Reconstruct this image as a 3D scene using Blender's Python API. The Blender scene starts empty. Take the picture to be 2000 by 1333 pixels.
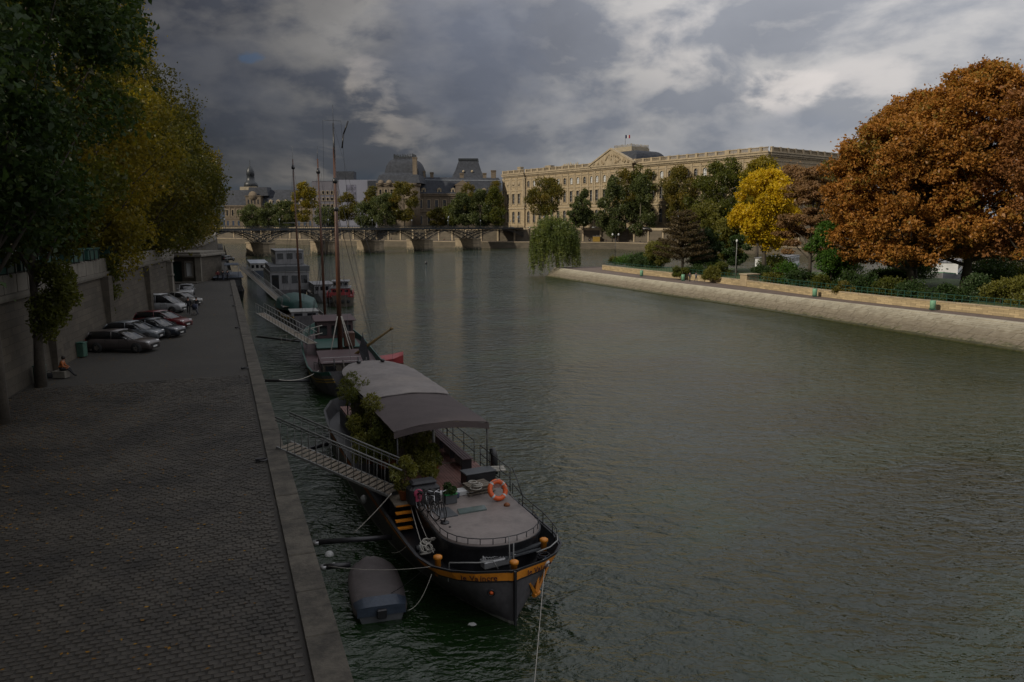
import bpy, bmesh, math, random
import numpy as np
from mathutils import Vector, Matrix
random.seed(7); rng = np.random.default_rng(11)
R = math.radians
SC = bpy.context.scene
COL = SC.collection

# ------------------------------------------------------------------ camera
PITCH = math.atan(226.5 / 1500)
cam_data = bpy.data.cameras.new('camera'); cam = bpy.data.objects.new('camera', cam_data); COL.objects.link(cam)
cam_data.sensor_width = 36; cam_data.lens = 27.0; cam_data.clip_end = 6000; cam_data.clip_start = 0.3
cam.location = (0, 0, 12); cam.rotation_euler = (math.pi/2 - PITCH, 0, 0)
SC.camera = cam

# ------------------------------------------------------------------ light
SUN_EL, SUN_AZ = R(30), R(237)      # azimuth measured from +Y clockwise, so the sun stands to the left and a little behind
sd = Vector((math.sin(SUN_AZ)*math.cos(SUN_EL), math.cos(SUN_AZ)*math.cos(SUN_EL), math.sin(SUN_EL)))
sl = bpy.data.lights.new('sun', 'SUN'); sl.energy = 3.0; sl.angle = R(2.0); sl.color = (1.0, 0.9, 0.74)
so = bpy.data.objects.new('sun', sl); COL.objects.link(so)
so.rotation_euler = sd.to_track_quat('Z', 'Y').to_euler(); so.location = (-60, -40, 90)
SC.view_settings.view_transform = 'Standard'; SC.view_settings.look = 'None'
SC.view_settings.exposure = 0.0; SC.view_settings.gamma = 1.0; SC.view_settings.use_curve_mapping = False

class NT:
    """small helper to write node trees"""
    def __init__(s, tree): s.t = tree
    def n(s, typ, ins=None, **kw):
        nd = s.t.nodes.new(typ)
        for k, v in kw.items(): setattr(nd, k, v)
        for k, v in (ins or {}).items():
            sock = nd.inputs[k]
            if isinstance(v, bpy.types.NodeSocket): s.t.links.new(v, sock)
            else: sock.default_value = v
        return nd
    def math(s, op, a, b=0.0, c=None, clamp=False):
        nd = s.n('ShaderNodeMath', {0: a, 1: b}, operation=op, use_clamp=clamp)
        if c is not None:
            if isinstance(c, bpy.types.NodeSocket): s.t.links.new(c, nd.inputs[2])
            else: nd.inputs[2].default_value = c
        return nd.outputs[0]
    def mix(s, f, a, b, mode='MIX'):
        nd = s.n('ShaderNodeMix', None, data_type='RGBA', blend_type=mode)
        for sock, v in ((nd.inputs[0], f), (nd.inputs[6], a), (nd.inputs[7], b)):
            if isinstance(v, bpy.types.NodeSocket): s.t.links.new(v, sock)
            elif sock.type == 'RGBA': sock.default_value = (*v[:3], 1)
            else: sock.default_value = v
        return nd.outputs[2]
    def ramp(s, f, stops, interp='LINEAR'):
        nd = s.n('ShaderNodeValToRGB', {0: f}); cr = nd.color_ramp; cr.interpolation = interp
        while len(cr.elements) < len(stops): cr.elements.new(0.5)
        for e, (p, c) in zip(cr.elements, stops):
            e.position = p; e.color = (*c, 1) if len(c) == 3 else c
        return nd.outputs[0]
    def noise(s, vec, scale, detail=4, rough=0.55, dist=0.0, out=0):
        return s.n('ShaderNodeTexNoise', {'Vector': vec, 'Scale': scale, 'Detail': detail, 'Roughness': rough, 'Distortion': dist}).outputs[out]
    def smooth(s, v, a, b):
        return s.n('ShaderNodeMapRange', {0: v, 1: a, 2: b}, interpolation_type='SMOOTHSTEP').outputs[0]

# ------------------------------------------------------------------ sky: broken storm clouds over a Nishita sky
world = bpy.data.worlds.new('World'); SC.world = world; world.use_nodes = True
w = NT(world.node_tree); world.node_tree.nodes.clear()
sky = w.n('ShaderNodeTexSky', sky_type='NISHITA'); sky.sun_disc = False; sky.sun_elevation = SUN_EL; sky.sun_rotation = SUN_AZ
d = w.n('ShaderNodeTexCoord').outputs['Generated']
sep = w.n('ShaderNodeSeparateXYZ', {0: d}); dx, dy, dz = sep.outputs
# cloud masses: noise on the view direction, heads lit from the sun side, grey undersides
warp = w.noise(w.n('ShaderNodeVectorMath', {0: d, 1: (2.5, 2.5, 4.5)}, operation='MULTIPLY').outputs[0], 1.0, 3, 0.5, 0, 1)
def vmul(v, k): return w.n('ShaderNodeVectorMath', {0: v, 1: k}, operation='MULTIPLY').outputs[0]
def vadd(v, k): return w.n('ShaderNodeVectorMath', {0: v, 1: k}, operation='ADD').outputs[0]
pd = vadd(vmul(d, (3.6, 3.6, 7.2)), vmul(warp, (0.7, 0.7, 0.5)))
pd = vadd(pd, (3.7, 1.2, 5.1))
CN = 9
n0 = w.noise(pd, 1.0, CN, 0.53)
n1_ = w.noise(vadd(pd, (-0.16, -0.04, 0.22)), 1.0, CN, 0.53)
relief = w.math('SUBTRACT', n0, n1_)                 # + on the edge that looks to the sun and up
pd2 = vadd(vmul(d, (9.5, 9.5, 19.0)), vmul(warp, (1.2, 1.2, 1.2)))
m0 = w.noise(pd2, 1.0, 7, 0.55); m1 = w.noise(vadd(pd2, (-0.18, -0.05, 0.24)), 1.0, 7, 0.55)
relief2 = w.math('SUBTRACT', m0, m1)
def lobe(cx, cy, cz, rad, soft, amt=0.10, sz=1.6):
    """patch round one direction, its edge broken up by the cloud noise"""
    dv = w.n('ShaderNodeVectorMath', {0: d, 1: Vector((cx, cy, cz)).normalized()}, operation='SUBTRACT').outputs[0]
    dd = w.n('ShaderNodeVectorMath', {0: vmul(dv, (1, 1, sz))}, operation='LENGTH').outputs['Value']
    nn = w.math('ADD', w.math('MULTIPLY', n0, 0.35), w.math('MULTIPLY', m0, 0.65))
    return w.smooth(w.math('ADD', dd, w.math('MULTIPLY', w.math('SUBTRACT', nn, 0.5), -amt*5.0)), rad, rad - soft)
azw = w.math('ADD', w.math('ADD', w.math('MULTIPLY', dx, 0.9), w.math('MULTIPLY', w.math('MAXIMUM', dz, 0.0), 0.22)), w.math('ADD', 0.5, w.math('MULTIPLY', w.math('SUBTRACT', n0, 0.5), 0.45)))
base = w.ramp(azw, [
    (0.0, (0.024, 0.024, 0.028)), (0.18, (0.034, 0.035, 0.043)), (0.36, (0.064, 0.068, 0.083)), (0.50, (0.120, 0.126, 0.148)), (0.66, (0.190, 0.200, 0.230)), (0.82, (0.270, 0.280, 0.310)), (1.0, (0.30, 0.31, 0.34))])
lit = w.ramp(azw, [
    (0.0, (0.050, 0.048, 0.048)), (0.18, (0.080, 0.077, 0.077)), (0.36, (0.150, 0.144, 0.140)), (0.50, (0.265, 0.255, 0.247)), (0.66, (0.36, 0.35, 0.345)), (0.82, (0.44, 0.43, 0.43)), (1.0, (0.46, 0.45, 0.45))])
f = w.math('ADD', w.math('MULTIPLY', w.math('SUBTRACT', n0, 0.5), 1.5), w.math('MULTIPLY', relief, 4.2))
f = w.math('ADD', f, w.math('ADD', w.math('MULTIPLY', relief2, 3.0), w.math('MULTIPLY', w.math('SUBTRACT', m0, 0.5), 1.5)))
cl = w.mix(w.math('ADD', w.math('MULTIPLY', f, 0.98), 0.42, clamp=True), base, lit)
# heads of cumulus the photograph shows
for (cx, cz, rad, soft, br, am, sz) in ((-0.172, 0.152, 0.040, 0.010, 1.0, 0.035, .75), (-0.150, 0.105, 0.070, 0.03, 0.6, 0.05, 1.0), (-0.235, 0.066, 0.085, 0.025, 0.5, 0.05, 2.2), (0.345, 0.165, 0.055, 0.018, 0.75, 0.045, 1.9), (0.425, 0.178, 0.075, 0.03, 0.45, 0.045, 1.9), (0.17, 0.215, 0.13, 0.11, 0.35, 0.10, 1.6)):
    hl = w.mix(1.0, lit, (1.45, 1.38, 1.32), 'MULTIPLY')
    cl = w.mix(w.math('MULTIPLY', w.math('MULTIPLY', lobe(cx, 1, cz, rad, soft*1.5, am, sz), w.smooth(f, -0.55, 0.45)), br*1.15, clamp=True), cl, hl)
for (cx, cz, rad, soft, br, am, sz) in ((0.38, 0.122, 0.10, 0.07, 0.55, 0.05, 3.2), (-0.06, 0.205, 0.13, 0.07, 0.75, 0.08, 1.2), (-0.38, 0.20, 0.10, 0.07, 0.6, 0.08, 1.5), (-0.36, 0.105, 0.12, 0.07, 0.5, 0.06, 2.0), (-0.03, 0.085, 0.11, 0.06, 0.6, 0.06, 1.8), (0.10, 0.135, 0.10, 0.08, 0.35, 0.06, 1.4), (0.25, 0.115, 0.07, 0.06, 0.35, 0.06, 1.4)):
    cl = w.mix(w.math('MULTIPLY', lobe(cx, 1, cz, rad, soft, am, sz), br), cl, w.mix(1.0, base, (0.88, 0.92, 1.0), 'MULTIPLY'))
blue = w.mix(1.0, sky.outputs[0], (0.022, 0.026, 0.034), 'MULTIPLY')
blue = w.mix(0.6, blue, (0.030, 0.080, 0.165))
gap = lobe(-0.313, 1, 0.292, 0.024, 0.016, 0.03)
for g in ((-0.100, 0.318, 0.055, 0.03, 3.0), (-0.33, 0.205, 0.014, 0.012, 2.0), (-0.05, 0.33, 0.05, 0.03, 2.0)):
    gap = w.math('MAXIMUM', gap, lobe(g[0], 1, g[1], g[2], g[3], 0.04, g[4]))
cl = w.mix(w.math('MULTIPLY', gap, 0.45), cl, blue)
# pale clearing low over the far bank on the right, slate-blue rain cloud low on the left
low = w.math('MULTIPLY', w.smooth(w.math('ADD', dz, w.math('MULTIPLY', m0, 0.06)), 0.135, 0.06), w.smooth(dx, -0.02, 0.2))
cl = w.mix(w.math('MULTIPLY', low, 0.45), cl, (0.27, 0.31, 0.37))
lowl = w.math('MULTIPLY', w.smooth(w.math('ADD', dz, w.math('MULTIPLY', w.math('SUBTRACT', n0, 0.5), 0.10)), 0.062, 0.045), w.smooth(dx, 0.06, -0.08))
cl = w.mix(w.math('MULTIPLY', lowl, 0.75), cl, (0.034, 0.046, 0.068))
# an overcast sky grows brighter from the horizon to the zenith
bg1 = w.n('ShaderNodeBackground', {0: cl, 1: w.math('ADD', w.math('MULTIPLY', w.math('MAXIMUM', dz, 0.0), 2.1), 0.82)})
bg2 = w.n('ShaderNodeBackground', {0: sky.outputs[0], 1: 0.05})
mixb = w.n('ShaderNodeMixShader', {0: 0.94, 1: bg2.outputs[0], 2: bg1.outputs[0]})
wo = w.n('ShaderNodeOutputWorld'); world.node_tree.links.new(mixb.outputs[0], wo.inputs[0])

# ------------------------------------------------------------------ geometry helpers
def ray(px, py):
    u = px - 1000; v = 666.5 - py
    return (u, v*math.sin(PITCH) + 1500*math.cos(PITCH), v*math.cos(PITCH) - 1500*math.sin(PITCH))
def G(px, py, z=0.0):
    """the point on the level z that the survey sighting (px, py) hits"""
    d_ = ray(px, py); t = (z - 12)/d_[2]
    return Vector((d_[0]*t, d_[1]*t, z))
def A(px, py, Y):
    d_ = ray(px, py); t = Y/d_[1]
    return Vector((d_[0]*t, Y, 12 + d_[2]*t))

def tag(o, label=None, cat=None, group=None, kind=None):
    if label: o['label'] = label
    if cat: o['category'] = cat
    if group: o['group'] = group
    if kind: o['kind'] = kind
    return o
def thing(name, loc, rz=0.0, label=None, cat=None, group=None):
    o = bpy.data.objects.new(name, None); COL.objects.link(o); o.location = loc; o.rotation_euler = (0, 0, rz)
    o.empty_display_size = 0.2
    return tag(o, label, cat, group)
def mesh_obj(name, me, mat=None, parent=None, loc=None, rot=None):
    o = bpy.data.objects.new(name, me); COL.objects.link(o)
    if mat is not None and not me.materials:
        me.materials.append(mat)
    if parent is not None: o.parent = parent
    if loc is not None: o.location = loc
    if rot is not None: o.rotation_euler = rot
    return o
def copy_tree(o, loc=None, rz=None, parent=None, label=None, group=None):
    c = o.copy(); COL.objects.link(c)
    if parent is not None: c.parent = parent
    if loc is not None: c.location = loc
    if rz is not None: c.rotation_euler = (0, 0, rz)
    if label: c['label'] = label
    if group: c['group'] = group
    for ch in o.children: copy_tree(ch, parent=c)
    return c
class MB:
    def __init__(s): s.v = []; s.f = []; s.sm = []
    def add(s, vs, fs, smooth=False):
        k = len(s.v); s.v += [tuple(p) for p in vs]; s.f += [tuple(i + k for i in f) for f in fs]; s.sm += [smooth]*len(fs); return s
    def box(s, c, size, rz=0.0, bev=0.0, taper=1.0):
        cx, cy, cz = c; hx, hy, hz = size[0]/2, size[1]/2, size[2]/2; ca, sa = math.cos(rz), math.sin(rz)
        def T(x, y, z): return (cx + x*ca - y*sa, cy + x*sa + y*ca, cz + z)
        if bev <= 0:
            vs = [T(x*hx*(taper if z > 0 else 1), y*hy*(taper if z > 0 else 1), z*hz) for z in (-1, 1) for x, y in ((-1, -1), (1, -1), (1, 1), (-1, 1))]
            return s.add(vs, [(3, 2, 1, 0), (4, 5, 6, 7), (0, 1, 5, 4), (1, 2, 6, 5), (2, 3, 7, 6), (3, 0, 4, 7)])
        b = min(bev, hx*.9, hy*.9, hz*.9)
        rings = []
        for z, ins in ((-hz, b), (-hz + b, 0), (hz - b, 0), (hz, b)):
            x_, y_ = hx - ins, hy - ins
            rings.append([T(*p, z) for p in ((-x_ + b*.6, -y_), (x_ - b*.6, -y_), (x_, -y_ + b*.6), (x_, y_ - b*.6), (x_ - b*.6, y_), (-x_ + b*.6, y_), (-x_, y_ - b*.6), (-x_, -y_ + b*.6))])
        return s.loft(rings, closed=True, caps=True)
    def loft(s, rings, closed=True, caps=True, smooth=False):
        n = len(rings[0]); vs = [p for r in rings for p in r]; fs = []
        for i in range(len(rings) - 1):
            for j in range(n if closed else n - 1):
                a = i*n + j; b_ = i*n + (j + 1) % n
                fs.append((a, b_, b_ + n, a + n))
        if caps:
            fs.append(tuple(range(n))[::-1]); fs.append(tuple((len(rings) - 1)*n + j for j in range(n)))
        return s.add(vs, fs, smooth)
    def tube(s, pts, r, n=6, caps=True, smooth=True):
        pts = [Vector(p) for p in pts]; rs = r if isinstance(r, (list, tuple)) else [r]*len(pts)
        rings = []; prev = None
        for i, p in enumerate(pts):
            t = (pts[min(i + 1, len(pts) - 1)] - pts[max(i - 1, 0)])
            if t.length < 1e-9: t = Vector((0, 0, 1))
            t.normalize()
            if prev is None:
                prev = t.orthogonal().normalized()
            x = (prev - t*prev.dot(t))
            if x.length < 1e-6: x = t.orthogonal()
            x.normalize(); y = t.cross(x); prev = x
            rings.append([p + (x*math.cos(a) + y*math.sin(a))*rs[i] for a in [2*math.pi*k/n for k in range(n)]])
        return s.loft(rings, True, caps, smooth)
    def lathe(s, prof, c=(0, 0, 0), n=16, axis='z', smooth=True):
        rings = []
        for r_, z in prof:
            ring = []
            for k in range(n):
                a = 2*math.pi*k/n; p = (r_*math.cos(a), r_*math.sin(a), z)
                if axis == 'x': p = (p[2], p[0], p[1])
                if axis == 'y': p = (p[1], p[2], p[0])
                ring.append((c[0] + p[0], c[1] + p[1], c[2] + p[2]))
            rings.append(ring)
        return s.loft(rings, True, True, smooth)
    def prism(s, poly, z0, z1, top_in=None):
        """poly: list of (x, y) counter-clockwise"""
        n = len(poly); tp = top_in or poly
        vs = [(x, y, z0) for x, y in poly] + [(x, y, z1) for x, y in tp]
        fs = [tuple(range(n))[::-1], tuple(range(n, 2*n))] + [(i, (i + 1) % n, n + (i + 1) % n, n + i) for i in range(n)]
        return s.add(vs, fs)
    def torus(s, c, R_, r, n=24, m=8, rot=None):
        M = rot or Matrix.Identity(3); rings = []
        for i in range(n + 1):
            a = 2*math.pi*i/n; ring = []
            for j in range(m):
                b = 2*math.pi*j/m
                p = M @ Vector(((R_ + r*math.cos(b))*math.cos(a), (R_ + r*math.cos(b))*math.sin(a), r*math.sin(b)))
                ring.append((c[0] + p.x, c[1] + p.y, c[2] + p.z))
            rings.append(ring)
        return s.loft(rings, True, False, True)
    def mesh(s, name):
        me = bpy.data.meshes.new(name); me.from_pydata(s.v, [], s.f)
        me.polygons.foreach_set('use_smooth', s.sm); me.update()
        bm = bmesh.new(); bm.from_mesh(me); bmesh.ops.recalc_face_normals(bm, faces=bm.faces); bm.to_mesh(me); bm.free()
        return me
    def build(s, name, mat, parent=None, loc=None, rot=None):
        return mesh_obj(name, s.mesh(name), mat, parent, loc, rot)
def np_mesh(name, verts, nper, smooth=False):
    """many separate nper-gons, verts shaped (count*nper, 3)"""
    nv = len(verts); nf = nv // nper
    me = bpy.data.meshes.new(name); me.vertices.add(nv); me.vertices.foreach_set('co', np.ascontiguousarray(verts, dtype=np.float32).ravel())
    me.loops.add(nv); me.loops.foreach_set('vertex_index', np.arange(nv, dtype=np.int32))
    me.polygons.add(nf); me.polygons.foreach_set('loop_start', np.arange(0, nv, nper, dtype=np.int32))
    me.polygons.foreach_set('loop_total', np.full(nf, nper, dtype=np.int32))
    me.update(calc_edges=True); return me

# ------------------------------------------------------------------ materials
def mat(name, col, rough=0.7, var=0.25, scale=3.0, bump=0.0, bscale=None, metal=0.0, spec=0.5, col2=None, stain=0.0, obj=True):
    m = bpy.data.materials.new(name); m.use_nodes = True; t = NT(m.node_tree)
    b = m.node_tree.nodes['Principled BSDF']
    co = t.n('ShaderNodeTexCoord').outputs['Object']
    n1 = t.noise(co, scale, 6, 0.62); n2 = t.noise(co, scale*7.3, 4, 0.6)
    f = t.math('ADD', t.math('MULTIPLY', n1, 0.65), t.math('MULTIPLY', n2, 0.35))
    lo = tuple(c*(1 - var) for c in col); hi = col2 or tuple(min(1, c*(1 + var)) for c in col)
    c = t.mix(t.smooth(f, 0.33, 0.67), lo, hi)
    if stain > 0:
        sv = t.n('ShaderNodeVectorMath', {0: co, 1: (1.0, 1.0, 0.12)}, operation='MULTIPLY').outputs[0]
        sn = t.noise(sv, scale*0.9, 5, 0.65)
        c = t.mix(t.math('MULTIPLY', t.smooth(sn, 0.5, 0.72), stain), c, tuple(x*0.35 for x in col))
    m.node_tree.links.new(c, b.inputs['Base Color'])
    b.inputs['Roughness'].default_value = rough; b.inputs['Metallic'].default_value = metal; b.inputs['Specular IOR Level'].default_value = spec
    if bump > 0:
        bn = t.n('ShaderNodeBump', {'Strength': min(1, bump), 'Distance': 0.03, 'Height': t.noise(co, bscale or scale*5, 5, 0.6)})
        m.node_tree.links.new(bn.outputs[0], b.inputs['Normal'])
    return m
def masonry(name, col, bw, bh, var=0.3, mortar=0.55, stain=0.3, rough=0.85, moss=None, bump=0.6, axis='xz'):
    """dressed stone seen too far off to pick the blocks apart: coursed colour and relief"""
    m = bpy.data.materials.new(name); m.use_nodes = True; t = NT(m.node_tree); b = m.node_tree.nodes['Principled BSDF']
    co = t.n('ShaderNodeTexCoord').outputs['Object']; sp = t.n('ShaderNodeSeparateXYZ', {0: co}).outputs
    v = t.n('ShaderNodeCombineXYZ', {0: t.math('ADD', sp[0], sp[1]) if axis == 'xz' else sp[0], 1: sp[2] if axis == 'xz' else sp[1]}).outputs[0]
    br = t.n('ShaderNodeTexBrick', {'Vector': v, 'Scale': 1.0, 'Brick Width': bw, 'Row Height': bh, 'Mortar Size': 0.012, 'Mortar Smooth': 0.2,
        'Color1': (*[c*(1 - var) for c in col], 1), 'Color2': (*[min(1, c*(1 + var*.6)) for c in col], 1), 'Mortar': (*[c*mortar for c in col], 1)})
    n1 = t.noise(co, 0.35, 6, 0.65); n2 = t.noise(co, 4.0, 6, 0.6)
    c = t.mix(t.math('MULTIPLY', t.smooth(n1, 0.42, 0.7), stain), br.outputs[0], tuple(x*0.4 for x in col))
    c = t.mix(t.math('MULTIPLY', t.smooth(n2, 0.4, 0.7), 0.22), c, tuple(min(1, x*1.5) for x in col))
    if moss:
        c = t.mix(t.math('MULTIPLY', t.smooth(sp[2], moss[0], moss[1]), t.smooth(t.noise(co, 1.2, 5, .6), 0.3, 0.55)), c, moss[2])
    m.node_tree.links.new(c, b.inputs['Base Color']); b.inputs['Roughness'].default_value = rough
    h = t.math('ADD', t.math('MULTIPLY', br.outputs[1], -0.8), t.math('MULTIPLY', n2, 0.5))
    bn = t.n('ShaderNodeBump', {'Strength': bump, 'Distance': 0.04, 'Height': h}); m.node_tree.links.new(bn.outputs[0], b.inputs['Normal'])
    return m
def leaf_mat(name, stops, nscale=0.35, trans=0.35):
    """stops: colour ramp over leaf-to-leaf and bough-to-bough variation"""
    m = bpy.data.materials.new(name); m.use_nodes = True; m.node_tree.nodes.clear(); t = NT(m.node_tree)
    co = t.n('ShaderNodeTexCoord').outputs['Object']; rnd = t.n('ShaderNodeNewGeometry').outputs['Random Per Island']
    n1 = t.noise(co, nscale, 4, 0.6)
    f = t.math('ADD', t.math('MULTIPLY', n1, 1.6), t.math('MULTIPLY', rnd, 0.34)); f = t.math('SUBTRACT', f, 0.47)
    c = t.ramp(f, stops)
    c = t.mix(t.math('MULTIPLY', t.n('ShaderNodeMath', {0: rnd, 1: 7.3}, operation='MULTIPLY').outputs[0], 0.0), c, c)
    di = t.n('ShaderNodeBsdfDiffuse', {0: c, 1: 0.6}); tr = t.n('ShaderNodeBsdfTranslucent', {0: t.mix(1.0, c, (1.25, 1.15, 0.6), 'MULTIPLY')})
    gl = t.n('ShaderNodeBsdfGlossy', {0: (0.5, 0.5, 0.5, 1), 1: 0.45})
    s1 = t.n('ShaderNodeMixShader', {0: trans, 1: di.outputs[0], 2: tr.outputs[0]}); s2 = t.n('ShaderNodeMixShader', {0: 0.035, 1: s1.outputs[0], 2: gl.outputs[0]})
    o = t.n('ShaderNodeOutputMaterial'); m.node_tree.links.new(s2.outputs[0], o.inputs[0]); return m

M = {}
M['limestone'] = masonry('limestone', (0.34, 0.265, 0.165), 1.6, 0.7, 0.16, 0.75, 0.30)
M['limestone_trim'] = mat('limestone_trim', (0.34, 0.275, 0.185), 0.85, 0.22, 0.5, 0.3, stain=0.35)
M['limestone_grey'] = masonry('limestone_grey', (0.33, 0.28, 0.20), 1.6, 0.7, 0.16, 0.75, 0.35)
M['slate'] = mat('slate', (0.042, 0.046, 0.056), 0.8, 0.3, 0.6, 0.4, 3.0, spec=0.25)
M['zinc'] = mat('zinc', (0.22, 0.24, 0.27), 0.45, 0.15, 0.3)
M['window_glass'] = mat('window_glass', (0.035, 0.035, 0.038), 0.12, 0.3, 0.2)
M['window_blind'] = mat('window_blind', (0.55, 0.56, 0.56), 0.5, 0.1, 0.5)
M['bridge_iron'] = mat('bridge_iron', (0.022, 0.026, 0.030), 0.45, 0.3, 1.0)
M['pier_stone'] = masonry('pier_stone', (0.27, 0.215, 0.145), 1.3, 0.55, 0.25, 0.6, 0.35, moss=(2.0, 0.4, (0.03, 0.032, 0.02)))
M['bank_stone'] = masonry('bank_stone', (0.105, 0.087, 0.062), 1.5, 0.5, 0.2, 0.7, 0.4)
M['limestone_cloud_shade'] = masonry('limestone_cloud_shade', (0.135, 0.105, 0.072), 1.6, 0.7, 0.2, 0.7, 0.5)  # cloud shadow on the far-left wings, put into the stone colour
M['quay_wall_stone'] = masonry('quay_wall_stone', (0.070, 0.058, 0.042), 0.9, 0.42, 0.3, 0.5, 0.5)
M['tide_stone'] = mat('tide_stone', (0.045, 0.045, 0.016), 0.5, 0.5, 2.5, 0.5, 8, stain=0.5)
M['wet_stone'] = masonry('wet_stone', (0.20, 0.175, 0.13), 1.2, 0.5, 0.3, 0.5, 0.5, moss=(1.2, 0.1, (0.02, 0.022, 0.012)))
M['coping'] = mat('coping', (0.045, 0.039, 0.030), 0.85, 0.4, 0.9, 0.5, 14, col2=(0.095, 0.083, 0.064), stain=0.6)
M['parapet'] = mat('parapet', (0.155, 0.14, 0.115), 0.85, 0.2, 1.2, 0.3, stain=0.4)
M['cobble'] = mat('cobble', (0.028, 0.024, 0.019), 0.65, 0.45, 0.30, 0.5, 60, col2=(0.062, 0.053, 0.041), stain=0.5)
M['bark'] = mat('bark', (0.060, 0.050, 0.038), 0.9, 0.35, 2.0, 0.9, 9, stain=0.3)
M['bark_pale'] = mat('bark_pale', (0.16, 0.14, 0.10), 0.9, 0.35, 1.5, 0.6, 6)
M['black_paint'] = mat('black_paint', (0.014, 0.014, 0.016), 0.38, 0.4, 1.2)
M['hull_black'] = mat('hull_black', (0.070, 0.066, 0.070), 0.5, 0.35, 0.9, 0.25, 6, stain=0.6)
M['orange'] = mat('orange', (0.56, 0.20, 0.016), 0.42, 0.16, 1.5, 0.1, 9, stain=0.3)
M['rust_orange'] = mat('rust_orange', (0.28, 0.085, 0.02), 0.6, 0.3, 2.0, 0.3, 9, stain=0.5)
M['cream_deck'] = mat('cream_deck', (0.19, 0.16, 0.145), 0.5, 0.2, 0.9, 0.15, 10, stain=0.4)
M['canvas_white'] = mat('canvas_white', (0.165, 0.148, 0.14), 0.75, 0.2, 0.6, 0.15, 4)
M['canvas_brown'] = mat('canvas_brown', (0.058, 0.044, 0.043), 0.8, 0.15, 0.9, 0.2, 6)
M['deck_wood'] = mat('deck_wood', (0.16, 0.075, 0.060), 0.6, 0.25, 2.0, 0.3, 12)
M['grey_metal'] = mat('grey_metal', (0.30, 0.30, 0.30), 0.45, 0.2, 2.0, metal=0.5)
M['dull_white'] = mat('dull_white', (0.17, 0.17, 0.175), 0.6, 0.2, 1.0, stain=0.4)
M['pale_metal'] = mat('pale_metal', (0.21, 0.21, 0.20), 0.5, 0.2, 2.0)
M['weathered_wood'] = mat('weathered_wood', (0.15, 0.125, 0.095), 0.8, 0.3, 3.0, 0.4, 12)
M['mast_wood'] = mat('mast_wood', (0.065, 0.026, 0.014), 0.45, 0.25, 2.0, 0.1)
M['rope'] = mat('rope', (0.34, 0.32, 0.28), 0.9, 0.2, 8.0)
M['white_paint'] = mat('white_paint', (0.45, 0.45, 0.44), 0.5, 0.12, 1.0, stain=0.25)
M['rubber'] = mat('rubber', (0.012, 0.012, 0.012), 0.8, 0.2, 4.0)
M['life_orange'] = mat('life_orange', (0.62, 0.10, 0.018), 0.5, 0.1, 3.0)
M['green_plastic'] = mat('green_plastic', (0.01, 0.22, 0.05), 0.45, 0.1, 3.0)
M['grey_plastic'] = mat('grey_plastic', (0.07, 0.075, 0.08), 0.5, 0.15, 3.0)
M['pink_fabric'] = mat('pink_fabric', (0.42, 0.06, 0.12), 0.7, 0.2, 4.0)
M['black_canvas'] = mat('black_canvas', (0.016, 0.016, 0.019), 0.6, 0.25, 3.0, 0.5, 5)
M['tarp_brown'] = mat('tarp_brown', (0.055, 0.046, 0.045), 0.65, 0.2, 1.5, 0.6, 4)
M['tarp_blue'] = mat('tarp_blue', (0.030, 0.042, 0.062), 0.5, 0.25, 1.5, 0.7, 4)
M['tarp_green'] = mat('tarp_green', (0.007, 0.045, 0.038), 0.55, 0.2, 1.0, 0.6, 3)
M['sea_green'] = mat('sea_green', (0.014, 0.060, 0.047), 0.5, 0.2, 1.0, stain=0.3)
M['boat_red'] = mat('boat_red', (0.22, 0.024, 0.026), 0.45, 0.2, 1.0, stain=0.2)
M['dusty_red'] = mat('dusty_red', (0.055, 0.028, 0.030), 0.6, 0.2, 1.0, stain=0.3)
M['boom_wood'] = mat('boom_wood', (0.12, 0.075, 0.02), 0.6, 0.2, 2.0)
M['dark_alloy'] = mat('dark_alloy', (0.105, 0.105, 0.10), 0.5, 0.25, 2.0)
M['gold'] = mat('gold', (0.30, 0.19, 0.03), 0.5, 0.2, 2.0)
M['stall_green'] = mat('stall_green', (0.012, 0.05, 0.038), 0.5, 0.2, 1.0)
M['pale_green'] = mat('pale_green', (0.14, 0.30, 0.19), 0.6, 0.2, 2.0)
M['rail_green'] = mat('rail_green', (0.02, 0.075, 0.055), 0.5, 0.2, 2.0)
M['foliage_dark'] = leaf_mat('foliage_dark', [(0.0, (0.006, 0.014, 0.005)), (0.5, (0.018, 0.036, 0.010)), (1.0, (0.05, 0.075, 0.018))])
M['dirt'] = mat('dirt', (0.115, 0.088, 0.062), 0.95, 0.3, 0.8, 0.7, 12)
M['path_tan'] = mat('path_tan', (0.125, 0.094, 0.078), 0.95, 0.22, 0.6, 0.4, 12)
M['grass'] = mat('grass', (0.05, 0.075, 0.022), 0.95, 0.4, 0.7, 0.7, 12)
M['asphalt'] = mat('asphalt', (0.06, 0.06, 0.06), 0.9, 0.2, 1.0, 0.4, 20)
def strip(lines, name, m, kind='structure', smooth=False, parent=None):
    """surface lofted through polylines of equal length"""
    b = MB(); b.loft(lines, closed=False, caps=False, smooth=smooth); return tag(b.build(name, m, parent), kind=kind)
def flat(name, poly, z, m, kind='structure'):
    me = bpy.data.meshes.new(name); bm = bmesh.new(); f = bm.faces.new([bm.verts.new((p[0], p[1], z)) for p in poly]); f.normal_update()
    if f.normal.z < 0: f.normal_flip()
    bmesh.ops.triangulate(bm, faces=[f]); bm.to_mesh(me); bm.free()
    o = mesh_obj(name, me, m); return tag(o, kind=kind)

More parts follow.
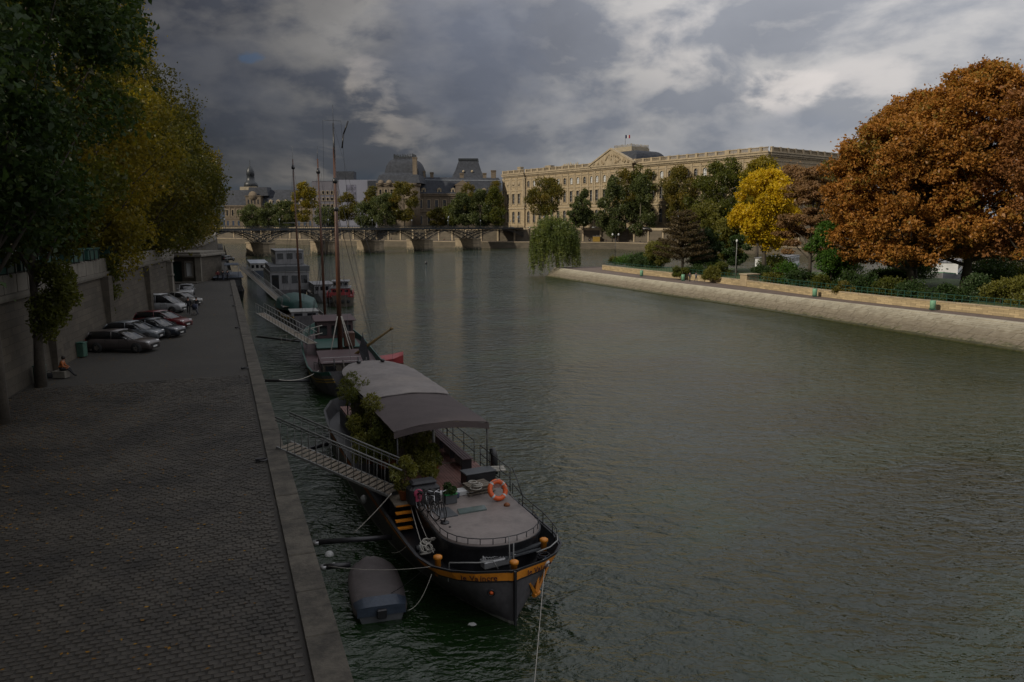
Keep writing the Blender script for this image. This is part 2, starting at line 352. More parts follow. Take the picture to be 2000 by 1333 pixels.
# ------------------------------------------------------------------ river
mw = bpy.data.materials.new('river_water'); mw.use_nodes = True; t = NT(mw.node_tree); pb = mw.node_tree.nodes['Principled BSDF']
co = t.n('ShaderNodeTexCoord').outputs['Object']
tn = t.noise(co, 0.06, 3, 0.5)
mw.node_tree.links.new(t.mix(tn, (0.005, 0.016, 0.004), (0.009, 0.022, 0.006)), pb.inputs['Base Color'])
pb.inputs['Roughness'].default_value = 0.03; pb.inputs['IOR'].default_value = 1.333; pb.inputs['Specular IOR Level'].default_value = 1.0
ra = t.n('ShaderNodeMapping', {'Vector': co, 'Rotation': (0, 0, R(14)), 'Scale': (0.75, 1.35, 1)}).outputs[0]
rb = t.n('ShaderNodeMapping', {'Vector': co, 'Rotation': (0, 0, R(-38)), 'Scale': (0.8, 1.25, 1)}).outputs[0]
h1 = t.noise(ra, 0.85, 2, 0.5, 0.8); h2 = t.noise(rb, 1.9, 3, 0.55, 0.8); h3 = t.noise(ra, 0.22, 2, 0.5, 0.2); h4 = t.noise(rb, 5.0, 2, 0.5, 0.4)
calm = t.ramp(t.noise(co, 0.045, 3, 0.6), [(0.35, (0.45, 0.45, 0.45)), (0.65, (1, 1, 1))])
h = t.math('ADD', t.math('MULTIPLY', h1, 0.85), t.math('MULTIPLY', h2, 0.42)); h = t.math('ADD', h, t.math('MULTIPLY', h3, 0.55)); h = t.math('ADD', h, t.math('MULTIPLY', h4, 0.20))
h = t.math('MULTIPLY', h, calm)
bn = t.n('ShaderNodeBump', {'Strength': 1.0, 'Distance': 0.36, 'Height': h}); mw.node_tree.links.new(bn.outputs[0], pb.inputs['Normal'])
flat('river_water', [(-900, -60), (900, -60), (900, 1200), (-900, 1200)], 0.0, mw)
flat('riverbed_ground', [(-3000, -300), (3000, -300), (3000, 4500), (-3000, 4500)], -1.2, M['dirt'])

# ------------------------------------------------------------------ left quay
UQ = Vector((-0.3535, 0.9354, 0)); NQ = Vector((0.9354, 0.3535, 0)); E0 = Vector((-3.09, 13.8, 0))
def edge(y): return Vector((-3.09 - 0.378*(y - 13.8), y, 0))
QY = [-30, 0, 13.8, 40, 80, 127, 167, 206, 370]
WALL = [(-7.8, -30), (-15.9, 0), (-26.6, 39.7), (-30.1, 53), (-40.6, 92), (-53.5, 121), (-60, 150), (-79, 206), (-141, 370)]
CW = 0.72   # coping width
def inner(y): e = edge(y); return e - NQ*CW
QZ = 3.2
quay = flat('quay_ground', [tuple(inner(y)[:2]) for y in QY] + [(x - .3, y) for x, y in WALL[::-1]], QZ - 0.026, None)
mq = bpy.data.materials.new('quay_setts'); mq.use_nodes = True; t = NT(mq.node_tree); pb = mq.node_tree.nodes['Principled BSDF']
co = t.n('ShaderNodeTexCoord').outputs['Object']; rot = t.n('ShaderNodeMapping', {'Vector': co, 'Rotation': (0, 0, R(-20.7))}).outputs[0]
br = t.n('ShaderNodeTexBrick', {'Vector': rot, 'Scale': 1.0, 'Brick Width': 0.235, 'Row Height': 0.17, 'Mortar Size': 0.012, 'Color1': (0.042, 0.037, 0.030, 1), 'Color2': (0.028, 0.025, 0.020, 1), 'Mortar': (0.025, 0.022, 0.017, 1)})
n1 = t.noise(co, 0.16, 5, 0.6); c = t.mix(t.smooth(n1, 0.4, 0.65), br.outputs[0], (0.024, 0.021, 0.017))
mq.node_tree.links.new(c, pb.inputs['Base Color']); pb.inputs['Roughness'].default_value = 0.8
bn = t.n('ShaderNodeBump', {'Strength': 0.5, 'Distance': 0.02, 'Height': t.math('SUBTRACT', t.noise(co, 25, 3), br.outputs[1])}); mq.node_tree.links.new(bn.outputs[0], pb.inputs['Normal'])
quay.data.materials.append(mq)
# river face of the quay
strip([[(edge(y).x, y, -1.2) for y in QY], [(edge(y).x, y, QZ - .3) for y in QY]], 'quay_wall_face', M['wet_stone'])
# coping: one stone per 2.6 m, joints open
qc = thing('quay_coping', (*edge(40)[:2], QZ), 0, 'long pale stone kerb along the river edge of the left quay', 'kerb')
org = edge(40)
def coping_stone(y0, y1):
    a, b_ = edge(y0), edge(y1); jit = random.uniform(-.012, .012)
    g = 0.012; u = (b_ - a).normalized(); a = a + u*g; b_ = b_ - u*g
    ps = [a - NQ*CW, a, b_, b_ - NQ*CW]
    m_ = MB(); rings = []
    for z, ins in ((-0.32, 0), (-0.03 + 0.07 + jit, 0), (0.07 + jit, 0.03)):
        c_ = sum(ps, Vector())/4
        rings.append([tuple(p + (c_ - p).normalized()*ins - org + Vector((0, 0, z))) for p in ps])
    m_.loft(rings); o = m_.build('coping_stone', M['coping'], qc); return o
y = 6.0
while y < 150:
    dy_ = random.uniform(2.0, 3.0)*(1 if y < 80 else 2.2)
    coping_stone(y, y + dy_); y += dy_
# iron mooring recess with rings along the coping
for y in (28.2, 47.0, 66, 84, 97):
    p = edge(y) - NQ*0.9; o = thing('mooring_ring', (p.x, p.y, QZ + .05), random.uniform(0, 2), {28.2: 'nearest iron mooring ring on the quay, beside the gangway foot', 47.0: 'iron mooring ring on the kerb level with the first parked car', 66: 'iron mooring ring on the kerb level with the white van', 84: 'fourth iron mooring ring along the kerb, beyond the van', 97: 'farthest iron mooring ring along the kerb'}[y], 'mooring ring', 'mooring rings along the quay')
    b = MB(); b.torus((0, 0, 0.03), 0.16, 0.03, 14, 6); b.build('ring', M['black_paint'], o); b = MB(); b.box((-.18, 0, .03), (.16, .12, .1)); b.build('eye_plate', M['black_paint'], o)

# setts: real stones as far as they can be told apart
def proj(p):
    z = p[2] - 12; cp, sp_ = math.cos(PITCH), math.sin(PITCH); F = p[1]*cp - z*sp_; U = p[1]*sp_ + z*cp
    return 1000 + 1500*p[0]/F, 666.5 - 1500*U/F, F
bw_, bh_ = 0.235, 0.172; cells = []
nu, nv_ = 82, 222
for j in range(nv_):
    off = (j % 2)*0.5*bw_ + random.uniform(-.03, .03); vpos = -4.5 + j*bh_
    for i in range(nu):
        u = -(CW + 0.10) - (i + .5)*bw_ - off
        p = E0 + NQ*u + UQ*vpos
        wx = -15.9 - 0.27*p.y
        if p.x < wx + .5: continue
        px, py, F = proj((p.x, p.y, QZ))
        if F < 5 or px < -60 or py > 1420: continue
        vis = (-5 <= px <= 2005 and py <= 1340)
        cells.append((F if vis else 999, p.x, p.y))
cells.sort()
def sett_rings(x, y, w_, h_, dz_, tx, ty):
    """8 corners of a sett: foot rim, then a slightly smaller crown"""
    out = []
    for z, k in ((-0.07, 1.0), (dz_, 0.86)):
        for sx, sy in ((-1, -1), (1, -1), (1, 1), (-1, 1)):
            p = NQ*(sx*w_/2*k) + UQ*(sy*h_/2*k); out.append((x + p.x, y + p.y, z + (sx*tx + sy*ty if z > -0.05 else 0)))
    return out
SF = [(4, 5, 6, 7), (0, 1, 5, 4), (1, 2, 6, 5), (2, 3, 7, 6), (3, 0, 4, 7)]
protos = []
for k in range(12):
    b = MB(); b.add(sett_rings(0, 0, (bw_ - .016)*random.uniform(.93, 1.02), (bh_ - .014)*random.uniform(.92, 1.03), random.uniform(-.01, .014), random.uniform(-.005, .005), random.uniform(-.005, .005)), SF)
    me = b.mesh('sett'); me.materials.append(M['cobble']); protos.append(me)
for F, x, y in cells[:300]:
    o = bpy.data.objects.new('sett', random.choice(protos)); COL.objects.link(o); o.location = (x, y, QZ); o.rotation_euler = (0, 0, random.uniform(-.03, .03)); o.parent = quay
vs = []
for F, x, y in cells[300:]:
    r_ = sett_rings(x, y, (bw_ - .016)*random.uniform(.92, 1.02), (bh_ - .014)*random.uniform(.90, 1.03), random.uniform(-.012, .014), random.uniform(-.006, .006), random.uniform(-.006, .006))
    for f in SF: vs += [r_[i] for i in f]
me = np_mesh('setts', np.array(vs, dtype=np.float32), 4); me.materials.append(M['cobble'])
o = mesh_obj('setts', me, None, quay, (0, 0, QZ)); tag(o, kind='stuff')

# fallen leaves on the quay
lv = []
for k in range(2600):
    y = random.uniform(11, 95) if k % 2 else random.uniform(11, 40); e = edge(y); wx = -15.9 - 0.27*y
    x = e.x - 0.9 - (e.x - .9 - wx - .6)*random.random()**0.55
    s_ = random.uniform(.03, .065); a = random.uniform(0, 6.28); z = QZ + .03 + random.uniform(0, .02)
    for q in range(4):
        lv.append((x + s_*math.cos(a + q*1.57)*(1 if q % 2 else .6), y + s_*math.sin(a + q*1.57)*(1 if q % 2 else .6), z + random.uniform(0, .02)))
me = np_mesh('fallen_leaves', np.array(lv, dtype=np.float32), 4)
M['fallen'] = leaf_mat('fallen', [(0.0, (0.10, 0.045, 0.012)), (0.5, (0.20, 0.10, 0.015)), (1.0, (0.33, 0.19, 0.02))], 2.0, 0.0)
me.materials.append(M['fallen']); tag(mesh_obj('fallen_leaves', me), kind='stuff')

# ------------------------------------------------------------------ left retaining wall and upper street
rw = thing('retaining_wall', (-26.6, 39.7, QZ), 0, 'tall shaded stone embankment wall behind the parked cars', 'wall')
ro = Vector((-26.6, 39.7, QZ))
def wl(z, off=0.0):
    out = []
    for i, (x, y) in enumerate(WALL):
        out.append((x + off - ro.x, y - ro.y, z - ro.z))
    return out
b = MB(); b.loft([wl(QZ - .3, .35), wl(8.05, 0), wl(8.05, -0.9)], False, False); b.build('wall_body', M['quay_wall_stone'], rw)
b = MB(); b.loft([wl(8.0, 0), wl(8.0, .22), wl(8.16, .30), wl(8.38, .34), wl(8.38, -.5)], False, False); b.build('cornice', M['parapet'], rw)
for y0 in (46.5, 60, 76):
    x0 = -15.9 - .27*y0; b = MB(); b.box((x0 + .25 - ro.x, y0 - ro.y, 5.6 - ro.z), (.9, 1.3, 4.9), rz=R(15)); b.build('buttress', M['quay_wall_stone'], rw)
def wall_x(y):
    for (x0, y0), (x1, y1) in zip(WALL, WALL[1:]):
        if y0 <= y <= y1: return x0 + (x1 - x0)*(y - y0)/(y1 - y0), math.atan2(-(x1 - x0), y1 - y0)
y = 14.0
while y < 118:
    L_ = random.uniform(1.6, 2.1)*(1 if y < 70 else 1.8); x, a = wall_x(y + L_/2)
    b = MB(); b.box((x - ro.x - .05, y + L_/2 - ro.y, 8.89 - ro.z), (.42, L_*0.985, 1.02 + random.uniform(-.02, .02)), rz=a, bev=.03); b.build('parapet_block', M['parapet'], rw); y += L_
b = MB(); pts = [q for q in WALL if q[1] >= 118]
b.loft([[(x - .3 - ro.x, y - ro.y, z - ro.z) for x, y in [(wall_x(118)[0], 118)] + pts] for z in (8.38, 9.4)] + [[(x + .1 - ro.x, y - ro.y, z - ro.z) for x, y in [(wall_x(118)[0], 118)] + pts] for z in (9.4, 8.38)], False, False); b.build('parapet_far', M['parapet'], rw)
street = flat('street', [(x - .35, y) for x, y in WALL] + [(-900, 900), (-900, -30)], 8.3, M['asphalt'])

# ------------------------------------------------------------------ north bank
NB = [(-420, 640), (-200, 520), (-107, 461), (-27, 409), (12, 402), (52, 391), (85, 348), (150, 262), (230, 150), (300, 60)]
def off_line(pts, d_):
    out = []
    for i, p in enumerate(pts):
        a = Vector(pts[max(i - 1, 0)]); c = Vector(pts[min(i + 1, len(pts) - 1)]); u = (c - a).normalized(); n = Vector((-u.y, u.x))
        out.append((p[0] + n.x*d_, p[1] + n.y*d_))
    return out
B1 = off_line(NB, 13); B2 = off_line(NB, 13.8)
strip([[(x, y, -1.2) for x, y in NB], [(x, y, 3.1) for x, y in NB]], 'lower_quay_wall', M['bank_stone'])
strip([[(x, y, 3.1) for x, y in off_line(NB, -.15)], [(x, y, 3.4) for x, y in off_line(NB, -.15)], [(x, y, 3.4) for x, y in off_line(NB, .6)]], 'lower_quay_kerb', M['limestone_trim'])
strip([[(x, y, 3.35) for x, y in NB], [(x, y, 3.35) for x, y in B2]], 'lower_quay_path', M['path_tan'])
ew = thing('embankment_wall', (-27, 422, 3.35), 0, 'pale stone embankment wall of the far bank below the palace', 'wall')
def rel(pts, z): return [(x + 27, y - 422, z - 3.35) for x, y in pts]
b = MB(); b.loft([rel(B1, 3.2), rel(off_line(NB, 13.6), 9.4)], False, False); b.build('wall_face', M['bank_stone'], ew)
b = MB(); b.loft([rel(off_line(NB, 13.4), 9.3), rel(off_line(NB, 13.3), 9.7), rel(off_line(NB, 13.9), 9.7)], False, False); b.build('string_course', M['limestone_trim'], ew)
b = MB(); b.loft([rel(off_line(NB, 13.5), 9.7), rel(off_line(NB, 13.5), 10.55), rel(off_line(NB, 14.0), 10.55), rel(off_line(NB, 14.0), 9.5)], False, False); b.build('parapet', M['limestone_trim'], ew)
for i in range(len(B1) - 1):
    a = Vector(B1[i]); c = Vector(B1[i + 1]); n_ = int((c - a).length/9)
    if i < 1 or i > 6: continue
    for k in range(n_):
        p = a + (c - a)*(k + .5)/n_; b = MB(); b.box((p.x + 27, p.y - 422, 3.1), (.5, .9, 6.0), rz=math.atan2(c.y - a.y, c.x - a.x) + 1.57); b.build('wall_pilaster', M['limestone_trim'], ew)
flat('north_bank_ground', B2 + [(900, -100), (3000, -100), (3000, 4000), (-3000, 4000), (-3000, 900), (-600, 700)], 9.5, M['asphalt'])

# ------------------------------------------------------------------ island with its sloping river wall
IW = [G(*p, 0) for p in ((1065, 541), (1250, 570), (1500, 607), (1750, 650), (2000, 689))]
IW = IW + [Vector((57, 50, 0)), Vector((66, 22, 0)), Vector((74, -20, 0))]
IT = [G(*p, 1.9) for p in ((1083, 523), (1250, 545), (1500, 575), (1750, 604), (2000, 631))]
IT = IT + [Vector((61.5, 51, 1.9)), Vector((70, 23, 1.9)), Vector((78, -19, 1.9))]
def resample(pts, n):
    L = [0]
    for a, c in zip(pts, pts[1:]): L.append(L[-1] + (c - a).length)
    out = []
    for k in range(n):
        s_ = L[-1]*k/(n - 1); i = max(j for j in range(len(L)) if L[j] <= s_ + 1e-9); i = min(i, len(pts) - 2)
        f = (s_ - L[i])/(L[i + 1] - L[i]); out.append(pts[i].lerp(pts[i + 1], f))
    return out
def smooth_poly(pts, it=2):
    for _ in range(it):
        q = [pts[0]]
        for a, c in zip(pts, pts[1:]): q += [a.lerp(c, .25), a.lerp(c, .75)]
        pts = q + [pts[-1]]
    return pts
iw = resample(smooth_poly(IW), 120); it = resample(smooth_poly(IT), 120)
ms = bpy.data.materials.new('slope_stone'); ms.use_nodes = True; t = NT(ms.node_tree); pb = ms.node_tree.nodes['Principled BSDF']
co = t.n('ShaderNodeTexCoord').outputs['Object']; z_ = t.n('ShaderNodeSeparateXYZ', {0: co}).outputs[2]
n1 = t.noise(co, 0.5, 6, 0.65); n2 = t.noise(co, 3.5, 5, 0.6)
sv = t.n('ShaderNodeVectorMath', {0: co, 1: (1, 1, .15)}, operation='MULTIPLY').outputs[0]
st = t.noise(sv, 1.3, 5, 0.6)
zz = t.math('ADD', z_, t.math('MULTIPLY', t.math('SUBTRACT', st, 0.5), 1.5))
c = t.ramp(t.math('MULTIPLY', zz, 0.5), [(0.05, (0.020, 0.022, 0.008)), (0.13, (0.085, 0.078, 0.030)), (0.20, (0.115, 0.092, 0.058)), (0.55, (0.19, 0.16, 0.11)), (0.80, (0.31, 0.28, 0.21)), (1.0, (0.38, 0.35, 0.27))])
c = t.mix(t.math('MULTIPLY', t.smooth(n1, 0.45, 0.7), 0.35), c, (0.13, 0.11, 0.08))
c = t.mix(t.math('MULTIPLY', t.smooth(n2, 0.45, 0.7), 0.25), c, (0.36, 0.32, 0.25))
ms.node_tree.links.new(c, pb.inputs['Base Color']); pb.inputs['Roughness'].default_value = 0.8
bn = t.n('ShaderNodeBump', {'Strength': 0.4, 'Distance': 0.03, 'Height': n2}); ms.node_tree.links.new(bn.outputs[0], pb.inputs['Normal'])
isl = strip([[(p.x, p.y, -1.2) for p in iw], [(p.x, p.y, 0.12) for p in iw]] + [[tuple(a.lerp(c_, k)) for a, c_ in zip(iw, it)] for k in (.12,)], 'island_footing', M['tide_stone'])
slope = thing('sloping_river_wall', tuple(iw[30]), 0, 'long pale sloping stone river wall edging the island', 'wall')
io_ = iw[30]
# slabs of the slope: courses of long stones with open joints
def ipt(s_, k):
    i = min(int(s_), 118); f = s_ - i
    a = iw[i].lerp(iw[i + 1], f); c_ = it[i].lerp(it[i + 1], f); return a.lerp(c_, k)
ks = [(.09, .36), (.36, .60), (.60, .70), (.70, .78), (.78, .855), (.855, .92)]
tot = 0
for row, (k0, k1) in enumerate(ks):
    s_ = 0.4 + (row % 2)*.5
    while s_ < 92:
        ds = random.uniform(.95, 1.35)*(1.5 if s_ < 40 else 1.15)
        a, b1, c_, d_ = ipt(s_, k0), ipt(s_ + ds - .025, k0), ipt(s_ + ds - .025, k1 - .012), ipt(s_, k1 - .012)
        nn = (b1 - a).cross(d_ - a).normalized(); nn = nn if nn.z > 0 else -nn
        h_ = .06 + random.uniform(-.004, .004); ctr = (a + b1 + c_ + d_)/4
        rr = [[tuple(p - io_) for p in (a, b1, c_, d_)], [tuple(p + nn*(h_*.6) - io_) for p in (a, b1, c_, d_)], [tuple(p + nn*h_ + (ctr - p).normalized()*.015 - io_) for p in (a, b1, c_, d_)]]
        b = MB(); b.loft(rr); b.build('slope_stone', ms, slope); s_ += ds; tot += 1
b = MB(); b.loft([[tuple(a.lerp(c_, k) - io_) for a, c_ in zip(iw, it)] for k in (.05, 1.0)], False, False); b.build('slope_bed', M['wet_stone'], slope)
# rounded top kerb of the slope
s_ = 0
while s_ < 92:
    ds = random.uniform(1.3, 1.8); rings = []
    for q in range(4):
        s2 = s_ + (ds - .02)*q/3; p0 = ipt(s2, .925); p1 = ipt(s2, 1.0); u = Vector((p1.x - p0.x, p1.y - p0.y, 0)).normalized()
        rings.append([tuple(v - io_) for v in (p0 - Vector((0, 0, .05)), p0 + Vector((0, 0, .09)), p1 + Vector((0, 0, .07)), p1 + u*.55 + Vector((0, 0, .035)), p1 + u*.55 - Vector((0, 0, .1)))])
    b = MB(); b.loft(rings); b.build('kerb_stone', ms, slope); s_ += ds
# promenade, low wall, garden
IB = [G(*p, 1.9) for p in ((1176, 527), (1250, 537), (1430, 556), (1590, 579), (1785, 601), (2000, 622))] + [Vector((66, 52, 1.9)), Vector((75, 24, 1.9)), Vector((83, -18, 1.9))]
ib = smooth_poly(IB, 2)
NORTH = [Vector((80, 8, 0)), ]
back = [(12, 186), (20, 189), (34, 186), (52, 172), (72, 150), (92, 120), (112, 80), (130, 30), (140, -20)]
flat('island_promenade', [tuple(p[:2]) for p in it] + [(140, -20), (130, 30), (112, 80), (92, 120), (72, 150), (52, 172), (34, 186), (20, 189), (12, 186)], 1.9, M['path_tan'])
gpts = [ib[0] + Vector((.2, .6, 0))] + [p + Vector((.25, .25, 0)) for p in ib[1:]]
strip([[(x, y, -1.2) for x, y in back], [(x, y, 1.9) for x, y in back]], 'island_back_wall', M['bank_stone'])
lw = thing('low_garden_wall', tuple(ib[6]), 0, 'long low sandy stone wall between the promenade and the garden', 'wall'); lo = ib[6]
inn = []
for i, p in enumerate(ib):
    a = ib[max(i - 1, 0)]; c_ = ib[min(i + 1, len(ib) - 1)]; u = (c_ - a).normalized(); inn.append(p + Vector((-u.y, u.x, 0))*.45)
bl = [p - lo for p in ib]; bi = [p - lo for p in inn]
up_ = lambda L, z: [(p.x, p.y, z) for p in L]
M['garden_wall_stone'] = masonry('garden_wall_stone', (0.40, 0.31, 0.18), 0.62, 0.24, 0.3, 0.5, 0.25)
b = MB(); b.loft([up_(bl, -.05), up_(bl, .92)], False, False); b.loft([up_(bi, .92), up_(bi, .3)], False, False); b.add(up_([bl[0], bi[0]], -.05) + up_([bi[0], bl[0]], .92), [(0, 1, 2, 3)]); b.build('wall_body', M['garden_wall_stone'], lw)
rs = resample([p for p in ib], 150); ri = resample([p for p in inn], 150)
for i in range(0, 104):
    a, c_, d_, e_ = rs[i], rs[i + 1], ri[i + 1], ri[i]; g = (c_ - a)*.012; pl = [a + g - (e_ - a)*.1, c_ - g - (d_ - c_)*.1, d_ - g + (d_ - c_)*.1, e_ + g + (e_ - a)*.1]
    zz_ = .92 + random.uniform(0, .01); b = MB(); b.loft([up_([p - lo for p in pl], zz_), up_([p - lo for p in pl], zz_ + .15)]); b.build('cap_stone', M['limestone_trim'], lw)
gb = [tuple(p[:2]) for p in inn]
flat('garden_ground', gb + [(138, -18), (128, 30), (110, 79), (90, 119), (71, 147), (51, 170), (40, 176)], 2.55, M['grass'])
# wall block by the yellow tree
p = G(1460, 560, 1.9); o = thing('stone_gate_pier', (p.x + .5, p.y + .8, 1.9), R(25), 'square pale stone block standing in the low wall', 'gate pier')
b = MB(); b.box((0, 0, .95), (2.6, 1.6, 1.9), bev=.05); b.build('pier_block', M['limestone'], o); b = MB(); b.box((0, 0, 2.0), (2.9, 1.9, .2), bev=.04); b.build('cap', M['limestone_trim'], o)
# garden railing
gr = thing('garden_railing', tuple(ib[6]), 0, 'dark green metal railing standing on the low garden wall', 'railing')
for h_ in (.35, .85):
    b = MB(); b.tube([tuple((a + c_)/2 - lo + Vector((0, 0, 1.07 + h_))) for a, c_ in zip(resample(ib, 60), resample(inn, 60))], .035, 4); b.build('rail', M['rail_green'], gr)
R2 = resample(ib, 220); R3 = resample(inn, 220)
b = MB(); b.box((0, 0, .45), (.05, .05, .95)); pm = b.mesh('post'); pm.materials.append(M['rail_green'])
for i in range(2, 152):
    o = mesh_obj('post', pm, None, gr, tuple((R2[i] + R3[i])/2 - lo + Vector((0, 0, 1.05))))

# ------------------------------------------------------------------ iron footbridge
P0, P1 = Vector((-138, 258, 0)), Vector((2, 419, 0))
BU = (P1 - P0).normalized(); BN = Vector((BU.y, -BU.x, 0))   # BN points to the camera side
BL = (P1 - P0).length
fb = thing('iron_footbridge', (P0.x, P0.y, 0), math.atan2(BU.y, BU.x), 'dark iron footbridge on stone piers crossing the river', 'footbridge')
span = 31.0; npier = 6; DZ = 10.15
piers = [38 + span*0.985*i for i in range(npier)]
piers = [(Vector(q) - P0).dot(BU) for q in ((-100.5, 305, 0), (-81, 327.5, 0), (-60.5, 342, 0), (-41, 364, 0), (-21, 390, 0))]
b = MB(); b.box((BL/2, 0, DZ), (BL, 10.5, .34)); b.build('deck', M['bridge_iron'], fb)
b = MB(); b.box((BL/2, -5.3, DZ + .1), (BL, .12, .75)); b.box((BL/2, 5.3, DZ + .1), (BL, .12, .75)); b.build('edge_beam', M['bridge_iron'], fb)
b = MB(); x = 0.0
while x < BL:
    for sy in (-5.2, 5.2): b.box((x, sy, DZ + .95), (.10, .06, 1.1))
    x += .9
for sy in (-5.2, 5.2):
    for hz in (.55, 1.0, 1.5): b.box((BL/2, sy, DZ + hz), (BL, .07, .07))
tag(b.build('railing', M['bridge_iron'], fb), kind='stuff')
ends = [piers[0] - 27] + piers + [BL + 3]
for i, x in enumerate(piers):
    poly = [(-2.6, -6.5), (-1.2, -8.2), (1.2, -8.2), (2.6, -6.5), (2.6, 6.5), (1.2, 8.2), (-1.2, 8.2), (-2.6, 6.5)]
    b = MB(); b.prism([(x + q[0]*1.25, q[1]) for q in poly], -1.2, 1.3, [(x + q[0]*1.05, q[1]*.98) for q in poly]); b.prism([(x + q[0]*1.0, q[1]*.96) for q in poly], 1.3, 4.9); b.prism([(x + q[0]*1.08, q[1]*1.0) for q in poly], 4.9, 5.35); b.build('stone_pier', M['pier_stone'], fb)
for i in range(len(ends) - 1):
    x0, x1 = ends[i], ends[i + 1]; xm = (x0 + x1)/2; hw = (x1 - x0)/2; b = MB()
    for sy in (-4.8, 0, 4.8):
        for (zs, rise, rr) in ((5.3, 4.3, .19), (7.0, 2.7, .11)):
            pts = [(xm + hw*k, sy, zs + rise*(1 - k*k)) for k in [j/10 - 1 for j in range(21)]]
            b.tube(pts, rr, 4, smooth=False)
        # fan of struts above each springing
        for sgn, xp in ((1, x0), (-1, x1)):
            for q in range(1, 7):
                xa = xp + sgn*q*hw*.115; b.tube([(xp + sgn*.25*q, sy, 5.4), (xp + sgn*q*hw*.145, sy, DZ)], .07, 4, smooth=False)
            b.tube([(xp + sgn*.5, sy, DZ), (xp + sgn*hw*.5, sy, 8.3)], .08, 4, smooth=False)
            b.tube([(xp + sgn*.3, sy, 8.2), (xp + sgn*hw*.33, sy, 8.2)], .08, 4, smooth=False)
    b.build('arch_lattice', M['bridge_iron'], fb)
for i, x in enumerate(piers + [BL]):
    pass
for k in range(9):
    x = 20 + k*(BL - 30)/8; o = thing('bridge_lamp', tuple(P0 + BU*x + BN*5.0 + Vector((0, 0, DZ + .17))), 0, 'dark lamp post on the footbridge, ' + ['hidden end by the left trees', 'behind the first pier', 'between the first two piers left of the masts', 'just beyond the second pier', 'by the third pier', 'between the third and fourth piers', 'by the fourth pier', 'near the last pier', 'closest to the right abutment'][k], 'street lamp', 'lamp posts along the footbridge')
    b = MB(); b.tube([(0, 0, 0), (0, 0, 3.4)], [.09, .05], 6); b.build('post', M['bridge_iron'], o); b = MB(); b.lathe([(.05, 3.4), (.22, 3.6), (.24, 4.0), (.05, 4.2)], n=8); b.build('lantern', M['zinc'], o)
# bridge abutment on the far bank
o = thing('bridge_abutment', (4, 422, 0), math.atan2(BU.y, BU.x), 'pale stone abutment at the far end of the footbridge', 'abutment')
b = MB(); b.box((3.5, 0, 4.4), (10, 16, 10.8)); b.build('abutment_block', M['bank_stone'], o); b = MB(); b.box((3.5, 0, 10.2), (10.5, 16.5, .5)); b.build('abutment_cap', M['limestone_trim'], o)
# ------------------------------------------------------------------ buildings
def wall_grid(b, L, z0, z1, holes, depth=.5, y=0.0):
    """wall in the plane y, facing -y, from x=0..L with real openings; holes = (x0,x1,za,zb)"""
    xs = sorted({0.0, L} | {round(h[0], 3) for h in holes} | {round(h[1], 3) for h in holes}); zs = sorted({z0, z1} | {round(h[2], 3) for h in holes} | {round(h[3], 3) for h in holes})
    for i in range(len(xs) - 1):
        for j in range(len(zs) - 1):
            cx, cz = (xs[i] + xs[i + 1])/2, (zs[j] + zs[j + 1])/2
            if any(h[0] < cx < h[1] and h[2] < cz < h[3] for h in holes): continue
            b.add([(xs[i], y, zs[j]), (xs[i + 1], y, zs[j]), (xs[i + 1], y, zs[j + 1]), (xs[i], y, zs[j + 1])], [(0, 1, 2, 3)])
    for (xa, xb, za, zb) in holes:
        b.add([(xa, y, za), (xb, y, za), (xb, y, zb), (xa, y, zb), (xa, y + depth, za), (xb, y + depth, za), (xb, y + depth, zb), (xa, y + depth, zb)],
              [(0, 4, 5, 1), (1, 5, 6, 2), (2, 6, 7, 3), (3, 7, 4, 0)])
_wm = {}
